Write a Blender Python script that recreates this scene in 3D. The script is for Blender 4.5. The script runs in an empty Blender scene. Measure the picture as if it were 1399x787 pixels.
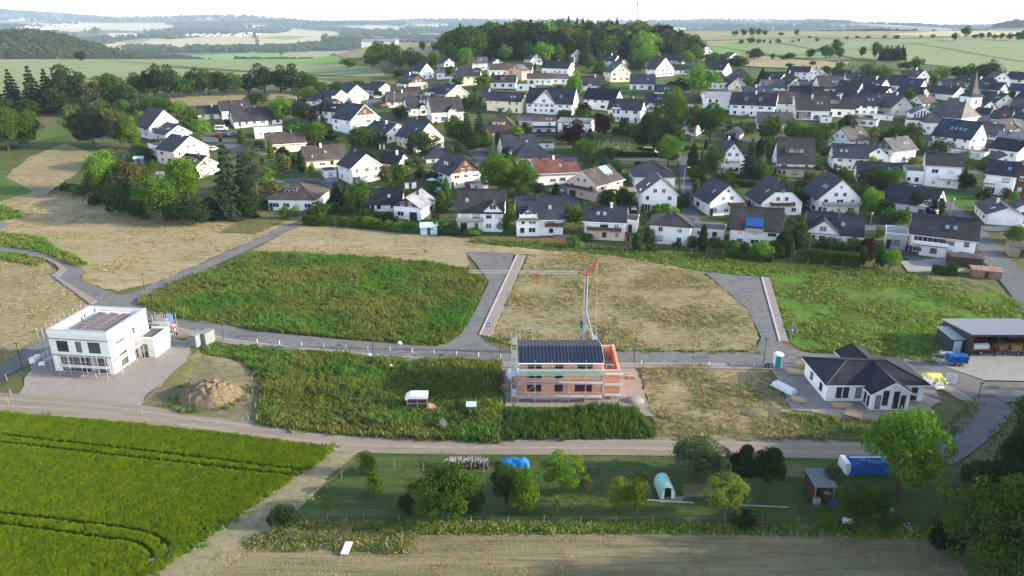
import bpy, bmesh, math, random
import numpy as np
from mathutils import Vector, Matrix, noise as mnoise

R = math.radians
rnd = random.Random(7)
SC = bpy.context.scene
COL = SC.collection

# ------------------------------------------------------------------ camera
CAM_Z, PITCH, FPX = 52.0, 20.2, 1000.0
cam_d = bpy.data.cameras.new('camera')
cam_d.sensor_width = 36.0
cam_d.lens = FPX / 1399.0 * 36.0
cam_d.clip_start = 1.0
cam_d.clip_end = 40000.0
cam = bpy.data.objects.new('camera', cam_d)
COL.objects.link(cam)
cam.location = (0, 0, CAM_Z)
cam.rotation_euler = (R(90 - PITCH), 0, 0)
SC.camera = cam

# ------------------------------------------------------------------ sky, sun, exposure
SUN_EL, SUN_AZ = 17.0, 93.0          # azimuth clockwise from the view direction (+Y)
SUN_E, SKY_E, EXPO = 4.1, 0.15, 1.68
HAZE = 6.5e-5
W = bpy.data.worlds.new('World')
SC.world = W
W.use_nodes = True
nt = W.node_tree
nt.nodes.clear()
out = nt.nodes.new('ShaderNodeOutputWorld')
sky = nt.nodes.new('ShaderNodeTexSky')
sky.sky_type = 'NISHITA'
sky.sun_disc = False
sky.sun_elevation = R(SUN_EL)
sky.sun_rotation = R(SUN_AZ)
sky.altitude = 400
sky.dust_density = 2.0
bg = nt.nodes.new('ShaderNodeBackground')
bg.inputs['Strength'].default_value = SKY_E
bg2 = nt.nodes.new('ShaderNodeBackground')       # bright evening haze low over the horizon, the same all round
bg2.inputs['Color'].default_value = (0.94, 0.97, 1.0, 1)
bg2.inputs['Strength'].default_value = 1.15
tc = nt.nodes.new('ShaderNodeTexCoord')
sep = nt.nodes.new('ShaderNodeSeparateXYZ')
mr = nt.nodes.new('ShaderNodeMapRange')
mr.interpolation_type = 'SMOOTHSTEP'
mr.inputs['From Min'].default_value = 0.42
mr.inputs['From Max'].default_value = 0.08
mix = nt.nodes.new('ShaderNodeMixShader')
nt.links.new(tc.outputs['Generated'], sep.inputs[0])
nt.links.new(sep.outputs['Z'], mr.inputs['Value'])
nt.links.new(mr.outputs[0], mix.inputs[0])
nt.links.new(sky.outputs[0], bg.inputs['Color'])
nt.links.new(bg.outputs[0], mix.inputs[1])
nt.links.new(bg2.outputs[0], mix.inputs[2])
nt.links.new(mix.outputs[0], out.inputs['Surface'])

sun_d = bpy.data.lights.new('sun', 'SUN')
sun_d.energy = SUN_E
sun_d.angle = R(0.8)
sun_d.color = (1.0, 0.85, 0.64)
sun = bpy.data.objects.new('sun', sun_d)
COL.objects.link(sun)
_to = Vector((math.sin(R(SUN_AZ)) * math.cos(R(SUN_EL)), math.cos(R(SUN_AZ)) * math.cos(R(SUN_EL)), math.sin(R(SUN_EL))))
sun.rotation_euler = _to.to_track_quat('Z', 'Y').to_euler()
sun.location = (300, 0, 200)

SC.view_settings.view_transform = 'Standard'
SC.view_settings.look = 'None'
SC.view_settings.gamma = 1.0
SC.view_settings.exposure = EXPO
cy = SC.cycles
cy.max_bounces = 5
cy.diffuse_bounces = 3
cy.glossy_bounces = 2
cy.transmission_bounces = 2
cy.transparent_max_bounces = 4
cy.volume_bounces = 1
cy.use_denoising = True
cy.denoising_prefilter = 'ACCURATE'
cy.caustics_reflective = False
cy.caustics_refractive = False

# ------------------------------------------------------------------ terrain
def dense(pairs, step=5.0, n=2800):
    """monotone cubic through (y, z) pairs, tabulated every step metres"""
    xs = [p[0] for p in pairs]
    ys = [p[1] for p in pairs]
    d = [(ys[i + 1] - ys[i]) / (xs[i + 1] - xs[i]) for i in range(len(xs) - 1)]
    m = [d[0]]
    for i in range(1, len(d)):
        m.append(0.0 if d[i - 1] * d[i] <= 0 else 2 * d[i - 1] * d[i] / (d[i - 1] + d[i]))
    m.append(d[-1])
    res, j = [], 0
    for k in range(n):
        x = min(k * step, xs[-1])
        while j < len(d) - 1 and x > xs[j + 1]:
            j += 1
        h = xs[j + 1] - xs[j]
        t = (x - xs[j]) / h
        res.append((2 * t**3 - 3 * t**2 + 1) * ys[j] + (t**3 - 2 * t**2 + t) * h * m[j]
                   + (-2 * t**3 + 3 * t**2) * ys[j + 1] + (t**3 - t**2) * h * m[j + 1])
    return res

VAL = [(1700, -62), (3000, -66), (4500, -64), (6500, -45), (8000, -20), (14000, -20)]
T = [dense([(0, 0), (188, 0), (240, 3.5), (290, 7.5), (350, 12), (450, 16.5), (520, 17), (650, 17.5), (720, 16), (900, 0), (1200, -34)] + VAL),
     dense([(0, 0), (188, 0), (240, 3.5), (290, 7.5), (350, 13), (450, 19), (520, 21.5), (700, 25), (860, 26.5), (1000, 20), (1300, -20)] + VAL),
     dense([(0, 0), (188, 0), (240, 3), (290, 7), (330, 12), (380, 18), (440, 21.5), (500, 25), (600, 28.5), (750, 29), (950, 20), (1400, -20)] + VAL),
     dense([(0, 0), (188, 0), (240, 3), (290, 7), (330, 12.5), (380, 16.5), (440, 19), (500, 20.5), (600, 23), (900, 33.5), (1080, 35.5), (1300, 30), (2000, 0)] + [(3000, -40)] + VAL[2:])]
KN = [-0.28, -0.16, -0.02, 0.16]
SKY = [(-600, 14), (-200, 12), (0, 14), (60, 17), (120, 21), (160, 24), (220, 23), (260, 21), (330, 21), (380, 25), (430, 28), (500, 27), (560, 26),
       (700, 27), (880, 28), (960, 26), (1050, 27), (1120, 26), (1160, 28), (1200, 34), (1250, 38), (1320, 40), (1399, 41), (1900, 38)]
SKX = np.array([(a - 699.5) / 1000 * 0.939 for a, b in SKY])
SKZ = np.array([52 + (25.6 - b) * 9.6 * 1.06 for a, b in SKY])
# x, y, sx, sy, height
BUMPS = [(-945, 1540, 112, 220, 52), (-1190, 1560, 215, 260, 58), (-1500, 1900, 500, 300, 60), (2080, 3050, 300, 500, 84), (1500, 2300, 700, 300, 26),
         (-1400, 4300, 900, 350, 34), (-3300, 5200, 1100, 500, 55), (300, 5600, 1700, 500, 40), (-2000, 7200, 1500, 500, 50), (2600, 6000, 1200, 600, 60),
         (-400, 3300, 500, 260, 14), (-2400, 3200, 500, 260, 22)]
BUMPS_L = [b for b in BUMPS]
PADS = [(-63, 105.5, 11.5, 5.6, 4.5, 1.3)]      # x, y, half sizes, falloff, height: building pad of the white house

def sst(t):
    t = min(1.0, max(0.0, t))
    return t * t * (3 - 2 * t)

def H(x, y):
    if y <= 186:
        z = 0.0
        for px_, py_, hx, hy, f, h in PADS:
            dd = math.hypot(max(0, abs(x - px_) - hx), max(0, abs(y - py_) - hy))
            z += h * sst(1 - dd / f)
        if z == 0 and y > 40:
            pass
        return z
    k = min(int(y / 5.0), 2797)
    f = y / 5.0 - k
    s = x / y
    if s <= KN[0]:
        a, b, w = 0, 0, 0
    elif s >= KN[3]:
        a, b, w = 3, 3, 0
    else:
        a = 0 if s < KN[1] else (1 if s < KN[2] else 2)
        b = a + 1
        w = sst((s - KN[a]) / (KN[b] - KN[a]))
    ta = T[a]
    z = ta[k] + (ta[k + 1] - ta[k]) * f
    if w > 0:
        tb = T[b]
        z = z * (1 - w) + (tb[k] + (tb[k + 1] - tb[k]) * f) * w
    if y > 950:
        for bx, by, sx, sy, h in BUMPS_L:
            q = ((x - bx) / sx) ** 2 + ((y - by) / sy) ** 2
            if q < 9:
                z += h * math.exp(-q) * sst((y - 950) / 300)
        if y > 7400:
            zr = float(np.interp(s, SKX, SKZ))
            q = sst((y - 7400) / 2200) if y < 9600 else 1.0
            z = z * (1 - q) + zr * q
        if y > 1600:
            z += 13 * sst((y - 1600) / 2500) * mnoise.noise(Vector((x / 900, y / 900, 3.3))) * (1 - sst((y - 8600) / 1000) * 0.75)
    return z

CP, SP = math.cos(R(PITCH)), math.sin(R(PITCH))

def P(px, py, z=None):
    """ground point (x, y, z) seen at pixel (px, py) of the 1399 px wide photograph; z given: at that height"""
    u, v = (px - 699.5) / FPX, (py - 393.5) / FPX
    dx, dy, dz = u, CP - v * SP, -SP - v * CP
    if z is not None:
        t = (z - CAM_Z) / dz
        return Vector((t * dx, t * dy, z))
    sl, sx = dz / dy, dx / dy
    y = 15.0
    if dz < 0:
        y = max(15.0, min(12000.0, (CAM_Z - 40) / -sl * 0.99)) if sl < -0.02 else 400.0
        if y > 180:
            y = 180.0
    else:
        y = 600.0
    st = 4.0
    while y < 13500:
        y2 = y + st
        if CAM_Z + sl * y2 <= H(sx * y2, y2):
            a, b = y, y2
            for _ in range(12):
                m = (a + b) / 2
                if CAM_Z + sl * m <= H(sx * m, m):
                    b = m
                else:
                    a = m
            return Vector((sx * b, b, H(sx * b, b)))
        y = y2
        st = max(4.0, y * 0.01)
    return Vector((sx * 12000, 12000, H(sx * 12000, 12000)))

def mpp(p):
    """metres per photograph pixel at world point p"""
    return (p.y * CP + (CAM_Z - p.z) * SP) / FPX

# ------------------------------------------------------------------ materials
MATS = {}
TONE = {'asphalt': 0.74, 'old_asphalt': 0.72, 'pavement': 0.72, 'gravel': 0.72, 'gravel_track': 0.6, 'mound_gravel': 0.74, 'track_rut': 0.62, 'concrete': 0.68, 'lawn': 0.7, 'garden_lawn': 0.78, 'bright_lawn': 0.75,
        'mown_field': 0.88, 'dry_meadow': 0.85, 'stubble': 0.8, 'weed_ground': 0.7, 'crop_ground': 0.75, 'rough_grass': 0.8, 'topsoil': 0.72, 'bare_soil': 0.85, 'dirt_track': 0.85, 'far_green': 0.82, 'far_tan': 0.8, 'far_gold': 0.6, 'galvanised': 0.7, 'kerb': 0.72, 'blue_tarp': 0.5, 'light_blue_tarp': 0.5, 'woodland_floor': 0.8}

def newmat(name):
    m = bpy.data.materials.new(name)
    m.use_nodes = True
    m.node_tree.nodes.clear()
    MATS[name] = m
    return m, m.node_tree.nodes, m.node_tree.links

def rgb(c, k=1.0):
    return (c[0] * k, c[1] * k, c[2] * k, 1)

def coords(N, L, kind, scale):
    if kind == 'world':
        g = N.new('ShaderNodeNewGeometry')
        o = g.outputs['Position']
    else:
        g = N.new('ShaderNodeTexCoord')
        o = g.outputs['Object']
    mp = N.new('ShaderNodeMapping')
    mp.inputs['Scale'].default_value = scale
    L.new(o, mp.inputs['Vector'])
    return mp.outputs['Vector']

def noise_fac(N, L, kind, scale, detail=4, rough=0.6, lo=0.35, hi=0.65):
    if not isinstance(scale, tuple):
        scale = (scale,) * 3
    n = N.new('ShaderNodeTexNoise')
    n.inputs['Scale'].default_value = 1
    n.inputs['Detail'].default_value = detail
    n.inputs['Roughness'].default_value = rough
    L.new(coords(N, L, kind, scale), n.inputs['Vector'])
    r = N.new('ShaderNodeMapRange')
    r.inputs['From Min'].default_value = lo
    r.inputs['From Max'].default_value = hi
    L.new(n.outputs['Fac'], r.inputs['Value'])
    return r.outputs[0]

def mixc(N, L, fac, a, b):
    m = N.new('ShaderNodeMix')
    m.data_type = 'RGBA'
    L.new(fac, m.inputs[0])
    for s, c in ((6, a), (7, b)):
        if isinstance(c, tuple):
            m.inputs[s].default_value = rgb(c)
        else:
            L.new(c, m.inputs[s])
    return m.outputs[2]

def mat(name, c1, c2=None, c3=None, s1=0.5, s2=4.0, kind='world', rough=0.85, bump=0.0, bs=10.0, metal=0.0, lo2=0.4, hi2=0.7, spec=0.08):
    """two scales of noise mixing up to three colours, optional fine relief"""
    kf = TONE.get(name, 1.0)
    c1 = tuple(x * kf for x in c1)
    c2 = tuple(x * kf for x in c2) if c2 else None
    c3 = tuple(x * kf for x in c3) if c3 else None
    m, N, L = newmat(name)
    o = N.new('ShaderNodeOutputMaterial')
    p = N.new('ShaderNodeBsdfPrincipled')
    p.inputs['Roughness'].default_value = rough
    p.inputs['Metallic'].default_value = metal
    p.inputs['Specular IOR Level'].default_value = spec
    col = None
    if c2 is None:
        c2 = tuple(x * 0.86 for x in c1)
    col = mixc(N, L, noise_fac(N, L, kind, s1), c1, c2)
    if c3 is not None:
        col = mixc(N, L, noise_fac(N, L, kind, s2, 5, 0.65, lo2, hi2), col, c3)
    L.new(col, p.inputs['Base Color'])
    if bump > 0:
        b = N.new('ShaderNodeBump')
        b.inputs['Strength'].default_value = bump
        b.inputs['Distance'].default_value = 0.1
        L.new(noise_fac(N, L, kind, bs, 3, 0.6, 0, 1), b.inputs['Height'])
        L.new(b.outputs[0], p.inputs['Normal'])
    L.new(p.outputs[0], o.inputs['Surface'])
    return m

def leaf_mat(name, c, var=0.35, trans=0.3, patch=None):
    c = tuple(x * 0.74 for x in c)
    m, N, L = newmat(name)
    o = N.new('ShaderNodeOutputMaterial')
    g = N.new('ShaderNodeNewGeometry')
    oi = N.new('ShaderNodeObjectInfo')
    col = mixc(N, L, g.outputs['Random Per Island'], tuple(x * (1 - var) for x in c), (c[0] * (1 + var * 1.2), c[1] * (1 + var), c[2] * (1 + var * 0.5)))
    f = noise_fac(N, L, 'world', 0.7, 3, 0.6, 0.45, 0.62)
    col = mixc(N, L, f, col, (c[0] * 1.6, c[1] * 1.35, c[2] * 0.9))
    if patch:
        col = mixc(N, L, noise_fac(N, L, 'world', 0.055, 4, 0.6, 0.42, 0.62), col, patch)
    hs = N.new('ShaderNodeHueSaturation')
    mr_ = N.new('ShaderNodeMapRange')
    mr_.inputs['To Min'].default_value = 0.72
    mr_.inputs['To Max'].default_value = 1.3
    L.new(oi.outputs['Random'], mr_.inputs['Value'])
    L.new(mr_.outputs[0], hs.inputs['Value'])
    L.new(col, hs.inputs['Color'])
    d = N.new('ShaderNodeBsdfDiffuse')
    t = N.new('ShaderNodeBsdfTranslucent')
    L.new(hs.outputs[0], d.inputs['Color'])
    L.new(hs.outputs[0], t.inputs['Color'])
    mx = N.new('ShaderNodeMixShader')
    mx.inputs[0].default_value = trans
    L.new(d.outputs[0], mx.inputs[1])
    L.new(t.outputs[0], mx.inputs[2])
    L.new(mx.outputs[0], o.inputs['Surface'])
    return m

def tile_mat(name, c, rough=0.6, bw=0.3, bh=0.35, vary=0.5, metal=0.0, blotch=None):
    """roof covering: courses of tiles across the slope, object x along the ridge"""
    m, N, L = newmat(name)
    o = N.new('ShaderNodeOutputMaterial')
    p = N.new('ShaderNodeBsdfPrincipled')
    p.inputs['Roughness'].default_value = rough
    p.inputs['Metallic'].default_value = metal
    p.inputs['Specular IOR Level'].default_value = 0.15
    t = N.new('ShaderNodeTexCoord')
    s = N.new('ShaderNodeSeparateXYZ')
    cb = N.new('ShaderNodeCombineXYZ')
    mu = N.new('ShaderNodeMath')
    mu.operation = 'MULTIPLY'
    mu.inputs[1].default_value = 1.6
    L.new(t.outputs['Object'], s.inputs[0])
    L.new(s.outputs['Z'], mu.inputs[0])
    L.new(s.outputs['X'], cb.inputs['X'])
    L.new(mu.outputs[0], cb.inputs['Y'])
    b = N.new('ShaderNodeTexBrick')
    b.inputs['Scale'].default_value = 1.0
    b.inputs['Brick Width'].default_value = bw
    b.inputs['Row Height'].default_value = bh
    b.inputs['Mortar Size'].default_value = 0.02
    b.inputs['Color1'].default_value = rgb(c, 1 - vary * 0.5)
    b.inputs['Color2'].default_value = rgb(c, 1 + vary * 0.5)
    b.inputs['Mortar'].default_value = rgb(c, 0.55)
    L.new(cb.outputs[0], b.inputs['Vector'])
    col = mixc(N, L, noise_fac(N, L, 'world', 0.35, 4, 0.6, 0.42, 0.7), b.outputs['Color'], blotch or tuple(x * 1.5 + 0.004 for x in c))
    L.new(col, p.inputs['Base Color'])
    bp = N.new('ShaderNodeBump')
    bp.inputs['Strength'].default_value = 0.5
    bp.inputs['Distance'].default_value = 0.03
    L.new(b.outputs['Fac'], bp.inputs['Height'])
    bp.invert = True
    L.new(bp.outputs[0], p.inputs['Normal'])
    L.new(p.outputs[0], o.inputs['Surface'])
    return m

def glass_mat(name, c=(0.02, 0.025, 0.03)):
    m, N, L = newmat(name)
    o = N.new('ShaderNodeOutputMaterial')
    p = N.new('ShaderNodeBsdfPrincipled')
    oi = N.new('ShaderNodeObjectInfo')
    rp = N.new('ShaderNodeMapRange')      # some windows have pale curtains close behind the glass
    rp.inputs['From Min'].default_value = 0.62
    rp.inputs['From Max'].default_value = 0.95
    L.new(oi.outputs['Random'], rp.inputs['Value'])
    L.new(mixc(N, L, rp.outputs[0], c, (0.24, 0.25, 0.26)), p.inputs['Base Color'])
    p.inputs['Roughness'].default_value = 0.08
    p.inputs['Specular IOR Level'].default_value = 1.0
    L.new(p.outputs[0], o.inputs['Surface'])
    return m

# ground covers
mat('lawn', (0.050, 0.098, 0.022), (0.105, 0.125, 0.042), (0.17, 0.155, 0.08), 0.09, 0.33, bump=0.6, bs=3, lo2=0.54, hi2=0.66)
mat('garden_lawn', (0.040, 0.085, 0.024), (0.060, 0.100, 0.030), (0.16, 0.145, 0.07), (0.06, 0.35, 0.1), (0.06, 0.55, 0.1), bump=0.6, bs=3, lo2=0.5, hi2=0.78)  # tan bands along x: low-sun streaks painted into the lawn colour
mat('bright_lawn', (0.075, 0.15, 0.025), (0.10, 0.17, 0.03), (0.05, 0.10, 0.02), 0.2, 1.0, bump=0.5, bs=3)
mat('crop_ground', (0.05, 0.095, 0.010), (0.065, 0.11, 0.012), (0.035, 0.06, 0.01), 0.4, 2, bump=0.8, bs=4)
mat('weed_ground', (0.06, 0.10, 0.024), (0.10, 0.11, 0.04), (0.04, 0.065, 0.018), 0.25, 1.2, bump=0.8, bs=3)
mat('dry_meadow', (0.35, 0.27, 0.165), (0.23, 0.20, 0.115), (0.14, 0.145, 0.06), (0.07, 0.25, 0.1), (0.5, 2.4, 0.4), bump=0.8, bs=4, lo2=0.47, hi2=0.6)
mat('mown_field', (0.36, 0.285, 0.18), (0.27, 0.23, 0.14), (0.19, 0.175, 0.09), (0.035, 0.18, 0.1), (0.3, 2.0, 0.2), bump=0.8, bs=4, lo2=0.47, hi2=0.62)
mat('stubble', (0.29, 0.23, 0.15), (0.18, 0.165, 0.095), (0.12, 0.14, 0.06), (0.018, 0.42, 0.1), (0.12, 2.4, 0.4), bump=0.9, bs=5, lo2=0.47, hi2=0.62)
mat('meadow', (0.065, 0.155, 0.016), (0.10, 0.16, 0.026), (0.045, 0.10, 0.014), 0.1, 1.0, bump=0.7, bs=3)
mat('rough_grass', (0.11, 0.12, 0.045), (0.17, 0.15, 0.07), (0.065, 0.09, 0.028), 0.12, 0.8, bump=0.7, bs=3)
mat('gravel', (0.34, 0.29, 0.265), (0.27, 0.24, 0.225), (0.40, 0.355, 0.33), 0.3, 3, bump=0.8, bs=8)
mat('mound_gravel', (0.30, 0.275, 0.26), (0.35, 0.31, 0.285), (0.25, 0.23, 0.22), 0.5, 2, bump=1, bs=6)
mat('gravel_track', (0.38, 0.325, 0.265), (0.31, 0.265, 0.215), (0.25, 0.22, 0.17), (0.06, 0.5, 0.2), (0.15, 1.6, 0.3), bump=0.7, bs=8, lo2=0.5, hi2=0.8)
mat('dirt_track', (0.30, 0.25, 0.17), (0.22, 0.20, 0.13), (0.15, 0.155, 0.07), 0.25, 1.5, bump=0.7, bs=6)
mat('asphalt', (0.172, 0.174, 0.178), (0.125, 0.127, 0.132), (0.215, 0.212, 0.208), 0.18, 0.9, bump=0.2, bs=12, rough=0.9)
mat('old_asphalt', (0.13, 0.14, 0.16), (0.10, 0.11, 0.13), (0.17, 0.175, 0.19), 0.1, 0.9, rough=0.9)
mat('pavement', (0.30, 0.255, 0.235), (0.255, 0.22, 0.205), (0.34, 0.30, 0.28), 0.4, 3, bump=0.2, bs=14)
mat('concrete', (0.36, 0.36, 0.35), (0.30, 0.30, 0.295), (0.41, 0.405, 0.39), 0.2, 1.4)
mat('kerb', (0.52, 0.50, 0.48), (0.42, 0.41, 0.40))
mat('topsoil', (0.25, 0.195, 0.125), (0.13, 0.10, 0.065), (0.085, 0.10, 0.035), 3.5, 0.7, bump=1.0, bs=5, lo2=0.55, hi2=0.75)
mat('bare_soil', (0.22, 0.18, 0.13), (0.16, 0.14, 0.09), (0.10, 0.11, 0.045), 0.25, 1.2, bump=0.8, bs=5)
mat('far_green', (0.19, 0.25, 0.115), (0.22, 0.265, 0.13), (0.165, 0.22, 0.095), 0.008, 0.05)
mat('far_bright_green', (0.11, 0.23, 0.045), (0.13, 0.24, 0.05), None, 0.01)
mat('far_tan', (0.33, 0.29, 0.17), (0.27, 0.25, 0.14), (0.17, 0.19, 0.08), 0.012, 0.06)
mat('far_gold', (0.62, 0.53, 0.32), (0.54, 0.47, 0.28), None, 0.004)
mat('woodland_floor', (0.030, 0.045, 0.018), (0.045, 0.055, 0.025), None, 0.05)
mat('hedge_line', (0.045, 0.06, 0.022), (0.07, 0.08, 0.035), None, 0.2)
# distant patchwork
m, N, L = newmat('far_land')
o = N.new('ShaderNodeOutputMaterial')
p = N.new('ShaderNodeBsdfPrincipled')
p.inputs['Roughness'].default_value = 0.95
vo = N.new('ShaderNodeTexVoronoi')
vo.inputs['Scale'].default_value = 1
L.new(coords(N, L, 'world', (1 / 420, 1 / 260, 0.0)), vo.inputs['Vector'])
sp_ = N.new('ShaderNodeSeparateColor')
L.new(vo.outputs['Color'], sp_.inputs[0])
cr = N.new('ShaderNodeValToRGB')
cr.color_ramp.interpolation = 'CONSTANT'
els = [(0.0, (0.045, 0.07, 0.03)), (0.42, (0.40, 0.36, 0.2)), (0.6, (0.13, 0.19, 0.07)), (0.75, (0.28, 0.28, 0.14)), (0.88, (0.06, 0.09, 0.035))]
while len(cr.color_ramp.elements) < len(els):
    cr.color_ramp.elements.new(0.5)
for e_, (a_, c_) in zip(cr.color_ramp.elements, els):
    e_.position = a_
    e_.color = rgb(c_)
L.new(sp_.outputs[0], cr.inputs[0])
L.new(mixc(N, L, noise_fac(N, L, 'world', 1 / 700, 5, 0.6, 0.47, 0.50), cr.outputs[0], (0.035, 0.052, 0.024)), p.inputs['Base Color'])
L.new(p.outputs[0], o.inputs['Surface'])

# walls, roofs
WALLS = {'white': (0.84, 0.84, 0.84), 'cream': (0.76, 0.68, 0.50), 'pale_yellow': (0.72, 0.70, 0.50), 'pink': (0.74, 0.56, 0.50), 'beige': (0.56, 0.49, 0.38),
         'grey': (0.42, 0.42, 0.41), 'orange': (0.70, 0.42, 0.26), 'brown': (0.11, 0.06, 0.045), 'dark': (0.06, 0.06, 0.07), 'green_white': (0.60, 0.66, 0.56),
         'slate_clad': (0.085, 0.095, 0.115)}
for k_, c_ in WALLS.items():
    mat('wall_' + k_, c_, tuple(x * 0.93 for x in c_), tuple(x * 0.82 for x in c_), 0.25, 0.7, rough=0.9, lo2=0.58, hi2=0.85)
ROOFS = {'slate': (0.021, 0.025, 0.038), 'black': (0.010, 0.0115, 0.020), 'brown': (0.052, 0.041, 0.039), 'red': (0.10, 0.042, 0.035), 'grey': (0.065, 0.065, 0.073), 'blue': (0.021, 0.030, 0.052),
         'light_grey': (0.17, 0.185, 0.21), 'anthracite': (0.031, 0.029, 0.034)}
for k_, c_ in ROOFS.items():
    tile_mat('roof_' + k_, c_)
tile_mat('panel_roof', (0.020, 0.030, 0.058), rough=0.45, bw=0.5, bh=9, vary=0.1, blotch=(0.026, 0.038, 0.066))
mat('white_paint', (0.78, 0.78, 0.78), (0.70, 0.70, 0.70), None, 2, kind='obj', rough=0.4)
mat('shutter', (0.62, 0.62, 0.62), (0.55, 0.55, 0.56), None, 3, kind='obj', rough=0.6)
mat('dark_frame', (0.05, 0.045, 0.04), (0.035, 0.03, 0.03), None, 3, rough=0.5)
mat('brown_wood', (0.085, 0.048, 0.032), (0.055, 0.032, 0.024), None, 3, kind='obj', rough=0.7)
mat('light_wood', (0.52, 0.36, 0.20), (0.42, 0.28, 0.15), (0.58, 0.45, 0.28), 2, 8, kind='obj')
mat('orange_wood', (0.42, 0.22, 0.07), (0.34, 0.17, 0.05), None, 3, kind='obj')
mat('weathered_wood', (0.28, 0.24, 0.19), (0.20, 0.175, 0.14), None, 4, kind='obj')
mat('metal', (0.45, 0.46, 0.47), (0.36, 0.37, 0.38), None, 3, kind='obj', rough=0.45, metal=0.6)
mat('galvanised', (0.58, 0.58, 0.59), (0.50, 0.50, 0.52), (0.42, 0.42, 0.44), 1.5, 6, kind='obj', rough=0.5)
mat('dark_metal', (0.06, 0.065, 0.07), (0.045, 0.05, 0.055), None, 2, kind='obj', rough=0.5, metal=0.3)
mat('chimney_brick', (0.16, 0.11, 0.09), (0.10, 0.08, 0.075), None, 5)
mat('chimney_slate', (0.07, 0.075, 0.085), (0.05, 0.055, 0.06), None, 5)
mat('red_paint', (0.45, 0.06, 0.035), (0.36, 0.05, 0.03), None, 2, kind='obj', rough=0.5)
mat('blue_tarp', (0.02, 0.12, 0.50), (0.03, 0.20, 0.62), (0.30, 0.40, 0.55), 0.7, 2.2, rough=0.4, bump=0.8, bs=3, lo2=0.68, hi2=0.8)
mat('light_blue_tarp', (0.02, 0.22, 0.68), (0.04, 0.32, 0.75), (0.25, 0.5, 0.8), 0.7, 2.2, rough=0.4, bump=0.8, bs=3, lo2=0.65, hi2=0.85)
mat('blue_plastic', (0.016, 0.07, 0.23), (0.022, 0.09, 0.27), None, 2, rough=0.4)
mat('yellow_tarp', (0.60, 0.60, 0.08), (0.48, 0.50, 0.07), (0.68, 0.68, 0.3), 1, 3, rough=0.5, bump=0.5, bs=3)
mat('green_net', (0.22, 0.48, 0.38), (0.28, 0.52, 0.44), None, 2)
mat('mint_film', (0.30, 0.58, 0.50), (0.24, 0.50, 0.43), (0.42, 0.66, 0.60), 1.5, 5, rough=0.35)
mat('solar', (0.03, 0.035, 0.06), (0.04, 0.045, 0.075), None, 2, rough=0.2)
mat('solar_blue', (0.22, 0.33, 0.55), (0.26, 0.38, 0.60), None, 1, rough=0.25)
mat('solar_brown', (0.13, 0.105, 0.11), (0.11, 0.09, 0.095), None, 1, rough=0.3)
mat('brick', (0.50, 0.215, 0.125), (0.42, 0.18, 0.11), (0.58, 0.30, 0.19), 1.2, 5, kind='obj')
mat('pink_board', (0.60, 0.36, 0.42), (0.52, 0.32, 0.38), None, 1, kind='obj')
mat('block_white', (0.78, 0.78, 0.75), (0.70, 0.70, 0.68), (0.60, 0.60, 0.58), 0.8, 3, kind='obj', lo2=0.55, hi2=0.8)
mat('mortar', (0.48, 0.46, 0.43), None, None, 2)
mat('membrane', (0.62, 0.62, 0.60), (0.52, 0.52, 0.51), None, 0.4)
mat('bark', (0.10, 0.075, 0.055), (0.06, 0.045, 0.035), None, 3, bump=0.6, bs=8)
mat('tyre', (0.02, 0.02, 0.02), (0.03, 0.03, 0.03), None, 5)
mat('cardboard_white', (0.72, 0.74, 0.76), (0.6, 0.62, 0.65), None, 2, rough=0.35)
mat('stone_grey', (0.30, 0.29, 0.28), (0.22, 0.215, 0.21), None, 2)
mat('sign_blue', (0.02, 0.12, 0.55), None, None, 1, rough=0.4)
mat('rusty', (0.22, 0.10, 0.06), (0.14, 0.07, 0.05), (0.36, 0.30, 0.26), 1, 3)
mat('teal', (0.03, 0.22, 0.25), (0.04, 0.26, 0.28), None, 1)
mat('container_grey', (0.19, 0.215, 0.22), (0.16, 0.185, 0.19), None, 1)
mat('pool_water', (0.08, 0.35, 0.50), (0.10, 0.42, 0.56), None, 2, rough=0.1)
for nm_, c_ in {'car_white': (0.75, 0.76, 0.78), 'car_silver': (0.42, 0.44, 0.47), 'car_red': (0.40, 0.06, 0.04), 'car_blue': (0.04, 0.09, 0.22), 'car_black': (0.02, 0.02, 0.025)}.items():
    mat(nm_, c_, c_, None, 1, rough=0.25, spec=0.6)
glass_mat('glass')
glass_mat('skylight_glass', (0.20, 0.25, 0.30))
LEAF = {'mid': (0.055, 0.125, 0.022), 'dark': (0.030, 0.066, 0.020), 'bright': (0.100, 0.215, 0.026), 'yellow': (0.135, 0.205, 0.035), 'olive': (0.088, 0.108, 0.040),
        'greyish': (0.075, 0.115, 0.058), 'blue': (0.034, 0.062, 0.040), 'copper': (0.040, 0.016, 0.020), 'black': (0.020, 0.034, 0.018)}
for k_, c_ in LEAF.items():
    leaf_mat('leaf_' + k_, c_)
leaf_mat('crop_blade', (0.130, 0.222, 0.014), 0.3)
leaf_mat('weed_blade', (0.130, 0.175, 0.050), 0.5, patch=(0.070, 0.180, 0.026))
leaf_mat('weed_brown', (0.20, 0.19, 0.095), 0.4, patch=(0.10, 0.15, 0.045))
leaf_mat('reed_blade', (0.075, 0.15, 0.034), 0.5, patch=(0.045, 0.105, 0.026))
leaf_mat('dry_blade', (0.40, 0.34, 0.235), 0.22)
leaf_mat('meadow_blade', (0.10, 0.25, 0.020), 0.4, patch=(0.115, 0.175, 0.03))
leaf_mat('wood_leaf', (0.042, 0.075, 0.026), 0.35, 0.15)
M = MATS

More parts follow.
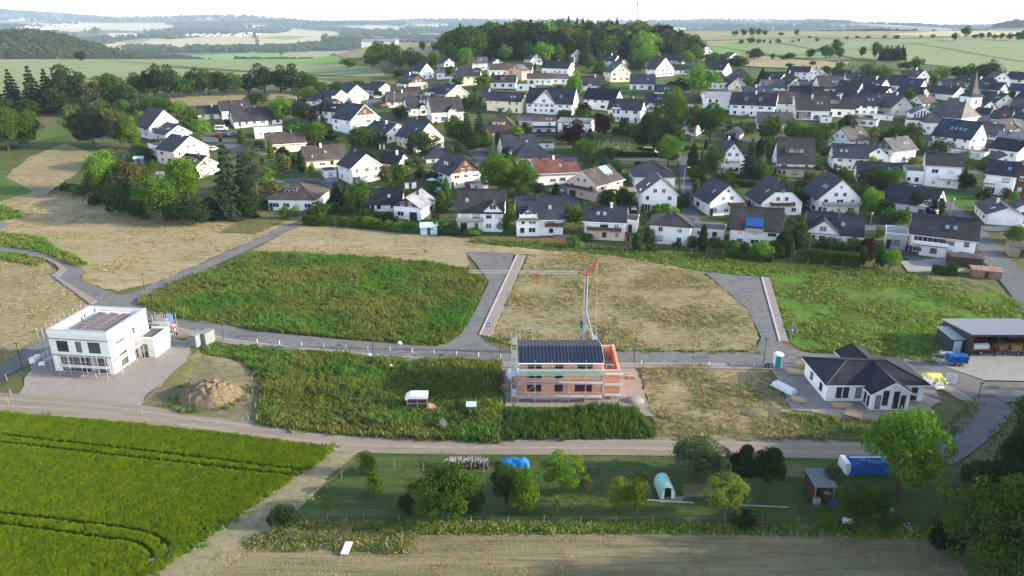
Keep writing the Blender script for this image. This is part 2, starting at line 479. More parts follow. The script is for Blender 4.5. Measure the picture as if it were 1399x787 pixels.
# ------------------------------------------------------------------ mesh building
class MB:
    def __init__(s):
        s.v, s.f, s.m = [], [], []

    def poly(s, pts, faces, mi=0):
        b = len(s.v)
        s.v += [tuple(p) for p in pts]
        for f in faces:
            s.f.append(tuple(b + i for i in f))
            s.m.append(mi)
        return s

    def box(s, x0, x1, y0, y1, z0, z1, mi=0, rot=None, at=None):
        pts = [(x0, y0, z0), (x1, y0, z0), (x1, y1, z0), (x0, y1, z0), (x0, y0, z1), (x1, y0, z1), (x1, y1, z1), (x0, y1, z1)]
        if rot is not None:
            pts = [tuple(rot @ Vector(p)) for p in pts]
        if at is not None:
            pts = [tuple(Vector(p) + Vector(at)) for p in pts]
        return s.poly(pts, [(3, 2, 1, 0), (4, 5, 6, 7), (0, 1, 5, 4), (1, 2, 6, 5), (2, 3, 7, 6), (3, 0, 4, 7)], mi)

    def prism(s, sec, a0, a1, axis='x', mi=0):
        """section [(b, z)] counter-clockwise extruded from a0 to a1 along axis"""
        n = len(sec)
        if axis == 'x':
            pts = [(a0, b, z) for b, z in sec] + [(a1, b, z) for b, z in sec]
        else:
            pts = [(b, a0, z) for b, z in sec] + [(b, a1, z) for b, z in sec]
        fs = [tuple(range(n)), tuple(range(2 * n - 1, n - 1, -1))] + [(i, i + n, (i + 1) % n + n, (i + 1) % n) for i in range(n)]
        return s.poly(pts, fs, mi)

    def tube(s, p0, p1, r0, r1=None, n=6, mi=0):
        r1 = r0 if r1 is None else r1
        p0, p1 = Vector(p0), Vector(p1)
        d = (p1 - p0).normalized()
        a = d.cross(Vector((0, 0, 1)) if abs(d.z) < 0.9 else Vector((1, 0, 0))).normalized()
        b = d.cross(a)
        pts = []
        for p, r in ((p0, r0), (p1, r1)):
            for k in range(n):
                t = 2 * math.pi * k / n
                pts.append(p + a * (r * math.cos(t)) + b * (r * math.sin(t)))
        fs = [tuple(range(n)), tuple(range(2 * n - 1, n - 1, -1))] + [(k, k + n, (k + 1) % n + n, (k + 1) % n) for k in range(n)]
        return s.poly(pts, fs, mi)

    def bar(s, p0, p1, w, mi=0):
        return s.tube(p0, p1, w * 0.707, n=4, mi=mi)

    def lathe(s, prof, n=12, mi=0, at=(0, 0, 0)):
        pts, fs = [], []
        for r, z in prof:
            for k in range(n):
                t = 2 * math.pi * k / n
                pts.append((at[0] + r * math.cos(t), at[1] + r * math.sin(t), at[2] + z))
        for i in range(len(prof) - 1):
            for k in range(n):
                fs.append((i * n + k, i * n + (k + 1) % n, (i + 1) * n + (k + 1) % n, (i + 1) * n + k))
        return s.poly(pts, fs, mi)

    def mesh(s, name, mats, smooth=False):
        me = bpy.data.meshes.new(name)
        me.from_pydata(s.v, [], s.f)
        for m in mats:
            me.materials.append(M[m] if isinstance(m, str) else m)
        if any(s.m):
            me.polygons.foreach_set('material_index', s.m)
        me.update()
        fix_normals(me)
        if smooth:
            me.polygons.foreach_set('use_smooth', [True] * len(me.polygons))
        return me

def fix_normals(me):
    bm = bmesh.new()
    bm.from_mesh(me)
    bmesh.ops.recalc_face_normals(bm, faces=bm.faces)
    bm.to_mesh(me)
    bm.free()

def link(name, me, parent=None, loc=(0, 0, 0), rot=(0, 0, 0), scale=None):
    o = bpy.data.objects.new(name, me)
    COL.objects.link(o)
    o.location = loc
    o.rotation_euler = rot
    if scale is not None:
        o.scale = scale if isinstance(scale, (tuple, list)) else (scale,) * 3
    if parent is not None:
        o.parent = parent
    return o

def part(name, mb, mats, parent, loc=(0, 0, 0), rot=(0, 0, 0), smooth=False, label=None, kind=None):
    if isinstance(mats, str):
        mats = [mats]
    o = link(name, mb.mesh(name, mats, smooth), parent, loc, rot)
    if label:
        o['label'] = label
    if kind:
        o['kind'] = kind
    return o

def tag(o, label, cat, group=None):
    o['label'] = label
    o['category'] = cat
    if group:
        o['group'] = group
    return o

def thing(name, label, cat, loc=(0, 0, 0), rotz=0.0, group=None):
    o = link(name, None, None, loc, (0, 0, rotz))
    return tag(o, label, cat, group)

def struct(o, kind='structure'):
    o['kind'] = kind
    return o

ORD = ['first', 'second', 'third', 'fourth', 'fifth', 'sixth', 'seventh', 'eighth', 'ninth', 'tenth', 'eleventh', 'twelfth', 'thirteenth', 'fourteenth',
       'fifteenth', 'sixteenth', 'seventeenth', 'eighteenth', 'nineteenth', 'twentieth']
PENDING = []      # (object, px, description, where)

def later(o, px, desc, where, cat, group=None):
    o['category'] = cat
    if group:
        o['group'] = group
    PENDING.append((o, px, desc, where))
    return o

def ordinal(k):
    if k < 20:
        return ORD[k]
    t, u = divmod(k + 1, 10)
    w = {2: 'twent', 3: 'thirt', 4: 'fort', 5: 'fift', 6: 'sixt'}[t]
    return w + 'ieth' if u == 0 else w + 'y-' + ORD[u - 1]

def write_labels():
    groups = {}
    for o, px, desc, where in PENDING:
        groups.setdefault((desc, where), []).append((px, o))
    for (desc, where), lst in groups.items():
        lst.sort(key=lambda t: t[0])
        n = len(lst)
        for k, (px, o) in enumerate(lst):
            if n == 1:
                o['label'] = f'{desc} {where}'
            elif k == 0:
                o['label'] = f'{desc}, leftmost {where}'
            elif k == n - 1:
                o['label'] = f'{desc}, rightmost {where}'
            else:
                o['label'] = f'{desc}, {ordinal(k)} from left {where}'

# ------------------------------------------------------------------ ground
def dense_px(pts, step=30.0, closed=True):
    res = []
    n = len(pts)
    for i in range(n if closed else n - 1):
        a, b = pts[i], pts[(i + 1) % n]
        k = max(1, int(math.hypot(b[0] - a[0], b[1] - a[1]) / step))
        for j in range(k):
            t = j / k
            res.append((a[0] + (b[0] - a[0]) * t, a[1] + (b[1] - a[1]) * t))
    if not closed:
        res.append(pts[-1])
    return res

def sheet_world(name, poly, matn, off, cell=None, wob=0.0, seed=0):
    """drape a polygon given in world x, y over the terrain"""
    bm = bmesh.new()
    if wob:
        r_ = random.Random(seed)
        q = []
        n = len(poly)
        for i in range(n):
            a, b = Vector(poly[i]), Vector(poly[(i + 1) % n])
            k = max(1, int((b - a).length / max(1.2, wob * 3)))
            for j in range(k):
                t = a.lerp(b, j / k)
                if j:
                    t = t + Vector((r_.uniform(-wob, wob), r_.uniform(-wob, wob)))
                q.append((t.x, t.y))
        poly = q
    vs = [bm.verts.new((x, y, 0)) for x, y in poly]
    f = bm.faces.new(vs)
    bmesh.ops.triangulate(bm, faces=[f], ngon_method='EAR_CLIP')
    xs, ys = [p_[0] for p_ in poly], [p_[1] for p_ in poly]
    if cell is None:
        cell = 0 if max(ys) < 186 else 6.0
    if cell:
        for ax, lo, hi in ((0, min(xs), max(xs)), (1, min(ys), max(ys))):
            k = math.ceil(lo / cell)
            while k * cell < hi:
                co = [0, 0, 0]
                co[ax] = k * cell
                no = [0, 0, 0]
                no[ax] = 1
                bmesh.ops.bisect_plane(bm, geom=bm.verts[:] + bm.edges[:] + bm.faces[:], plane_co=co, plane_no=no, dist=1e-4)
                k += 1
    for v in bm.verts:
        v.co.z = H(v.co.x, v.co.y) + off
    bmesh.ops.recalc_face_normals(bm, faces=bm.faces)
    for fc in bm.faces:
        if fc.normal.z < 0:
            fc.normal_flip()
    me = bpy.data.meshes.new(name)
    bm.to_mesh(me)
    bm.free()
    me.materials.append(M[matn])
    o = link(name, me)
    return struct(o)

def sheet(name, px_poly, matn, off, cell=None, wob=0.0, step=40):
    w = [P(*q) for q in dense_px(px_poly, step)]
    return sheet_world(name, [(v.x, v.y) for v in w], matn, off, cell, wob, seed=len(px_poly))

def smooth_line(pts, k=4):
    """Catmull-Rom through 2d points"""
    pts = [Vector(p) for p in pts]
    q = [pts[0] * 2 - pts[1]] + pts + [pts[-1] * 2 - pts[-2]]
    res = []
    for i in range(1, len(q) - 2):
        for j in range(k):
            t = j / k
            a, b, c, d = q[i - 1], q[i], q[i + 1], q[i + 2]
            res.append(0.5 * ((2 * b) + (c - a) * t + (2 * a - 5 * b + 4 * c - d) * t * t + (3 * b - a - 3 * c + d) * t**3))
    res.append(pts[-1])
    return res

def strip_poly(line, w, w2=None):
    L_, R_ = [], []
    n = len(line)
    for i, p in enumerate(line):
        d = (line[min(i + 1, n - 1)] - line[max(i - 1, 0)]).normalized()
        nn = Vector((-d.y, d.x))
        ww = w if w2 is None else w + (w2 - w) * i / (n - 1)
        L_.append(tuple(p + nn * ww / 2))
        R_.append(tuple(p - nn * ww / 2))
    return L_, R_

def strip(name, px_pts, w, matn, off, w2=None, k=4, cell=None):
    """road strip of w metres along a pixel polyline, as a quad ribbon draped on the terrain"""
    line = smooth_line([P(*q).xy for q in px_pts], k)
    L_, R_ = strip_poly(line, w, w2)
    mb = MB()
    pts = []
    for a, b in zip(L_, R_):
        for t in (0, 0.25, 0.5, 0.75, 1):
            x, y = a[0] + (b[0] - a[0]) * t, a[1] + (b[1] - a[1]) * t
            pts.append((x, y, H(x, y) + off))
    fs = []
    for i in range(len(line) - 1):
        for j in range(4):
            fs.append((i * 5 + j, i * 5 + j + 1, i * 5 + j + 6, i * 5 + j + 5))
    mb.poly(pts, fs)
    me = mb.mesh(name, [matn])
    me.polygons.foreach_get
    bm = bmesh.new()
    bm.from_mesh(me)
    for fc in bm.faces:
        if fc.normal.z < 0:
            fc.normal_flip()
    bm.to_mesh(me)
    bm.free()
    return struct(link(name, me)), line

def inside(poly, x, y):
    c = False
    n = len(poly)
    j = n - 1
    for i in range(n):
        xi, yi = poly[i]
        xj, yj = poly[j]
        if (yi > y) != (yj > y) and x < (xj - xi) * (y - yi) / (yj - yi) + xi:
            c = not c
        j = i
    return c

def world_poly(px_poly, step=60):
    return [tuple(P(*q).xy) for q in dense_px(px_poly, step)]

# the terrain sheet
def build_ground():
    ys = [-120.0]
    while ys[-1] < 12000:
        y = ys[-1]
        ys.append(y + ((2 if 84 <= y < 124 else 4) if y < 180 else (4.0 if y < 560 else max(6.0, (y - 400) * 0.025))))
    ns = 440
    S = [-1.15 + 2.3 * i / ns for i in range(ns + 1)]
    pts, fs, mi = [], [], []
    for y in ys:
        for s in S:
            x = s * (y + 260)
            pts.append((x, y, H(x, y)))
    w = ns + 1
    for j in range(len(ys) - 1):
        for i in range(ns):
            fs.append((j * w + i, j * w + i + 1, (j + 1) * w + i + 1, (j + 1) * w + i))
            y = ys[j]
            x = S[i] * (y + 260)
            mi.append(3 if y < 180 else 0 if y < 640 else (1 if (y < 1250 and x > -0.2 * y) or y < 800 else 2))
    me = bpy.data.meshes.new('ground')
    me.from_pydata(pts, [], fs)
    for n_ in ('lawn', 'far_tan', 'far_land', 'rough_grass'):
        me.materials.append(M[n_])
    me.polygons.foreach_set('material_index', mi)
    me.polygons.foreach_set('use_smooth', [True] * len(fs))
    me.update()
    struct(link('ground', me))
build_ground()

# ------------------------------------------------------------------ scatter (grass, crops, far woods)
def gn_scatter(name, pts, sources, stuff=True):
    """one object whose vertices carry instances of the source meshes; pts = (x, y, z, scale)"""
    me = bpy.data.meshes.new(name)
    me.vertices.add(len(pts))
    co = np.array([(p_[0], p_[1], p_[2]) for p_ in pts], dtype=np.float32)
    me.vertices.foreach_set('co', co.ravel())
    a = me.attributes.new('s', 'FLOAT', 'POINT')
    a.data.foreach_set('value', np.array([p_[3] for p_ in pts], dtype=np.float32))
    o = link(name, me)
    ng = bpy.data.node_groups.new(name, 'GeometryNodeTree')
    ng.interface.new_socket('Geometry', in_out='INPUT', socket_type='NodeSocketGeometry')
    ng.interface.new_socket('Geometry', in_out='OUTPUT', socket_type='NodeSocketGeometry')
    N, L = ng.nodes, ng.links
    gi, go = N.new('NodeGroupInput'), N.new('NodeGroupOutput')
    ip = N.new('GeometryNodeInstanceOnPoints')
    jn = N.new('GeometryNodeJoinGeometry')
    for sname in sources:
        oi = N.new('GeometryNodeObjectInfo')
        oi.inputs['Object'].default_value = SRC[sname]
        oi.inputs['As Instance'].default_value = True
        L.new(oi.outputs['Geometry'], jn.inputs[0])
    rv = N.new('FunctionNodeRandomValue')
    rv.data_type = 'FLOAT_VECTOR'
    rv.inputs[0].default_value = (-0.12, -0.12, 0)
    rv.inputs[1].default_value = (0.12, 0.12, 6.283)
    na = N.new('GeometryNodeInputNamedAttribute')
    na.data_type = 'FLOAT'
    na.inputs['Name'].default_value = 's'
    ip.inputs['Pick Instance'].default_value = True
    ri = N.new('FunctionNodeRandomValue')
    ri.data_type = 'INT'
    for s_ in ri.inputs:
        if s_.name == 'Min' and s_.type == 'INT':
            s_.default_value = 0
        if s_.name == 'Max' and s_.type == 'INT':
            s_.default_value = len(sources) - 1
    L.new(gi.outputs[0], ip.inputs['Points'])
    L.new(jn.outputs[0], ip.inputs['Instance'])
    L.new([s_ for s_ in rv.outputs if s_.type == 'VECTOR'][0], ip.inputs['Rotation'])
    L.new([s_ for s_ in ri.outputs if s_.type == 'INT'][0], ip.inputs['Instance Index'])
    L.new([s_ for s_ in na.outputs if s_.enabled][0], ip.inputs['Scale'])
    L.new(ip.outputs[0], go.inputs[0])
    md = o.modifiers.new('scatter', 'NODES')
    md.node_group = ng
    if stuff:
        o['kind'] = 'stuff'
    return o

SRC = {}

def tuft(name, n, h, spread, wid, matn, lean=0.35, seed=0, heads=None, lo=0.55):
    r = random.Random(seed)
    mb = MB()
    for i in range(n):
        a, d = r.uniform(0, 6.28), r.uniform(0, spread)
        x, y = d * math.cos(a), d * math.sin(a)
        b = r.uniform(0, 6.28)
        hh = h * r.uniform(lo, 1.0)
        lx, ly = r.uniform(-lean, lean) * hh, r.uniform(-lean, lean) * hh
        wx, wy = wid / 2 * math.cos(b), wid / 2 * math.sin(b)
        m_ = 1 if heads and r.random() < heads else 0
        mb.poly([(x - wx, y - wy, 0), (x + wx, y + wy, 0), (x + lx * 0.5 + wx * 0.8, y + ly * 0.5 + wy * 0.8, hh * 0.6), (x + lx * 0.5 - wx * 0.8, y + ly * 0.5 - wy * 0.8, hh * 0.6), (x + lx, y + ly, hh)],
                [(0, 1, 2, 3), (3, 2, 4)], m_)
    me = bpy.data.meshes.new(name)
    me.from_pydata(mb.v, [], mb.f)
    for q in (matn if isinstance(matn, list) else [matn]):
        me.materials.append(M[q])
    me.polygons.foreach_set('material_index', mb.m)
    SRC[name] = bpy.data.objects.new(name, me)

for k in range(3):
    tuft(f'crop{k}', 20, 0.55, 0.22, 0.04, 'crop_blade', 0.16, k, lo=0.82)
    tuft(f'weed{k}', 16, 0.8, 0.5, 0.11, ['weed_blade', 'weed_brown'], 0.6, 10 + k, heads=0.15)
    tuft(f'reed{k}', 16, 1.3, 0.45, 0.09, 'reed_blade', 0.25, 20 + k)
    tuft(f'dry{k}', 12, 0.40, 0.45, 0.06, ['dry_blade', 'weed_blade'], 0.9, 30 + k, heads=0.25)
    tuft(f'mead{k}', 14, 0.42, 0.4, 0.10, ['meadow_blade', 'dry_blade'], 0.6, 40 + k, heads=0.15)
    tuft(f'straw{k}', 10, 0.2, 0.5, 0.05, ['dry_blade', 'weed_brown'], 1.6, 50 + k, heads=0.3)

def fill(name, poly, dens, sources, smin=0.6, smax=1.2, keep=None, seed=1, var=None, cap=40000, label=None):
    """random points inside a world polygon"""
    r = random.Random(seed)
    xs, ys = [p_[0] for p_ in poly], [p_[1] for p_ in poly]
    A = (max(xs) - min(xs)) * (max(ys) - min(ys))
    n = int(min(cap * 3, A * dens))
    pts = []
    for i in range(n):
        x, y = r.uniform(min(xs), max(xs)), r.uniform(min(ys), max(ys))
        if abs(x) > 0.80 * (y + 16) + 4:
            continue
        if not inside(poly, x, y):
            continue
        if keep and not keep(x, y):
            continue
        s = r.uniform(smin, smax)
        if var:
            q = 0.5 + 0.9 * mnoise.noise(Vector((x * var, y * var, seed))) + 0.4 * mnoise.noise(Vector((x * var * 3, y * var * 3, seed)))
            if q < (r.random() * 0.15 if 'weed' not in name else -0.3):
                continue
            s *= 0.5 + 0.95 * max(0.1, min(1, q))
        pts.append((x, y, H(x, y), s))
    if not pts:
        return None
    o = gn_scatter(name, pts, sources)
    if label:
        o['label'] = label
    return o

# ------------------------------------------------------------------ fields, roads, tracks (pixel outlines dropped on the terrain)
def wp(*pts):
    return [tuple(P(*q).xy) for q in pts]

# far left plateau fields
sheet('pale_green_field', [(-160, 92), (0, 84), (110, 82.5), (160, 80), (215, 92), (330, 99), (520, 108), (490, 116), (300, 112), (100, 118), (0, 124), (-160, 130)], 'far_green', 0.15, 12)
sheet('pale_green_field', [(165, 80), (330, 74), (520, 94), (528, 107), (330, 97), (215, 90)], 'far_green', 0.15, 12)
sheet('bright_green_field', [(250, 77), (340, 72), (400, 74), (466, 80), (462, 88), (380, 84)], 'far_bright_green', 0.30, 12)
sheet('tan_field', [(345, 74), (420, 66), (560, 58), (600, 62), (600, 78), (540, 82), (470, 80), (400, 74)], 'far_tan', 0.30, 12)
sheet('fallow_strip', [(-150, 124), (0, 123), (120, 114), (0, 130), (-150, 140)], 'far_tan', 0.45, 12)
sheet('fallow_strip', [(425, 108), (530, 104), (600, 112), (560, 118), (470, 114)], 'rough_grass', 0.35, 8)
# rough land between the tree belt and the village
sheet('tan_field', [(230, 134), (330, 126), (440, 124), (400, 140), (330, 142), (240, 146)], 'dry_meadow', 0.1, 8, wob=1.0)
sheet('rough_pasture', [(30, 154), (120, 146), (205, 150), (200, 178), (60, 178), (28, 170)], 'rough_grass', 0.1, 8, wob=1.0)
sheet('bright_grass', [(30, 182), (90, 175), (92, 186), (40, 196), (28, 190)], 'bright_lawn', 0.2, 8)
# right plateau fields
sheet('pale_green_field', [(1060, 76), (1330, 55), (1420, 57), (1640, 62), (1640, 130), (1399, 106), (1290, 90), (1180, 80), (1120, 83)], 'far_green', 0.15, 12)
sheet('pale_green_field', [(975, 72), (1010, 56), (1150, 55), (1320, 54), (1180, 66), (1090, 74), (1000, 78)], 'far_green', 0.30, 12)
sheet('bright_green_field', [(950, 64), (1005, 62), (1018, 70), (960, 72)], 'far_bright_green', 0.45, 12)
sheet('pale_green_field', [(940, 52), (1120, 49), (1300, 50), (1260, 53), (1100, 52), (960, 56)], 'far_green', 0.45, 15)
sheet('tan_field', [(950, 76), (1030, 76), (1085, 82), (1160, 86), (1150, 98), (1030, 92), (950, 84)], 'mown_field', 0.50, 8)
sheet('pale_gold_field', [(1210, 47), (1399, 38), (1640, 40), (1640, 48), (1399, 48), (1300, 50), (1230, 49)], 'far_gold', 0.4, 25)
# valley fields
for q in ([(30, 41), (64, 34), (150, 31.5), (225, 31.5), (240, 40), (215, 44), (150, 41), (90, 45)],
          [(120, 63), (170, 56), (210, 52.5), (230, 54), (280, 51), (345, 48), (352, 60), (300, 65), (250, 67), (190, 66), (150, 67)],
          [(352, 46), (400, 38.5), (430, 42), (474, 48), (440, 60), (400, 64), (354, 66)],
          [(450, 36.5), (520, 34.5), (560, 37), (530, 42), (480, 41)], [(565, 34), (630, 33), (610, 37), (575, 38)]):
    sheet('pale_gold_field', q, 'far_gold', 1.0, 60)
sheet('pale_green_field', [(150, 57), (200, 52), (205, 55), (180, 60)], 'far_green', 1.4, 60)
sheet('pale_green_field', [(356, 52), (380, 49), (430, 50), (390, 55)], 'far_green', 1.4, 60)
# field boundary lines on the right plateau
for q in ([(960, 62), (1060, 76), (1130, 84), (1170, 92)], [(1060, 58), (1130, 72), (1180, 83), (1230, 86), (1290, 91)], [(1090, 49.5), (1150, 55), (1250, 60), (1399, 85), (1500, 100)],
          [(0, 114), (100, 110), (240, 103), (330, 98)], [(140, 83), (210, 88), (330, 97), (420, 100)]):
    strip('field_boundary', q, 2.0, 'hedge_line', 0.6)

# left: mown hay fields, tracks and road
sheet('mown_field', [(-260, 275), (0, 248), (40, 215), (90, 196), (135, 213), (100, 240), (60, 268), (0, 290), (-260, 380)], 'dry_meadow', 0.08, 8, wob=0.6)
sheet('green_crop', [(-200, 250), (0, 238), (45, 262), (0, 276), (-200, 310)], 'bright_lawn', 0.16, 8)
sheet('mown_field', [(-300, 330), (0, 285), (60, 268), (100, 256), (200, 285), (330, 290), (420, 296), (300, 348), (212, 388), (180, 393), (160, 398), (112, 385), (110, 362), (70, 338), (20, 326), (-300, 380)],
      'mown_field', 0.05, 8, wob=0.5)
sheet('mown_field', [(-320, 400), (0, 345), (38, 348), (68, 362), (88, 388), (127, 415), (120, 424), (60, 466), (0, 507), (-320, 620)], 'dry_meadow', 0.05, None, wob=0.5)
sheet('mown_strip', [(345, 343), (400, 312), (416, 306), (540, 318), (700, 330), (800, 342), (930, 362), (1000, 376), (1035, 390), (960, 374), (725, 348), (640, 344), (640, 366), (520, 352)], 'mown_field', 0.06, None, wob=0.4)
sheet('weed_meadow', [(186, 412), (215, 396), (350, 345), (440, 349), (560, 357), (641, 367), (665, 386), (645, 428), (625, 460), (606, 470), (500, 466), (350, 452), (240, 434), (200, 424)], 'weed_ground', 0.10, None, wob=0.3)
sheet('weed_meadow', [(280, 468), (350, 473), (500, 489), (684, 494), (682, 606), (470, 596), (350, 580), (358, 540), (352, 510), (330, 492), (276, 482)], 'weed_ground', 0.06, None, wob=0.3)
sheet('dry_meadow', [(722, 350), (800, 343), (960, 374), (992, 398), (1024, 424), (1035, 454), (1034, 480), (860, 480), (700, 472), (670, 462), (692, 412)], 'dry_meadow', 0.10, None, wob=0.4)
sheet('meadow', [(850, 352), (860, 338), (1000, 352), (1225, 372), (1300, 378), (1350, 392), (1430, 430), (1399, 470), (1300, 470), (1280, 482), (1283, 496), (1211, 485), (1117, 483), (1092, 476), (1080, 468), (1052, 379), (963, 372)], 'meadow', 0.08, None, wob=0.4)
sheet('dry_meadow', [(874, 497), (1046, 503), (1060, 530), (1085, 566), (1108, 604), (902, 602), (885, 545)], 'dry_meadow', 0.07, None, wob=0.4)
sheet('rough_grass', [(1068, 566), (1180, 570), (1290, 590), (1330, 540), (1337, 560), (1320, 586), (1275, 602), (1240, 606), (1112, 604), (1088, 580)], 'rough_grass', 0.09, None, wob=0.3)
sheet('bank_grass', [(690, 556), (885, 556), (898, 600), (688, 602)], 'weed_ground', 0.05, None, wob=0.2)
# garden strip and lower fields
sheet('garden_lawn', [(496, 616), (700, 620), (1180, 624), (1290, 618), (1330, 640), (1340, 745), (1270, 736), (560, 726), (400, 722), (330, 735), (350, 700), (470, 645)], 'garden_lawn', 0.05, None, wob=0.3)
sheet('stubble_field', [(190, 800), (330, 742), (560, 729), (900, 727), (1290, 737), (1330, 800), (1400, 900), (100, 900)], 'stubble', 0.06, None, wob=0.3)
sheet('crop_field', [(-300, 545), (0, 566), (150, 577), (300, 593), (455, 613), (440, 630), (330, 702), (205, 790), (120, 860), (-400, 860)], 'crop_ground', 0.05, None)
# dirt track climbing between crop and garden
strip('dirt_track', [(120, 880), (215, 790), (300, 730), (400, 668), (480, 612)], 7.0, 'dirt_track', 0.075, 3.2)
strip('dirt_track', [(190, 830), (300, 765), (350, 722), (400, 690), (440, 655)], 4.0, 'dirt_track', 0.070, 1.6)
# gravel road along the plots
strip('gravel_road', [(-160, 540), (0, 551), (75, 556), (150, 563), (300, 584), (400, 597), (470, 604), (600, 608), (800, 609), (1000, 612), (1150, 615), (1290, 617)], 5.4, 'gravel_track', 0.108, 4.2)
# asphalt
def asphalt(pts, name='road', mt='asphalt', off=0.12, wob=0.0):
    return sheet(name, pts, mt, off, 0 if max(p_[1] for p_ in pts) > 330 and min(p_[1] for p_ in pts) > 325 else None, wob)

main = [(-120, 600), (-30, 528), (20, 500), (62, 468), (104, 440), (150, 420), (200, 428), (250, 441), (300, 452), (350, 461), (500, 476), (580, 482), (640, 486), (700, 488), (870, 489), (1050, 491), (1130, 492), (1190, 495), (1240, 501), (1290, 517), (1330, 536), (1352, 552), (1352, 562), (1340, 578), (1305, 606), (1275, 625)]
_, ml = strip('road', main, 4.6, 'asphalt', 0.13)
asphalt([(-40, 333), (0, 333), (40, 341), (74, 349), (108, 362), (116, 373), (108, 380), (125, 390), (160, 404), (200, 400), (196, 410), (180, 420), (215, 432), (150, 440), (120, 421), (132, 412), (96, 390), (76, 379), (84, 369), (60, 354), (30, 347), (-40, 346)], off=0.136)
asphalt([(-60, 300), (0, 302), (12, 307), (0, 314), (-60, 318)], off=0.136)
strip('road', [(168, 410), (200, 399), (287, 361), (350, 332), (405, 307)], 4.4, 'asphalt', 0.142, 3.4)
asphalt([(636, 345), (701, 348), (700, 374), (672, 430), (655, 459), (664, 470), (690, 480), (690, 488), (580, 484), (592, 475), (612, 470), (630, 457), (650, 424), (668, 386), (652, 363)], off=0.148)
asphalt([(963, 373), (1039, 379.5), (1050, 420), (1064, 468), (1085, 478), (1120, 487), (1120, 492), (1010, 492), (1018, 484), (1034, 477), (1040, 462), (1033, 447), (1022, 424), (992, 398)], off=0.148)
asphalt([(1205, 488), (1252, 492), (1283, 499), (1345, 522), (1440, 524), (1440, 548), (1399, 548), (1368, 552), (1345, 585), (1320, 606), (1296, 626), (1268, 622), (1300, 600), (1330, 574), (1345, 560), (1330, 540), (1293, 516), (1242, 503)], off=0.142)
sheet('yard_paving', [(1277, 485), (1300, 480), (1460, 486), (1460, 521), (1399, 522), (1345, 521), (1283, 500)], 'concrete', 0.20, 0)
sheet('yard_paving', [(1270, 484), (1278, 485), (1284, 499), (1279, 499)], 'concrete', 0.19, 0)
# pavements with kerbs
def off_line(line, d):
    res = []
    n = len(line)
    for i, p_ in enumerate(line):
        t = (line[min(i + 1, n - 1)] - line[max(i - 1, 0)]).normalized()
        res.append(p_ + Vector((-t.y, t.x)) * d)
    return res

def raised(name, poly, matn, z0, z1, kerb_w=0):
    mb = MB()
    n = len(poly)
    pts = [(x, y, z0) for x, y in poly] + [(x, y, z1) for x, y in poly]
    mb.poly(pts, [tuple(range(n, 2 * n))] + [(i, (i + 1) % n, (i + 1) % n + n, i + n) for i in range(n)])
    return struct(link(name, mb.mesh(name, [matn])))

def pavement(line, d0, d1, kerb_side):
    a, b = off_line(line, d0), off_line(line, d1)
    for i in range(0, len(line) - 1, 6):
        j = min(i + 6, len(line) - 1)
        raised('pavement', [tuple(p_) for p_ in a[i:j + 1]] + [tuple(p_) for p_ in reversed(b[i:j + 1])], 'pavement', 0, 0.23)
    k0, k1 = (off_line(line, kerb_side), off_line(line, kerb_side + 0.16))
    raised('kerb', [tuple(p_) for p_ in k0] + [tuple(p_) for p_ in reversed(k1)], 'kerb', 0, 0.245)

i0 = min(range(len(ml)), key=lambda i: (ml[i] - P(225, 436).xy).length)
i1 = min(range(len(ml)), key=lambda i: (ml[i] - P(1160, 493).xy).length)
pavement(ml[i0:i1], -4.0, -2.42, -2.42)
i2 = min(range(len(ml)), key=lambda i: (ml[i] - P(1352, 560).xy).length)
pavement(ml[i1:i2 + 1], -3.9, -2.35, -2.35)
raised('pavement', wp((702, 375), (717, 350), (708, 349), (703, 349)) + wp((717, 350), (698, 392), (672, 456), (668, 461), (656, 459), (674, 430)), 'pavement', 0, 0.24) if False else None
raised('pavement', wp((708, 349), (718, 350), (672, 457), (667, 461), (657, 459)), 'pavement', 0, 0.25)
raised('kerb', wp((705.5, 349), (708, 349), (657, 459), (654.5, 458.5)), 'kerb', 0, 0.27)
raised('pavement', wp((1042, 379.5), (1051, 380), (1077, 468), (1067, 468)), 'pavement', 0, 0.25)
raised('kerb', wp((1039.5, 379.5), (1042, 379.5), (1067, 468), (1064, 468)), 'kerb', 0, 0.27)
raised('pavement', wp((72, 378), (82, 369), (74, 360), (60, 354), (48, 351), (55, 351.5), (66, 354), (81, 361), (91, 369), (80, 380), (134, 413), (124, 417)), 'pavement', 0, 0.24)
# village streets
for q, w_ in (([(275, 180), (286, 191), (310, 197), (335, 213), (350, 236)], 6), ([(560, 128), (530, 130), (508, 139), (500, 150), (513, 162), (545, 173), (585, 188), (625, 203), (650, 209)], 6),
              ([(650, 200), (665, 207), (700, 203)], 5), ([(645, 206), (660, 222), (640, 240)], 5), ([(936, 214), (939, 250), (944, 300), (965, 318)], 4.5),
              ([(740, 212), (800, 217), (935, 219), (1010, 219)], 4.5), ([(1080, 196), (1150, 203), (1195, 214), (1222, 228), (1245, 248), (1290, 280), (1325, 306)], 5.5),
              ([(1175, 312), (1230, 312), (1330, 312), (1420, 316)], 5.5), ([(1325, 312), (1352, 345), (1399, 398), (1430, 440)], 6.2), ([(790, 222), (775, 262), (795, 290)], 4), ([(900, 187), (1030, 192), (1100, 196)], 3),
              ([(360, 250), (430, 246), (460, 256)], 4), ([(1300, 236), (1399, 238)], 4)):
    strip('village_street', q, w_, 'old_asphalt', 0.18, cell=6)
sheet('lawn', [(800, 206), (830, 192), (862, 196), (866, 212), (812, 212)], 'bright_lawn', 0.15, 8)
sheet('lawn', [(930, 196), (978, 190), (985, 202), (930, 206)], 'bright_lawn', 0.15, 8)
sheet('lawn', [(1235, 262), (1262, 258), (1300, 258), (1335, 268), (1330, 290), (1285, 290), (1255, 276)], 'bright_lawn', 0.15, 8)
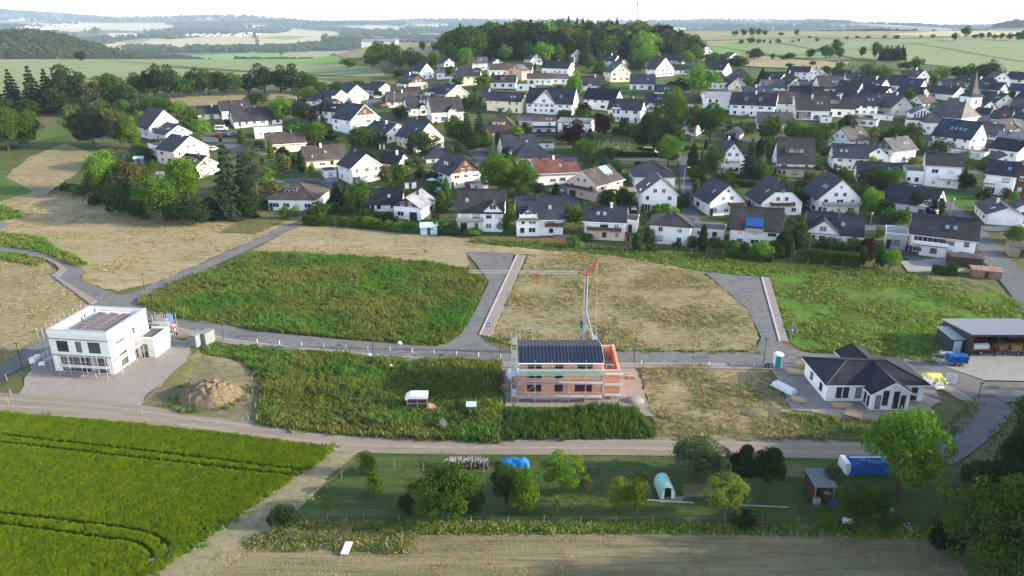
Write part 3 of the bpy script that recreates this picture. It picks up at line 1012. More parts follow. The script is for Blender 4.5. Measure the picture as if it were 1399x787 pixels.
sheet('lawn', [(360, 212), (408, 208), (412, 228), (372, 228)], 'bright_lawn', 0.15, 8)
sheet('lawn', [(850, 110), (905, 108), (910, 122), (858, 126)], 'bright_lawn', 0.15, 8)
sheet('lawn', [(345, 290), (405, 288), (395, 300), (350, 320), (300, 318)], 'rough_grass', 0.15, 8)
sheet('lawn', [(520, 250), (560, 246), (560, 262), (500, 264)], 'bright_lawn', 0.15, 8)
sheet('lawn', [(1104, 212), (1140, 210), (1140, 222), (1106, 220)], 'bright_lawn', 0.15, 8)
sheet('drive_paving', [(1230, 358), (1290, 352), (1340, 360), (1300, 376), (1240, 372)], 'concrete', 0.16, 0)
sheet('drive_paving', [(768, 262), (788, 268), (800, 292), (782, 298), (770, 280)], 'old_asphalt', 0.2, 8)
sheet('rough_bank', [(860, 336), (1000, 346), (1100, 354), (1230, 372), (1000, 358), (860, 346)], 'weed_ground', 0.13, None)

# building plots: gravel pads
sheet('gravel_pad', [(60, 462), (240, 462), (262, 474), (256, 494), (215, 535), (188, 556), (120, 560), (20, 545), (40, 510), (52, 480)], 'mound_gravel', 0.085, 1.0, wob=0.3)
sheet('gravel_pad', [(686, 492), (860, 492), (872, 510), (888, 560), (892, 570), (812, 558), (690, 556)], 'gravel', 0.09, None, wob=0.3)
sheet('gravel_pad', [(1052, 500), (1130, 498), (1240, 510), (1275, 520), (1285, 545), (1262, 570), (1210, 578), (1160, 572), (1080, 560)], 'gravel', 0.10, None, wob=0.3)
sheet('bare_soil', [(188, 556), (230, 505), (268, 482), (330, 492), (356, 515), (360, 545), (350, 580), (300, 578)], 'bare_soil', 0.07, None, wob=0.3)
sheet('bare_soil', [(1040, 545), (1068, 560), (1110, 604), (985, 602), (1010, 590), (1056, 582)], 'bare_soil', 0.08, None, wob=0.4)
sheet('bare_soil', [(1245, 380), (1290, 376), (1340, 384), (1360, 396), (1330, 400), (1260, 390)], 'bare_soil', 0.11, None, wob=0.4)
sheet('garden_bed', [(930, 661), (968, 661), (985, 678), (935, 680)], 'bare_soil', 0.08, None)
sheet('garden_bed', [(900, 680), (935, 679), (930, 688), (902, 687)], 'gravel', 0.08, None)

mat('patch_asphalt', (0.10, 0.105, 0.112), (0.085, 0.09, 0.097), None, 1)
mat('track_rut', (0.44, 0.385, 0.325), (0.38, 0.33, 0.28), (0.30, 0.26, 0.22), 0.3, 2)
rr = random.Random(8)
for k in range(16):
    i = i0 + int((i2 - i0) * (k + 0.5) / 16)
    p_ = ml[i] + Vector((rr.uniform(-1, 1), rr.uniform(-1, 1)))
    if k % 2:
        struct(link('manhole_cover', MB().lathe([(0.0, 0.02), (0.36, 0.02), (0.40, 0.0)], 14).mesh('manhole_cover', ['dark_metal']), None, (p_.x, p_.y, 0.16)))
    else:
        w, d = rr.uniform(0.8, 2.6), rr.uniform(0.5, 1.2)
        sheet_world('asphalt_patch', [(p_.x - w, p_.y - d / 2), (p_.x + w, p_.y - d / 2), (p_.x + w, p_.y + d / 2), (p_.x - w, p_.y + d / 2)], 'patch_asphalt', 0.154, 0)
gl = smooth_line([P(*q).xy for q in [(-160, 540), (0, 551), (75, 556), (150, 563), (300, 584), (400, 597), (470, 604), (600, 608), (800, 609), (1000, 612), (1150, 615), (1290, 617)]], 6)
for dd in (-0.95, 0.75):
    a_, b_ = off_line(gl, dd), off_line(gl, dd + 0.55)
    n_ = len(gl)
    rut = MB().poly([(p_.x, p_.y + rr.uniform(-0.12, 0.12), H(p_.x, p_.y) + 0.122) for p_ in a_] + [(p_.x, p_.y + rr.uniform(-0.12, 0.12), H(p_.x, p_.y) + 0.122) for p_ in b_], [(i, i + 1, n_ + i + 1, n_ + i) for i in range(n_ - 1)])
    struct(link('wheel_track', rut.mesh('wheel_track', ['track_rut'])))

# ------------------------------------------------------------------ grass and crops as real blades
crop_poly = world_poly([(-60, 560), (0, 566), (150, 577), (300, 593), (455, 613), (440, 630), (330, 702), (205, 790), (160, 822), (-200, 840)])
trams = []
for q in ([(-60, 588), (0, 596), (200, 619), (400, 643), (430, 648)], [(-60, 598), (0, 606.5), (200, 629), (400, 652), (425, 655)],
          [(-60, 695), (0, 703), (100, 715), (176, 725), (208, 732), (225, 742), (232, 756), (222, 766)], [(-60, 710), (0, 718), (70, 727), (135, 736), (175, 741), (195, 748), (207, 757), (209, 768), (205, 776)]):
    trams.append(smooth_line([P(*a).xy for a in q], 6))

def seg_near(line, x, y, d):
    p_ = Vector((x, y))
    for a, b in zip(line, line[1:]):
        if min(a.x, b.x) - d > x or max(a.x, b.x) + d < x:
            continue
        ab = b - a
        t = max(0, min(1, (p_ - a).dot(ab) / ab.length_squared))
        if (a + ab * t - p_).length < d:
            return True
    return False

fill('cereal_crop', crop_poly, 32, ['crop0', 'crop1', 'crop2'], 0.95, 1.08, keep=lambda x, y: not any(seg_near(t, x, y, 0.30) for t in trams), seed=3, cap=90000, label='dense green cereal crop with tramlines')
wA = world_poly([(186, 412), (215, 396), (350, 345), (440, 349), (560, 357), (641, 367), (665, 386), (645, 428), (625, 460), (606, 470), (500, 466), (350, 452), (240, 434), (200, 424)])
fill('tall_weeds', wA, 5.5, ['weed0', 'weed1', 'weed2'], 0.6, 1.3, seed=4, var=0.12)
wB = world_poly([(280, 468), (350, 473), (500, 489), (684, 494), (682, 606), (470, 596), (350, 580), (358, 540), (352, 510), (330, 492), (276, 482)])
fill('tall_weeds', wB, 7, ['weed0', 'weed1', 'weed2'], 0.6, 1.3, seed=5, var=0.15)
wC = world_poly([(722, 350), (800, 343), (960, 374), (992, 398), (1024, 424), (1035, 454), (1034, 480), (860, 480), (700, 472), (670, 462), (692, 412)])
fill('dry_grass', wC, 5, ['dry0', 'dry1', 'dry2'], 0.5, 1.2, seed=6, var=0.1)
wE = world_poly([(874, 497), (1046, 503), (1060, 530), (1085, 566), (1108, 604), (902, 602), (885, 545)])
fill('dry_grass', wE, 7, ['dry0', 'dry1', 'dry2'], 0.5, 1.2, seed=7, var=0.15)
wD = world_poly([(850, 352), (860, 338), (1000, 352), (1225, 372), (1300, 378), (1350, 392), (1430, 430), (1399, 470), (1290, 480), (1283, 496), (1211, 485), (1117, 483), (1092, 476), (1080, 468), (1052, 379), (963, 372)])
fill('meadow_grass', wD, 4.5, ['mead0', 'mead1', 'mead2'], 0.5, 1.3, seed=8, var=0.12)
fill('meadow_grass', world_poly([(1068, 566), (1180, 570), (1290, 590), (1330, 540), (1337, 560), (1320, 586), (1275, 602), (1240, 606), (1112, 604), (1088, 580)]), 6, ['mead0', 'mead1', 'dry2'], 0.7, 1.5, seed=9, var=0.2)
fill('reed_bank', world_poly([(700, 560), (740, 566), (812, 556), (868, 558), (896, 600), (686, 603), (684, 578)]), 8, ['reed0', 'reed1', 'reed2', 'weed1'], 0.6, 1.2, seed=10, label='tall dark green reeds on the bank below the brick house')
fill('garden_grass', world_poly([(496, 616), (700, 620), (1180, 624), (1290, 618), (1330, 640), (1340, 745), (1270, 730), (560, 718), (400, 716), (350, 712), (470, 645)]), 7, ['crop0', 'crop1'], 0.15, 0.4, seed=11, var=0.15)
fill('field_edge_grass', world_poly([(440, 716), (560, 717), (900, 717), (1290, 724), (1300, 737), (900, 729), (560, 729)]), 18, ['mead0', 'mead1', 'mead2'], 0.7, 1.4, seed=12)
fill('tall_dry_grass', world_poly([(340, 735), (420, 715), (520, 716), (572, 722), (560, 755), (450, 752), (330, 752)]), 24, ['dry0', 'dry1', 'dry2', 'mead1'], 0.7, 1.35, seed=13, var=0.3)
fill('stubble_straw', world_poly([(260, 772), (330, 748), (560, 733), (900, 731), (1290, 740), (1330, 800), (1380, 860), (190, 860)]), 12, ['straw0', 'straw1', 'straw2'], 0.4, 0.9, seed=14, var=0.25)
fill('dry_grass', world_poly([(-20, 345), (38, 348), (68, 362), (88, 388), (127, 415), (60, 466), (0, 507), (-40, 520)]), 2.5, ['dry0', 'dry1', 'dry2'], 0.4, 0.9, seed=15, var=0.15)
fill('dry_grass', world_poly([(0, 285), (60, 268), (100, 256), (200, 285), (330, 290), (420, 296), (300, 348), (212, 388), (180, 393), (112, 385), (110, 362), (70, 338), (20, 326), (-20, 330)]), 2.5, ['straw0', 'straw1', 'dry2', 'straw2'], 0.6, 1.2, seed=16, var=0.12)
fill('dry_grass', world_poly([(345, 343), (416, 306), (540, 318), (700, 330), (860, 350), (960, 374), (640, 344), (520, 352)]), 2.5, ['straw0', 'straw1', 'dry2', 'straw2'], 0.6, 1.1, seed=17, var=0.1)
fill('verge_grass', world_poly([(0, 318), (60, 326), (75, 340), (110, 355), (120, 362), (106, 366), (60, 346), (0, 336)]), 7, ['mead0', 'weed1', 'mead2'], 0.7, 1.4, seed=18)
fill('verge_grass', world_poly([(0, 282), (26, 290), (30, 298), (0, 302)]), 6, ['mead0', 'weed1'], 0.8, 1.8, seed=19)
fill('verge_grass', world_poly([(0, 343), (38, 350), (62, 358), (50, 364), (0, 356)]), 7, ['mead0', 'weed1', 'mead2'], 0.6, 1.2, seed=20)
fill('verge_grass', world_poly([(640, 326), (860, 340), (1230, 374), (1225, 384), (1000, 362), (860, 352), (640, 332)]), 5, ['mead0', 'weed1', 'mead2'], 0.6, 1.2, seed=21)
for a, b, sd in (((188, 412), (350, 345), 1), ((190, 424), (240, 437), 2), ((240, 437), (605, 472), 3), ((280, 476), (684, 494), 4), ((395, 590), (684, 606), 5), ((870, 480), (1036, 482), 6), ((1092, 478), (1285, 496), 7), ((0, 565), (455, 612), 8), ((670, 465), (860, 481), 9), ((455, 614), (205, 789), 10)):
    pa, pb = P(*a).xy, P(*b).xy
    r = random.Random(sd)
    n = int((pb - pa).length * 5)
    pts = []
    for _ in range(n):
        q = pa.lerp(pb, r.random())
        x, y = q.x + r.gauss(0, 0.35), q.y + r.gauss(0, 0.35)
        pts.append((x, y, H(x, y), r.uniform(0.5, 1.0)))
    gn_scatter('verge_grass', pts, ['mead0', 'weed1', 'mead2', 'dry1'])

# ------------------------------------------------------------------ trees
def leaf_quads(cs, ns, size, r):
    n = len(cs)
    a = r.normal(size=(n, 3))
    nrm = ns * 0.8 + a * 0.75
    nrm /= np.linalg.norm(nrm, axis=1)[:, None]
    t = np.cross(nrm, r.normal(size=(n, 3)))
    t /= np.linalg.norm(t, axis=1)[:, None]
    b = np.cross(nrm, t)
    s = size * r.uniform(0.6, 1.35, size=(n, 1))
    q = np.stack([cs - t * s * 0.62, cs - b * s * 0.36, cs + t * s * 0.62 + nrm * s * 0.12, cs + b * s * 0.36], axis=1)
    return q.reshape(-1, 3)

def quads_mesh(name, v):
    n = len(v) // 4
    me = bpy.data.meshes.new(name)
    me.vertices.add(n * 4)
    me.vertices.foreach_set('co', v.astype(np.float32).ravel())
    me.loops.add(n * 4)
    me.loops.foreach_set('vertex_index', np.arange(n * 4, dtype=np.int32))
    me.polygons.add(n)
    me.polygons.foreach_set('loop_start', np.arange(0, n * 4, 4, dtype=np.int32))
    me.polygons.foreach_set('loop_total', np.full(n, 4, dtype=np.int32))
    me.materials.append(None)
    me.update(calc_edges=True)
    return me

def crown(kind, seed, n, leaf):
    """unit-height crown: leaves on the shells of many small clumps"""
    r = np.random.default_rng(seed)
    cs, ns = [], []
    if kind == 'conifer':
        tiers = 13
        for t in range(tiers):
            f = t / (tiers - 1)
            z = 0.10 + 0.86 * f
            rad = 0.22 * (1 - f) ** 0.85 + 0.012
            nb = max(4, int(11 * (1 - f)) + 3)
            m_ = int(n * (1 - f + 0.12) / (tiers * 0.62))
            ang = r.integers(0, nb, m_) * (6.283 / nb) + r.normal(0, 0.11, m_) + t * 0.7
            rr = rad * np.sqrt(r.uniform(0.05, 1, m_)) * (1 + 0.25 * np.sin(ang * 3 + seed + t))
            zz = z - rr * 0.38 + r.normal(0, 0.008, m_)
            c = np.stack([rr * np.cos(ang), rr * np.sin(ang), zz], 1)
            cs.append(c)
            ns.append(np.stack([np.cos(ang) * 0.4, np.sin(ang) * 0.4, np.full(m_, 0.8)], 1))
    elif kind == 'column':
        m_ = n
        z = r.uniform(0.02, 1.0, m_)
        rad = 0.13 * np.sin(np.pi * np.clip(z * 0.93 + 0.09, 0, 1)) ** 0.6 + 0.005
        a = r.uniform(0, 6.283, m_)
        rr = rad * (0.8 + 0.3 * r.random(m_)) * (1 + 0.14 * np.sin(z * 30 + a * 2))
        cs.append(np.stack([rr * np.cos(a), rr * np.sin(a), z], 1))
        ns.append(np.stack([np.cos(a), np.sin(a), np.full(m_, 0.5)], 1))
    else:
        par = {'broad': (42, 0.53, 0.42, 0.44, 0.122), 'wide': (50, 0.49, 0.54, 0.45, 0.118), 'tall': (38, 0.52, 0.28, 0.48, 0.10), 'bush': (26, 0.42, 0.50, 0.46, 0.16), 'loose': (34, 0.54, 0.38, 0.44, 0.082)}[kind]
        nc, cz, rx, rz, cr_ = par
        cl = []
        while len(cl) < nc:
            d = r.normal(size=3)
            d /= np.linalg.norm(d)
            if d[2] < -0.9:
                continue
            q = r.uniform(0.3, 1.0) * (0.82 + 0.22 * math.sin(3 * math.atan2(d[1], d[0]) + seed) * (1 - abs(d[2])))
            c = np.array([d[0] * rx * q, d[1] * rx * q, cz + d[2] * rz * q])
            c[:2] *= 1 + 0.25 * r.normal()
            cl.append((c, cr_ * r.uniform(0.55, 1.6), d))
        tot = sum(c[1] ** 2 for c in cl)
        for c, rad, d0 in cl:
            m_ = int(n * rad * rad / tot)
            d = r.normal(size=(m_, 3)) + d0 * 0.55
            d /= np.linalg.norm(d, axis=1)[:, None]
            q = rad * (r.uniform(0.45, 1.12, (m_, 1)) if kind == 'loose' else r.uniform(0.72, 1.1, (m_, 1)))
            p_ = c + d * q * np.array([1.05, 1.05, 0.8])
            cs.append(p_)
            ns.append(d)
        # a few stray sprigs breaking the outline
        m_ = n // 14
        d = r.normal(size=(m_, 3))
        d /= np.linalg.norm(d, axis=1)[:, None]
        d[:, 2] = np.abs(d[:, 2]) * 0.9 - 0.2
        cs.append(np.array([0, 0, cz]) + d * np.array([rx, rx, rz]) * r.uniform(0.9, 1.22, (m_, 1)))
        ns.append(d)
    cs, ns = np.concatenate(cs), np.concatenate(ns)
    cs[:, 2] = np.maximum(cs[:, 2], 0.01)
    ext = 1.0 if kind == 'conifer' else cs[:, 2].max()
    cs[:, 2] *= 1.0 / ext
    return leaf_quads(cs, ns, leaf, r)

def trunk_mb(kind, seed, n=6):
    r = random.Random(seed)
    mb = MB()
    if kind in ('conifer', 'column'):
        mb.tube((0, 0, -0.03), (0, 0, 0.93), 0.018, 0.003, n)
        if kind == 'conifer':
            for k in range(10):
                a, z = r.uniform(0, 6.28), 0.12 + 0.07 * k
                l_ = 0.17 * (1 - z)
                mb.tube((0, 0, z), (l_ * math.cos(a), l_ * math.sin(a), z - 0.02), 0.005, 0.002, 4)
        return mb
    fork = 0.14 if kind == 'bush' else 0.34
    w = 0.024 if kind != 'loose' else 0.016
    lean = Vector((r.uniform(-0.03, 0.03), r.uniform(-0.03, 0.03), fork))
    mb.tube((0, 0, -0.04), lean, w * 1.25, w * 0.85, n)
    for k in range(6 if kind != 'bush' else 7):
        a = k * 6.283 / 6 + r.uniform(-0.4, 0.4)
        el = r.uniform(0.6, 1.2)
        l1 = r.uniform(0.16, 0.26)
        m_ = lean + Vector((math.cos(a) * math.cos(el), math.sin(a) * math.cos(el), math.sin(el))) * l1
        mb.tube(lean - Vector((0, 0, 0.02 * k / 6)), m_, w * 0.6, w * 0.35, 5)
        for j in range(2):
            a2 = a + r.uniform(-0.7, 0.7)
            e2 = r.uniform(0.4, 1.3)
            mb.tube(m_, m_ + Vector((math.cos(a2) * math.cos(e2), math.sin(a2) * math.cos(e2), math.sin(e2))) * r.uniform(0.12, 0.2), w * 0.33, w * 0.1, 4)
    return mb

PROTO = {}
# detail levels: leaves, leaf size
LOD = {'near': (11000, 0.030, 3), 'mid': (3600, 0.048, 3), 'far': (1100, 0.085, 3), 'tiny': (260, 0.16, 2)}

def proto(kind, lod, v):
    key = (kind, lod, v)
    if key not in PROTO:
        n, leaf, _ = LOD[lod]
        if kind in ('conifer', 'column'):
            leaf *= 0.95 if kind == 'conifer' else 0.75
            n = int(n * 1.15)
        if kind == 'loose':
            n, leaf = int(n * 0.62), leaf * 0.85
        if kind == 'bush':
            leaf *= 1.15
        cme = quads_mesh(f'{kind}_crown', crown(kind, 100 + v * 17 + len(kind), n, leaf))
        tme = trunk_mb(kind, v, 7 if lod == 'near' else 5).mesh(f'{kind}_trunk', ['bark'])
        PROTO[key] = (cme, tme)
    return PROTO[key]

TREES = []
def tree(px, py, hpx, wpx, kind, leaf, desc, where, lod=None, name=None, cat=None, group=None, world=None, hm=None, var=None, label=None):
    """a tree whose foot is at pixel (px, py), hpx pixels tall and wpx wide"""
    p_ = Vector(world) if world else P(px, py)
    s = mpp(p_)
    ang = math.atan2(CAM_Z - p_.z, math.hypot(p_.x, p_.y))
    if hm is None:
        hgt = hpx * s / math.cos(ang) * (0.9 if ang > 0.35 else 1.0)
        wid = wpx * s
    else:
        hgt, wid = hm, wpx
    if lod is None:
        lod = 'near' if hpx >= 44 else ('mid' if hpx >= 24 else 'far')
    v = rnd.randrange(LOD[lod][2]) if var is None else var
    cme, tme = proto(kind, lod, v)
    base = {'broad': 0.90, 'wide': 1.14, 'tall': 0.66, 'bush': 1.1, 'loose': 0.86, 'conifer': 0.46, 'column': 0.28}[kind]
    k = wid / hgt / base
    if name is None:
        name = {'conifer': 'conifer', 'column': 'cypress_tree', 'bush': 'shrub'}.get(kind, 'broadleaf_tree')
    if cat is None:
        cat = {'bush': 'shrub', 'conifer': 'conifer'}.get(kind, 'tree')
    o = link(name, None, None, p_ - Vector((0, 0, 0.05)), (0, 0, rnd.uniform(0, 6.28)), (hgt * k, hgt * k, hgt))
    c = link('crown', cme, o)
    t = link('trunk', tme, o)
    c.material_slots[0].link = 'OBJECT'
    c.material_slots[0].material = M['leaf_' + leaf]
    if label:
        tag(o, label, cat, group)
    elif where is None:
        tag(o, desc, cat, group)
    else:
        later(o, px, desc, where, cat, group)
    TREES.append((p_.x, p_.y, wid / 2))
    return o

def simple_tree(p_, hgt, kind, leaf, desc, lod, group, name='tree', where=None, px=0, cat='tree', w=1.0):
    """far tree: one mesh with crown and trunk together"""
    key = (kind, lod, 'one', rnd.randrange(3), leaf)
    if key not in PROTO:
        n, lf, _ = LOD[lod]
        v = crown(kind, 300 + key[3] * 7, int(n * (0.7 if kind == 'loose' else 1)), lf * (0.75 if kind == 'conifer' else 1))
        nq = len(v) // 4
        t = trunk_mb(kind, key[3], 4)
        me = bpy.data.meshes.new(kind + '_tree')
        vv = [tuple(q) for q in v.tolist()]
        me.from_pydata(vv + t.v, [], [(4 * i, 4 * i + 1, 4 * i + 2, 4 * i + 3) for i in range(nq)] + [tuple(len(vv) + i for i in f) for f in t.f])
        me.materials.append(M['leaf_' + leaf])
        me.materials.append(M['bark'])
        me.polygons.foreach_set('material_index', [0] * nq + [1] * len(t.f))
        me.update()
        PROTO[key] = me
    o = link(name, PROTO[key], None, p_, (0, 0, rnd.uniform(0, 6.28)), (hgt * w, hgt * w, hgt))
    if where:
        later(o, px, desc, where, cat, group)
    else:
        tag(o, desc, cat, group)
    return o

# foreground garden trees
G = 'in the garden strip below the gravel road'
def gt(*a, **k):
    return tree(*a[:6], None, None, label=a[6], group='garden trees', **k)
gt(1225, 672, 130, 100, 'broad', 'bright', 'biggest bright green walnut tree beside the blue tarpaulin pile', var=0)
gt(1178, 726, 66, 88, 'wide', 'mid', 'spreading mid-green tree over the junk beside the garden shed', var=1)
gt(1133, 672, 44, 34, 'loose', 'greyish', 'thin pale green tree behind the sheet-roofed garden shed', var=0)
gt(612, 712, 80, 78, 'broad', 'mid', 'largest dark green tree in the left half of the garden', var=2)
gt(588, 722, 50, 50, 'loose', 'mid', 'drooping feathery tree in front of the large dark garden tree', var=1)
gt(716, 704, 66, 42, 'tall', 'bright', 'light green leaning tree in front of the light blue tarpaulin', var=0)
gt(690, 690, 58, 46, 'broad', 'dark', 'dark tree close to the end of the timber pile', var=1)
gt(768, 674, 60, 62, 'loose', 'bright', 'slender-stemmed pale green tree right of the light blue tarpaulin', var=2)
gt(845, 700, 50, 44, 'loose', 'yellow', 'yellow-green fruit tree, left one of the pair left of the polytunnel', var=0)
gt(868, 706, 56, 40, 'loose', 'yellow', 'yellow-green fruit tree, right one of the pair left of the polytunnel', var=1)
gt(873, 672, 32, 26, 'loose', 'olive', 'small brownish fruit tree behind the pair left of the polytunnel', var=2)
gt(990, 708, 62, 64, 'loose', 'yellow', 'bright yellow-green spreading tree right of the polytunnel', var=2)
gt(952, 652, 60, 72, 'broad', 'greyish', 'grey-green willow overhanging the gravel road above the polytunnel', var=0)
gt(1014, 664, 62, 36, 'tall', 'black', 'narrow very dark tree standing between willow and round dark tree', var=1)
gt(1047, 666, 60, 42, 'tall', 'dark', 'dark rounded tree at the left end of the picket fence', var=2)
gt(1128, 722, 24, 26, 'bush', 'mid', 'small round shrub in front of the sheet-roofed garden shed', var=0)
gt(800, 674, 26, 24, 'loose', 'olive', 'little brownish sapling beside the slender-stemmed tree', var=0)
gt(760, 706, 30, 14, 'loose', 'yellow', 'tiny yellowish sapling in the middle of the garden lawn', var=1)
gt(556, 702, 26, 30, 'bush', 'dark', 'dark shrub left of the largest dark garden tree', var=1)
gt(648, 700, 34, 30, 'bush', 'dark', 'dark shrub right of the largest dark garden tree', var=2)
gt(502, 648, 34, 28, 'bush', 'mid', 'upper shrub by the garden corner where the dirt track meets the road', var=0)
gt(514, 674, 30, 32, 'bush', 'mid', 'lower shrub by the garden corner under the upper one', var=1)
gt(386, 716, 30, 34, 'bush', 'dark', 'dark round shrub by the dirt track at the garden fence end', var=2)
gt(1020, 716, 14, 44, 'bush', 'dark', 'low flat shrub under the bright yellow-green spreading tree', var=0)
gt(718, 690, 22, 26, 'bush', 'black', 'very dark low bush at the foot of the leaning tree', var=2)
for a in ((1340, 800, 168, 130, 'mid', 'big rounded tree at the left edge of the thicket bottom right', 0), (1415, 812, 195, 140, 'dark', 'biggest dark tree of the thicket in the bottom right corner', 1),
          (1394, 664, 112, 92, 'dark', 'dark tree of the thicket nearest to the road bend', 2), (1358, 716, 98, 96, 'dark', 'middle tree of the thicket between road bend and big trees', 1),
          (1290, 748, 40, 52, 'black', 'low dark shrub between the thicket and the small trailers', 0), (1344, 672, 46, 54, 'dark', 'dark shrub on the bank beside the lower road bend', 2)):
    tree(a[0], a[1], a[2], a[3], 'wide' if a[2] > 60 else 'bush', a[4], None, None, label=a[5], group='thicket bottom right', var=a[6])
# the same thicket goes on to the right of the picture and shades the garden
for k, (x, y, h_, w_) in enumerate(((66, 62, 17, 15), (76, 70, 19, 16), (74, 56, 18, 16), (88, 64, 20, 17), (90, 78, 18, 16), (70, 80, 11, 11), (102, 70, 20, 18), (84, 90, 13, 12), (62, 48, 16, 14), (78, 46, 18, 16), (104, 86, 17, 16), (118, 76, 20, 18), (96, 52, 20, 18))):
    tree(0, 0, 60, w_, 'wide', ('dark', 'mid')[k % 2], 'broad tree of the wood right of the garden, outside the picture', None, world=(x, y, 0), hm=h_, group='wood right of the garden', lod='near', var=k % 3)

# ---- left clump and tree belt
CL = 'in the clump left of the first houses'
for a in ((108, 268, 16, 26, 'bush', 'mid'), (130, 268, 34, 34, 'bush', 'dark'), (142, 262, 56, 48, 'broad', 'bright'), (178, 262, 42, 50, 'bush', 'olive'), (160, 282, 34, 40, 'bush', 'dark'),
          (205, 290, 44, 52, 'bush', 'mid'), (226, 302, 60, 66, 'broad', 'mid'), (258, 276, 62, 58, 'broad', 'bright'), (242, 302, 34, 44, 'bush', 'dark'), (270, 306, 34, 44, 'bush', 'dark'),
          (288, 300, 30, 36, 'bush', 'black'), (190, 300, 26, 40, 'bush', 'dark'), (168, 292, 22, 34, 'bush', 'dark'), (130, 280, 16, 28, 'bush', 'dark'), (90, 262, 12, 26, 'bush', 'mid'),
          (148, 228, 26, 44, 'bush', 'greyish'), (196, 218, 20, 34, 'bush', 'dark'), (214, 240, 20, 30, 'bush', 'mid'), (195, 250, 24, 36, 'bush', 'olive')):
    tree(*a, {'bright': 'bright green', 'mid': 'mid-green', 'dark': 'dark green', 'olive': 'olive', 'black': 'very dark', 'greyish': 'grey-green'}[a[5]] + (' bushy shrub' if a[4] == 'bush' else ' round tree'), CL, group='clump left of the houses')
tree(316, 298, 108, 44, 'conifer', 'blue', None, None, label='tallest dark spruce right of the leftmost houses', group='pair of spruces', lod='near')
tree(336, 296, 84, 34, 'conifer', 'dark', None, None, label='second, shorter spruce just right of the tallest one', group='pair of spruces', lod='near')
tree(352, 268, 68, 62, 'loose', 'greyish', None, None, label='pale airy birch right of the pair of spruces', lod='near')
tree(128, 202, 54, 46, 'broad', 'black', None, None, label='dark tree above the hairpin of the farm track', lod='near')
tree(108, 200, 58, 40, 'loose', 'greyish', None, None, label='grey-green willow left of the dark tree above the farm track')
tree(166, 200, 50, 42, 'broad', 'olive', None, None, label='olive tree left of the bright one above the clump')
tree(182, 204, 44, 28, 'tall', 'bright', None, None, label='bright green narrow tree left of the leftmost houses')
tree(146, 168, 20, 26, 'bush', 'bright', None, None, label='bright green shrub in the pasture under the tree belt')
for a in ((-14, 210, 62, 56), (12, 206, 58, 50), (40, 202, 50, 44)):
    tree(*a, 'broad', 'mid', 'mid-green round tree', 'by the left picture edge above the hay field', group='trees by the left edge')
BT = 'in the tree belt under the pale green fields'
for a in ((-6, 152, 40, 34, 'conifer', 'blue'), (22, 152, 56, 30, 'conifer', 'dark'), (50, 154, 62, 34, 'conifer', 'blue'), (70, 152, 56, 30, 'conifer', 'dark'), (100, 150, 60, 54, 'broad', 'dark'),
          (80, 156, 34, 36, 'bush', 'dark'), (132, 152, 46, 40, 'loose', 'olive'), (155, 150, 48, 46, 'broad', 'mid'), (176, 150, 34, 38, 'broad', 'dark'), (192, 134, 34, 32, 'broad', 'mid'),
          (212, 134, 44, 34, 'broad', 'dark'), (232, 136, 46, 36, 'broad', 'dark'), (252, 134, 30, 34, 'broad', 'mid'), (268, 132, 38, 32, 'broad', 'dark'), (286, 130, 36, 34, 'broad', 'mid'),
          (304, 130, 32, 30, 'broad', 'dark'), (322, 130, 30, 32, 'broad', 'mid'), (340, 128, 26, 30, 'broad', 'dark'), (362, 128, 40, 36, 'broad', 'dark'), (384, 126, 36, 28, 'tall', 'mid'),
          (400, 128, 40, 30, 'tall', 'dark'), (420, 126, 28, 32, 'broad', 'mid'), (205, 156, 26, 36, 'bush', 'mid'), (222, 160, 26, 34, 'bush', 'mid'), (196, 176, 24, 30, 'bush', 'bright'), (242, 160, 22, 30, 'broad', 'bright'),
          (12, 160, 24, 40, 'bush', 'dark'), (40, 160, 24, 40, 'bush', 'dark'), (110, 156, 22, 40, 'bush', 'dark'), (140, 158, 20, 34, 'bush', 'mid'), (170, 158, 22, 36, 'bush', 'mid'),
          (440, 128, 16, 30, 'bush', 'mid'), (462, 126, 14, 30, 'bush', 'mid'), (486, 122, 12, 28, 'bush', 'dark'), (350, 142, 16, 34, 'bush', 'dark'), (420, 138, 18, 34, 'bush', 'mid')):
    tree(*a, {'bright': 'bright green', 'mid': 'mid-green', 'dark': 'dark green', 'olive': 'olive', 'blue': 'blue-green'}[a[5]] + {'conifer': ' conifer', 'bush': ' bush', 'loose': ' airy tree'}.get(a[4], ' tree'), BT, lod='mid', group='tree belt')
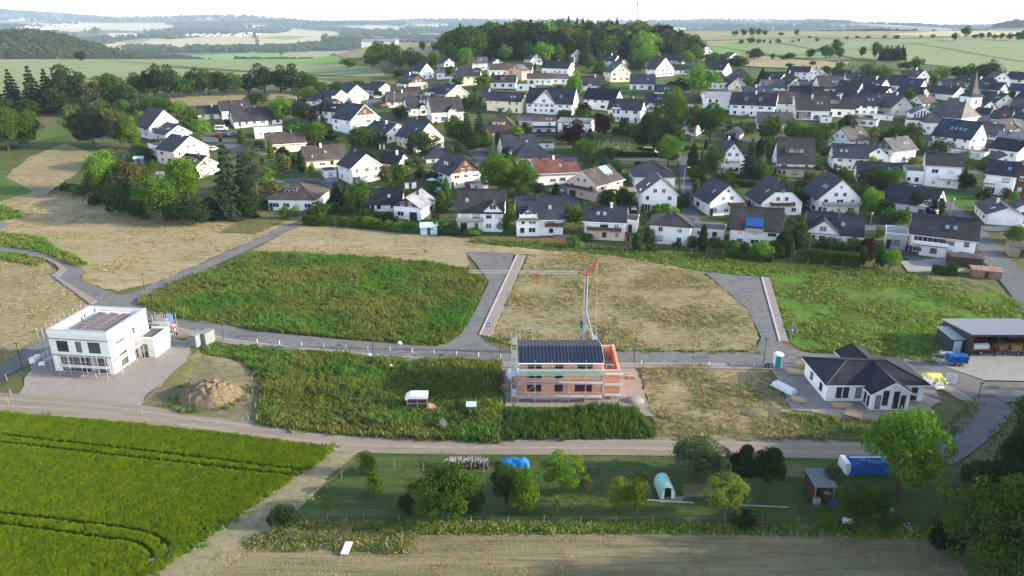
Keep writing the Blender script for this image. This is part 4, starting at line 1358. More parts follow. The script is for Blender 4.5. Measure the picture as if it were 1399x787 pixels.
# ---- village trees
CN = {'bright': 'bright green', 'mid': 'mid-green', 'dark': 'dark green', 'olive': 'olive', 'blue': 'blue-green', 'copper': 'dark red copper', 'yellow': 'yellow-green', 'greyish': 'grey-green', 'black': 'very dark'}
KK = {'conifer': ' conifer', 'bush': ' shrub', 'loose': ' airy tree', 'column': ' columnar cypress', 'broad': ' round tree', 'wide': ' spreading tree', 'tall': ' upright tree'}
def vt(where, lst, **k):
    for a in lst:
        tree(*a, CN[a[5]] + KK[a[4]], where, group=k.get('group', 'village trees'))
vt('among the houses behind the curved street', [(386, 168, 36, 34, 'broad', 'bright'), (413, 168, 30, 26, 'broad', 'dark'), (445, 166, 40, 20, 'conifer', 'blue'), (428, 170, 22, 18, 'bush', 'copper'),
    (395, 196, 20, 34, 'bush', 'mid'), (430, 200, 34, 42, 'broad', 'mid'), (415, 196, 22, 24, 'bush', 'dark'), (336, 168, 22, 22, 'loose', 'bright'), (262, 170, 24, 26, 'broad', 'mid'), (274, 188, 26, 30, 'broad', 'bright'), (258, 182, 22, 26, 'broad', 'mid'),
    (498, 198, 26, 42, 'wide', 'mid'), (520, 202, 22, 24, 'bush', 'dark'), (576, 212, 34, 46, 'wide', 'dark'), (548, 232, 18, 36, 'bush', 'mid'), (530, 216, 12, 26, 'bush', 'mid'), (548, 162, 18, 26, 'bush', 'dark'), (516, 134, 12, 14, 'bush', 'dark'),
    (330, 196, 18, 10, 'column', 'mid'), (618, 210, 12, 16, 'bush', 'bright'), (620, 185, 28, 26, 'bush', 'mid')])
vt('beside the hipped house at left', [(461, 284, 36, 30, 'conifer', 'blue'), (492, 288, 42, 34, 'broad', 'mid'), (476, 282, 22, 18, 'bush', 'bright'), (390, 299, 19, 15, 'bush', 'mid'), (404, 299, 18, 13, 'bush', 'bright'), (425, 284, 20, 14, 'bush', 'dark'),
    (424, 300, 16, 22, 'bush', 'dark'), (437, 294, 20, 24, 'bush', 'dark'), (426, 236, 12, 14, 'bush', 'bright'), (476, 292, 16, 30, 'bush', 'dark'), (603, 280, 20, 14, 'column', 'olive'), (366, 286, 14, 18, 'bush', 'dark')])
vt('in the front gardens along the hay strip', [(470, 308, 12, 18, 'bush', 'mid'), (487, 310, 14, 20, 'bush', 'mid'), (502, 311, 16, 20, 'bush', 'bright'), (514, 312, 14, 18, 'bush', 'mid'), (530, 314, 14, 20, 'bush', 'mid'), (546, 316, 14, 18, 'bush', 'bright'), (558, 317, 16, 18, 'bush', 'mid'),
    (500, 300, 16, 30, 'bush', 'dark'), (530, 304, 14, 30, 'bush', 'dark'), (600, 318, 18, 30, 'bush', 'mid'), (620, 320, 14, 28, 'bush', 'dark'), (648, 322, 12, 22, 'bush', 'bright'), (690, 316, 24, 24, 'bush', 'mid'),
    (784, 338, 16, 20, 'bush', 'bright'), (800, 330, 12, 20, 'bush', 'mid'), (869, 343, 26, 11, 'column', 'mid'), (884, 336, 26, 24, 'bush', 'dark'), (888, 344, 12, 18, 'bush', 'mid'), (926, 340, 12, 16, 'bush', 'dark'), (945, 338, 16, 22, 'bush', 'dark'),
    (959, 344, 38, 11, 'column', 'dark'), (980, 342, 18, 30, 'bush', 'dark'), (1000, 352, 24, 20, 'column', 'mid'), (1012, 350, 20, 26, 'bush', 'mid'), (1040, 354, 26, 30, 'bush', 'bright'), (1058, 352, 24, 26, 'bush', 'mid'), (1066, 352, 36, 18, 'column', 'dark'),
    (1078, 354, 30, 10, 'column', 'mid'), (1088, 348, 34, 24, 'bush', 'dark'), (1100, 340, 22, 24, 'bush', 'greyish'), (1126, 350, 26, 34, 'bush', 'dark'), (1146, 352, 26, 30, 'bush', 'mid'), (1166, 352, 28, 32, 'bush', 'mid'), (1184, 358, 34, 30, 'bush', 'copper'),
    (1200, 366, 26, 20, 'bush', 'dark'), (1214, 369, 30, 28, 'broad', 'bright'), (1176, 362, 28, 12, 'column', 'dark'), (1326, 352, 20, 22, 'bush', 'greyish'), (1385, 330, 24, 30, 'bush', 'mid')])
vt('in the middle of the village', [(684, 268, 60, 54, 'broad', 'bright'), (716, 270, 50, 44, 'broad', 'mid'), (638, 196, 44, 22, 'conifer', 'blue'), (655, 200, 50, 24, 'conifer', 'blue'), (626, 198, 32, 32, 'broad', 'dark'), (648, 206, 26, 34, 'bush', 'dark'),
    (666, 198, 20, 14, 'bush', 'yellow'), (692, 220, 20, 16, 'bush', 'dark'), (700, 230, 18, 14, 'conifer', 'dark'), (783, 206, 42, 38, 'broad', 'copper'), (822, 188, 32, 26, 'broad', 'copper'), (798, 216, 28, 30, 'broad', 'bright'), (812, 222, 22, 34, 'wide', 'mid'),
    (891, 213, 66, 68, 'wide', 'dark'), (912, 228, 44, 34, 'broad', 'bright'), (918, 188, 68, 44, 'broad', 'mid'), (946, 190, 50, 30, 'loose', 'olive'), (970, 192, 50, 44, 'broad', 'mid'), (784, 140, 42, 24, 'tall', 'bright'), (790, 160, 14, 18, 'bush', 'bright'),
    (945, 240, 44, 14, 'column', 'dark'), (957, 240, 36, 15, 'conifer', 'mid'), (974, 240, 40, 26, 'broad', 'mid'), (948, 248, 22, 22, 'bush', 'mid'), (949, 272, 28, 13, 'bush', 'mid'), (962, 262, 14, 30, 'bush', 'greyish'), (1022, 250, 60, 30, 'conifer', 'blue'), (1040, 250, 28, 24, 'bush', 'mid'),
    (1002, 248, 12, 20, 'bush', 'bright'), (1036, 218, 10, 14, 'bush', 'dark'), (830, 218, 16, 18, 'bush', 'dark'), (850, 176, 16, 12, 'bush', 'dark'), (854, 182, 8, 16, 'bush', 'bright'), (828, 130, 16, 30, 'bush', 'mid'), (838, 144, 22, 24, 'broad', 'mid'),
    (660, 122, 22, 24, 'broad', 'bright'), (625, 120, 16, 18, 'broad', 'dark'), (616, 110, 20, 16, 'broad', 'mid'), (690, 138, 14, 30, 'bush', 'mid'), (712, 140, 12, 22, 'bush', 'mid'), (650, 146, 18, 26, 'bush', 'mid'), (665, 132, 12, 14, 'bush', 'mid'), (748, 134, 16, 26, 'broad', 'mid'),
    (765, 130, 14, 20, 'bush', 'dark'), (634, 150, 16, 22, 'bush', 'dark'), (605, 215, 10, 14, 'bush', 'mid'), (845, 300, 14, 22, 'bush', 'dark'), (832, 272, 14, 34, 'bush', 'mid'), (814, 268, 12, 18, 'bush', 'mid'), (930, 284, 20, 14, 'bush', 'mid'), (772, 160, 10, 24, 'bush', 'mid')])
vt('in front of the hilltop wood', [(925, 128, 20, 34, 'broad', 'dark'), (955, 128, 40, 56, 'wide', 'bright'), (938, 90, 20, 24, 'broad', 'bright'), (951, 88, 26, 26, 'broad', 'mid'), (970, 92, 20, 26, 'broad', 'mid'), (897, 102, 26, 22, 'broad', 'mid'), (858, 86, 24, 36, 'broad', 'mid'),
    (880, 92, 30, 40, 'wide', 'bright'), (872, 98, 16, 30, 'bush', 'dark'), (820, 100, 26, 22, 'conifer', 'mid'), (806, 96, 22, 16, 'tall', 'mid'), (760, 86, 24, 22, 'broad', 'mid'), (742, 88, 30, 26, 'broad', 'bright'), (720, 84, 26, 26, 'broad', 'mid'), (690, 84, 22, 20, 'broad', 'bright'),
    (800, 92, 18, 22, 'bush', 'dark'), (775, 94, 18, 22, 'bush', 'dark'), (635, 92, 26, 26, 'broad', 'bright'), (615, 86, 26, 26, 'broad', 'mid'), (648, 88, 18, 20, 'broad', 'dark'), (560, 96, 30, 24, 'broad', 'dark'), (542, 98, 34, 34, 'wide', 'mid'), (520, 92, 34, 30, 'broad', 'mid'),
    (508, 94, 26, 24, 'broad', 'mid'), (476, 92, 12, 24, 'bush', 'mid'), (575, 98, 26, 20, 'broad', 'dark'), (590, 94, 22, 22, 'broad', 'mid'), (545, 106, 12, 20, 'bush', 'dark'), (996, 94, 14, 22, 'bush', 'dark'), (1010, 94, 18, 28, 'broad', 'mid'), (986, 88, 14, 20, 'bush', 'greyish'), (1032, 82, 16, 22, 'wide', 'dark'),
    (1022, 116, 12, 20, 'bush', 'bright'), (1040, 116, 22, 18, 'conifer', 'dark')])
vt('around the old village core', [(1050, 196, 36, 30, 'broad', 'mid'), (1084, 204, 40, 38, 'broad', 'bright'), (1108, 208, 40, 50, 'wide', 'mid'), (1060, 178, 20, 16, 'bush', 'mid'), (1142, 104, 14, 16, 'broad', 'olive'), (1185, 110, 26, 36, 'wide', 'mid'), (1206, 112, 22, 24, 'broad', 'mid'), (1128, 102, 12, 18, 'bush', 'mid'),
    (1136, 178, 12, 14, 'bush', 'mid'), (1162, 172, 16, 26, 'bush', 'dark'), (1222, 204, 34, 30, 'broad', 'mid'), (1238, 208, 40, 30, 'tall', 'olive'), (1206, 206, 26, 30, 'bush', 'dark'), (1254, 210, 22, 16, 'broad', 'mid'), (1285, 210, 20, 26, 'broad', 'mid'), (1262, 172, 12, 24, 'bush', 'dark'), (1278, 182, 10, 20, 'bush', 'mid'),
    (1256, 140, 20, 16, 'conifer', 'mid'), (1246, 224, 10, 16, 'bush', 'yellow'), (1316, 230, 14, 20, 'bush', 'mid'), (1344, 244, 30, 32, 'wide', 'mid'), (1318, 262, 26, 24, 'broad', 'black'), (1302, 256, 14, 12, 'bush', 'dark'), (1345, 272, 14, 16, 'bush', 'dark'), (1372, 272, 16, 16, 'bush', 'olive'), (1345, 178, 12, 16, 'bush', 'copper'),
    (1270, 112, 16, 18, 'bush', 'bright'), (1285, 108, 18, 22, 'broad', 'bright'), (1305, 108, 18, 24, 'wide', 'dark'), (1322, 110, 22, 26, 'broad', 'mid'), (1350, 112, 30, 34, 'wide', 'dark'), (1338, 110, 22, 20, 'broad', 'dark'), (1380, 138, 16, 10, 'tall', 'mid'), (1297, 118, 10, 14, 'bush', 'dark'),
    (1150, 250, 22, 22, 'bush', 'mid'), (1124, 262, 18, 22, 'bush', 'bright'), (1100, 262, 20, 18, 'bush', 'copper'), (1190, 262, 34, 34, 'broad', 'dark'), (1214, 258, 30, 34, 'broad', 'mid'), (1188, 296, 40, 26, 'broad', 'bright'), (1206, 300, 28, 30, 'bush', 'dark'), (1176, 290, 40, 22, 'broad', 'dark'),
    (1252, 292, 34, 26, 'broad', 'dark'), (1281, 294, 24, 14, 'column', 'dark'), (1104, 280, 20, 14, 'bush', 'dark'), (1090, 338, 40, 20, 'broad', 'dark'), (1048, 240, 20, 22, 'bush', 'dark'), (1118, 232, 12, 14, 'bush', 'mid'), (1020, 184, 10, 16, 'bush', 'dark'), (1010, 180, 14, 14, 'bush', 'mid'), (1232, 306, 20, 30, 'bush', 'mid'), (1212, 304, 22, 26, 'bush', 'mid')])
# ---- field trees on the right plateau
def ft(px, py, h_, w_=None, kind='broad', leaf='mid'):
    tree(px, py, h_, w_ or h_ * 0.95, kind, leaf, {'broad': 'lone round field tree', 'bush': 'lone field bush', 'conifer': 'dark field conifer', 'wide': 'broad field tree'}[kind], 'on the fields beyond the village at right', lod='far', group='trees on the right-hand fields')
for a in ((1004, 49, 7, 10), (1016, 49, 9, 10), (1027, 50, 12, 11), (1036, 49, 10, 9), (1045, 49, 8, 8), (1067, 49, 5, 8), (1088, 49, 9, 7), (1013, 60, 6, 7), (1026, 60, 9, 12), (1037, 60, 7, 7), (1063, 60, 7, 8), (1044, 59, 5, 4), (1052, 60, 5, 4),
          (1091, 57, 4, 5), (1106, 53, 4, 5), (1116, 57, 5, 7), (1083, 58, 3, 5), (1157, 54, 4, 6), (1171, 53, 4, 6), (1186, 53, 4, 7), (1208, 53, 5, 6), (1225, 54, 6, 9), (1258, 52, 4, 5), (1274, 52, 5, 8), (1304, 56, 11, 10), (1318, 51, 15, 13),
          (1332, 53, 6, 10), (1340, 53, 8, 9), (1350, 53, 9, 7), (1359, 54, 7, 8), (1368, 54, 9, 8), (1379, 55, 10, 10), (1391, 56, 12, 12), (1397, 56, 14, 10), (1030, 82, 14, 24), (1055, 82, 9, 8), (1069, 82, 6, 9), (1079, 82, 10, 15), (1106, 80, 13, 14),
          (1128, 80, 18, 26), (1147, 80, 14, 13), (1142, 76, 22, 16), (1177, 78, 14, 12), (1195, 80, 22, 16), (1251, 98, 20, 18), (1238, 96, 12, 14), (1230, 95, 10, 9), (1079, 92, 6, 12), (1110, 90, 7, 10), (1147, 98, 14, 12)):
    ft(*a)
for k in range(11):
    ft(1203 + k * 3.1, 82 + (k % 3) * 0.6, 17 + (k * 7) % 5, 8, 'conifer', 'black' if k % 2 else 'dark')
# fields at left
for a in ((112, 84, 14, 18, 'broad', 'dark'), (384, 77, 12, 9, 'broad', 'olive'), (446, 64, 18, 14, 'broad', 'bright'), (456, 64, 14, 12, 'broad', 'mid'), (466, 62, 12, 12, 'broad', 'mid'), (478, 61, 13, 16, 'broad', 'mid'), (492, 58, 10, 14, 'broad', 'mid'), (531, 56, 8, 14, 'broad', 'mid'),
          (505, 56, 8, 14, 'broad', 'mid'), (578, 70, 14, 12, 'broad', 'mid'), (581, 58, 9, 10, 'broad', 'mid'), (596, 70, 12, 20, 'bush', 'mid'), (518, 80, 22, 26, 'broad', 'dark'), (536, 78, 20, 20, 'broad', 'mid'), (604, 68, 14, 16, 'broad', 'dark')):
    tree(*a, 'field tree', 'on the fields left of the hilltop wood', lod='far', group='trees on the left-hand fields')

# ---- hilltop wood: trees one can tell apart, front ones largest
wr = random.Random(5)
wood = [(598, 66), (615, 84), (640, 88), (690, 82), (740, 84), (800, 88), (870, 90), (915, 84), (958, 76), (955, 62), (925, 50), (880, 46), (800, 44), (720, 44), (640, 48), (606, 54)]
cnt = 0
back = []
for i in range(3000):
    px, py = wr.uniform(598, 990), wr.uniform(44, 92)
    if not inside(wood, px, py):
        continue
    p_ = P(px, py)
    if any((p_.x - a) ** 2 + (p_.y - b) ** 2 < 36 for a, b, c in TREES[-cnt - 1:]):
        continue
    topy = np.interp(px, [598, 620, 680, 720, 740, 870, 900, 925, 950, 990], [52, 41, 32, 28, 26, 30, 35, 44, 52, 60])
    h_ = min(22, max(7, (py - topy) * mpp(p_))) * wr.uniform(0.72, 1.06)
    con = wr.random() < (0.28 if 740 < px < 860 else 0.1)
    if py < 66:
        back.append((p_.x, p_.y, p_.z, h_, con))
        TREES.append((p_.x, p_.y, 4))
        cnt += 1
        continue
    lf = wr.choice(['dark', 'dark', 'mid', 'mid', 'olive', 'black', 'bright']) if not con else wr.choice(['blue', 'black', 'dark'])
    if con:
        h_ *= 1.12
    simple_tree(p_, h_, 'conifer' if con else wr.choice(['broad', 'tall', 'wide']), lf, ('dark conifer' if con else 'leafy green tree') + ' in the dense wood on the hilltop behind the village', 'far', 'trees of the hilltop wood', name='conifer' if con else 'broadleaf_tree', w=1.25 if con else 1.0)
    TREES.append((p_.x, p_.y, 4))
    cnt += 1
    if cnt >= 330:
        break
for nm_, kd_, lf_ in (('bw0', 'broad', 'mid'), ('bw1', 'tall', 'dark'), ('bw2', 'wide', 'olive'), ('bw3', 'conifer', 'black')):
    me = quads_mesh(nm_, crown(kd_, 400, 900, 0.085))
    me.materials.clear()
    me.materials.append(M['leaf_' + lf_])
    SRC[nm_] = bpy.data.objects.new(nm_, me)
gn_scatter('hilltop_wood', [b[:4] for b in back if not b[4]], ['bw0', 'bw1', 'bw2'])['label'] = 'rear part of the wood on the hilltop'
gn_scatter('hilltop_conifers', [(b[0], b[1], b[2], b[3] * 1.12) for b in back if b[4]], ['bw3'])

# ---- far woods as masses
def far_src(name, kind, n, leaf, seed):
    v = crown(kind, seed, n, leaf)
    me = quads_mesh(name, v)
    me.materials.clear()
    me.materials.append(M['wood_leaf'])
    SRC[name] = bpy.data.objects.new(name, me)
far_src('fw0', 'broad', 200, 0.22, 5)
far_src('fw1', 'wide', 200, 0.22, 6)
far_src('fw2', 'tall', 160, 0.22, 7)
far_src('fb0', 'wide', 40, 0.5, 8)
far_src('fb1', 'bush', 40, 0.5, 9)
goldp = [world_poly(q) for q in ([(30, 41), (64, 34), (150, 31.5), (225, 31.5), (240, 40), (215, 44), (150, 41), (90, 45)],
          [(120, 63), (170, 56), (210, 52.5), (230, 54), (280, 51), (345, 48), (352, 60), (300, 65), (250, 67), (190, 66), (150, 67)],
          [(352, 46), (400, 38.5), (430, 42), (474, 48), (440, 60), (400, 64), (354, 66)], [(450, 36.5), (520, 34.5), (560, 37), (530, 42), (480, 41)], [(565, 34), (630, 33), (610, 37), (575, 38)],
          [(1210, 47), (1399, 38), (1640, 40), (1640, 48), (1399, 48), (1300, 50), (1230, 49)])]
def wooded(x, y, thr=0.0):
    return mnoise.noise(Vector((x / 650, y / 480, 1.7))) + 0.4 * mnoise.noise(Vector((x / 200, y / 160, 4.1))) > thr
pts = []
r = random.Random(11)
for i in range(7000):       # wooded hill at left
    y = r.uniform(1050, 1800)
    x = y * r.uniform(-0.86, -0.48)
    if H(x, y) > -34 + 14 * mnoise.noise(Vector((x / 90, y / 90, 0))):
        pts.append((x, y, H(x, y) - 1, r.uniform(7, 19)))
for i in range(5200):       # band of wood beyond the plateau edge
    y = r.uniform(1500, 2150)
    s = r.uniform(-0.50, -0.06)
    if mnoise.noise(Vector((s * 9, y / 500, 9))) > -0.22:
        pts.append((s * y, y, H(s * y, y) - 1, r.uniform(9, 16)))
gn_scatter('distant_wood', pts, ['fw0', 'fw1', 'fw2'])
pts = []
for i in range(52000):
    y = 2100 * math.exp(r.random() * 1.46)
    s = r.uniform(-0.78, 0.78)
    x = s * y
    if y > 8000 and r.random() < 0.4:
        continue
    if not wooded(x, y, 0.02 if y < 6500 else -0.25):
        continue
    if any(inside(g, x, y) for g in goldp):
        continue
    pts.append((x, y, H(x, y) - 2, r.uniform(12, 18) * (1 + (y - 2000) / 9000)))
for i in range(2600):
    y = r.uniform(2700, 3500)
    x = r.uniform(1650, 2500)
    if H(x, y) > 20:
        pts.append((x, y, H(x, y) - 2, r.uniform(10, 16)))
gn_scatter('distant_wood', pts, ['fb0', 'fb1'])

# ------------------------------------------------------------------ houses
WIN = {}
def window_meshes(w, h, style):
    """frame and pane meshes, front at -y, origin at the bottom centre on the wall face"""
    key = (round(w, 1), round(h, 1), style)
    if key in WIN:
        return WIN[key]
    w, h = key[0], key[1]
    fr = 'dark_frame' if style.startswith('d') else 'white_paint'
    mb = MB()
    t, d = 0.07, 0.07
    mb.box(-w / 2, w / 2, -d, -0.002, 0, t).box(-w / 2, w / 2, -d, -0.002, h - t, h)
    mb.box(-w / 2, -w / 2 + t, -d, -0.002, t, h - t).box(w / 2 - t, w / 2, -d, -0.002, t, h - t)
    if w > 1.05 and h > 0.8:
        nm = 1 if w < 2.0 else 2
        for k in range(nm):
            x = -w / 2 + w * (k + 1) / (nm + 1)
            mb.box(x - 0.04, x + 0.04, -d + 0.01, -0.004, t, h - t)
    mb.box(-w / 2 - 0.06, w / 2 + 0.06, -0.15, -0.001, -0.05, -0.003)
    pn = MB().box(-w / 2 + t, w / 2 - t, -0.035, -0.012, t, h - t)
    one = MB()
    one.v, one.f, one.m = list(mb.v), list(mb.f), list(mb.m)
    b = len(one.v)
    one.v += pn.v
    one.f += [tuple(b + i for i in f) for f in pn.f]
    one.m += [1] * len(pn.f)
    WIN[key] = (mb.mesh('window_frame', [fr]), pn.mesh('window_pane', ['glass']), one.mesh('window', [fr, 'glass']))
    return WIN[key]

SHUT = {}
def shutter_mesh(w, h):
    key = (round(w, 1), round(h, 1))
    if key not in SHUT:
        w, h = key
        mb = MB()
        n = max(3, int(h / 0.12))
        for k in range(n):
            mb.box(-w / 2 + 0.08, w / 2 - 0.08, -0.058, -0.037, h * k / n + 0.008, h * (k + 1) / n)
        SHUT[key] = mb.mesh('roller_shutter', ['shutter'])
    return SHUT[key]

def put_window(parent, x, y, z, rz, w, h, near, style='w', shut=0.0, name='window'):
    fr, pn, one = window_meshes(w, h, style)
    if near:
        o = link(name, fr, parent, (x, y, z), (0, 0, rz))
        link('pane', pn, o)
        if shut > 0:
            hs = round(max(0.2, (h - 0.14) * shut), 1)
            link('roller_shutter', shutter_mesh(w, hs), o, (0, 0, h - 0.05 - hs))
    else:
        o = link(name, one, parent, (x, y, z), (0, 0, rz))
    return o

def gable_roof_mb(L_, S, zE, tan, og=0.45, oe=0.55, th=0.22):
    """chevron section extruded along x; mi 0 covering, 1 fascia"""
    zR = zE + S / 2 * tan
    e = S / 2 + oe
    zo = zE - oe * tan + 0.03
    sec = [(-e, zo), (0, zR + 0.03), (e, zo), (e, zo + th), (0, zR + 0.03 + th), (-e, zo + th)]
    mb = MB()
    a0, a1 = -L_ / 2 - og, L_ / 2 + og
    n = 6
    pts = [(a0, b, z) for b, z in sec] + [(a1, b, z) for b, z in sec]
    mb.poly(pts, [(3 + 0, 3 + 6, 4 + 6, 4), (4, 4 + 6, 5 + 6, 5)], 0)
    mb.poly(pts, [(0, 1, 4, 5), (1, 2, 3, 4), (11, 10, 7, 6), (10, 9, 8, 7), (0, 6, 7, 1), (1, 7, 8, 2), (0, 5, 11, 6), (2, 8, 9, 3)], 1)
    # ridge cap
    mb.bar((a0 + 0.02, 0, zR + 0.05 + th), (a1 - 0.02, 0, zR + 0.05 + th), 0.16, 0)
    return mb

def hip_roof_mb(L_, S, zE, tan, o=0.55, th=0.2, ridge=None):
    zb = zE - 0.02
    x0, x1, y = -L_ / 2 - o, L_ / 2 + o, S / 2 + o
    rl = max(0.3, L_ - S) / 2 if ridge is None else ridge / 2
    zR = zb + th + (S / 2 + o) * tan
    mb = MB()
    mb.box(x0, x1, -y, y, zb, zb + th, 1)
    q = [(x0, -y, zb + th + 0.002), (x1, -y, zb + th + 0.002), (x1, y, zb + th + 0.002), (x0, y, zb + th + 0.002), (-rl, 0, zR), (rl, 0, zR)]
    mb.poly(q, [(0, 1, 5, 4), (2, 3, 4, 5), (3, 0, 4), (1, 2, 5), (3, 2, 1, 0)], 0)
    for a, b in ((0, 4), (3, 4), (1, 5), (2, 5), (4, 5)):
        mb.bar(Vector(q[a]) + Vector((0, 0, 0.02)), Vector(q[b]) + Vector((0, 0, 0.02)), 0.13, 0)
    return mb

RN = {'slate': 'dark slate', 'black': 'black', 'brown': 'brown', 'red': 'red-tiled', 'grey': 'grey', 'blue': 'blue-grey', 'light_grey': 'light grey', 'anthracite': 'charcoal'}
WN = {'white': 'white', 'cream': 'cream', 'pale_yellow': 'pale yellow', 'pink': 'pale pink', 'beige': 'beige', 'grey': 'grey', 'orange': 'orange', 'brown': 'brown', 'dark': 'dark', 'green_white': 'pale greenish', 'slate_clad': 'slate-clad'}
KDESC = {'E': 'gabled', 'G': 'gable-fronted', 'H': 'hip-roofed', 'F': 'flat-roofed'}
HOUSES = []

def house(px, py, kind, wpx, hpx, d=10, tw=0, pitch=40, roof='slate', wall='white', where='in the village', label=None, **k):
    base = P(px, py)
    s = mpp(base)
    ang = math.atan2(CAM_Z - base.z, math.hypot(base.x, base.y))
    Wd = wpx * s / max(0.5, math.cos(R(tw)))
    Hh = hpx * s / math.cos(ang)
    phi = math.atan2(base.x, base.y)
    rz = (-phi + R(tw)) if k.get('view', True) else R(tw)
    near = py > 205
    rr = random.Random(int(px * 131 + py * 17))
    nm = k.get('name', 'house')
    o = link(nm, None, None, base, (0, 0, rz))
    wn_, rn_ = k.get('wn', WN[wall]), RN[roof]
    desc = label or f"{wn_} {k.get('kd', KDESC[kind])} house with {rn_} roof"
    if label:
        tag(o, label, k.get('cat', 'house'), k.get('group', 'houses of the village'))
    else:
        later(o, px, desc, where, k.get('cat', 'house'), k.get('group', 'houses of the village'))
    tan = math.tan(R(pitch))
    F_ = -3.0
    L_, S = (Wd, d) if kind != 'G' else (d, Wd)
    if kind == 'H' and Wd < d:
        L_, S = d, Wd
    turn = 0 if kind in 'EF' or (kind == 'H' and Wd >= d) else (R(-90) if tw > 0 else R(90))
    # walls (house frame: front wall on y = 0 facing -y, depth along +y)
    wb = MB()
    if kind in 'FH':
        wb.box(-Wd / 2, Wd / 2, 0, d, F_, Hh)
    elif kind == 'E':
        wb.prism([(0, F_), (d, F_), (d, Hh), (d / 2, Hh + d / 2 * tan), (0, Hh)], -Wd / 2, Wd / 2, 'x')
    else:
        wb.prism([(-Wd / 2, F_), (Wd / 2, F_), (Wd / 2, Hh), (0, Hh + Wd / 2 * tan), (-Wd / 2, Hh)], 0, d, 'y')
    part('wall', wb, 'wall_' + wall, o)
    if kind == 'F':
        rb = MB().box(-Wd / 2 - 0.15, Wd / 2 + 0.15, -0.15, d + 0.15, Hh + 0.002, Hh + 0.25, 1).box(-Wd / 2, Wd / 2, 0, d, Hh + 0.252, Hh + 0.262, 0)
        rf = part('roof', rb, ['roof_' + roof, k.get('fascia', 'white_paint')], o)
    elif kind == 'H':
        rf = part('roof', hip_roof_mb(L_, S, Hh, tan, ridge=k.get('ridge')), ['roof_' + roof, 'dark_frame'], o, (0, d / 2, 0), (0, 0, turn))
    else:
        fas = 'white_paint' if k.get('fas', rr.random() < 0.35) else 'dark_frame'
        rf = part('roof', gable_roof_mb(L_, S, Hh, tan, k.get('og', 0.45)), ['roof_' + roof, fas], o, (0, d / 2, 0), (0, 0, turn))
    zt = lambda b: Hh + (S / 2 - abs(b)) * tan + 0.25 if kind != 'F' else Hh + 0.26   # top of the covering at offset b from the ridge
    if near and kind in 'EG':
        part('gutter', MB().bar((-L_ / 2 - 0.45, -S / 2 - 0.62, Hh - 0.55 * tan + 0.06), (L_ / 2 + 0.45, -S / 2 - 0.62, Hh - 0.55 * tan + 0.06), 0.12), rr.choice(['metal', 'shutter', 'dark_frame']), rf)
        part('downpipe', MB().bar((-Wd / 2 + 0.15, -0.08, 0), (-Wd / 2 + 0.15, -0.08, Hh - 0.3), 0.09), 'metal', o)
    # chimney
    if k.get('chim', rr.random() < 0.75) and kind != 'F':
        cx = k.get('cx', rr.uniform(-0.25, 0.25)) * L_
        cb = rr.uniform(-0.12, 0.0) * S
        zz = zt(cb)
        c = MB().box(cx - 0.3, cx + 0.3, cb - 0.28, cb + 0.28, zz - 0.9, zz + 0.95 + abs(cb) * tan * 0.5).box(cx - 0.36, cx + 0.36, cb - 0.34, cb + 0.34, zz + 0.95 + abs(cb) * tan * 0.5, zz + 1.05 + abs(cb) * tan * 0.5)
        part('chimney', c, k.get('cm', rr.choice(['chimney_slate', 'chimney_brick', 'white_paint', 'chimney_slate'])), rf)
    # skylights on the slope one sees (roof frame front slope is -y)
    nsky = k.get('sky', 1 if rr.random() < 0.35 else 0)
    if nsky == 0 and not k.get('dorm') and rr.random() < 0.35:
        nsky = rr.choice([1, 1, 2])
    if kind in 'EGH' and nsky:
        for j in range(nsky):
            fx = k.get('skx', 0.22) * L_ + (j - (nsky - 1) / 2) * 1.6
            b = -S * 0.27
            fb = MB().box(-0.42, 0.42, -0.6, 0.6, -0.05, 0.09)
            g = link('skylight', fb.mesh('skylight', ['metal']), rf, (fx, b, zt(b) + 0.02), (math.atan(tan), 0, 0))
            if False:
                pass
            g.data.materials.append(M['skylight_glass'])
            for pl in g.data.polygons:
                if pl.normal.z > 0.9:
                    pl.material_index = 1
    if k.get('solar'):
        nx, ny = k['solar']
        for ix in range(nx):
            for iy in range(ny):
                fx = k.get('solx', -0.2) * L_ + ix * 1.05
                t_ = 0.9 + iy * 1.7
                b = -(t_ * math.cos(math.atan(tan)))
                pb = MB().box(-0.5, 0.5, -0.82, 0.82, 0.03, 0.08)
                link('solar_panel', pb.mesh('solar_panel', ['solar_blue' if k.get('solc') else 'solar']), rf, (fx, b, zt(b) + 0.05), (math.atan(tan), 0, 0))
    # dormer on the front slope: (x offset m, width m, height m)
    for dx, dw in k.get('dorm', []):
        b0 = -S * 0.30
        z0 = zt(b0) - 0.3
        hh = 1.5
        dd = min(hh / tan + 1.2, S * 0.3)
        db = MB().box(dx - dw / 2, dx + dw / 2, b0 - 0.3, b0 + dd, z0 - 0.6, z0 + hh, 0)
        db.box(dx - dw / 2 - 0.2, dx + dw / 2 + 0.2, b0 - 0.6, b0 + dd + 0.3, z0 + hh + 0.003, z0 + hh + 0.16, 1)
        dm = part('dormer', db, ['wall_' + k.get('dwall', 'slate_clad'), 'roof_' + roof], rf)
        for q in range(max(1, int(dw / 1.8))):
            xx = dx + (q - (max(1, int(dw / 1.8)) - 1) / 2) * 1.6
            # windows are one more step down, so part of the roof's dormer level: flat panes set in the dormer wall
            wm = window_meshes(1.0, 1.0, 'w')[2]
            link('dormer_window', wm, rf, (xx, b0 - 0.302, z0 + 0.25))
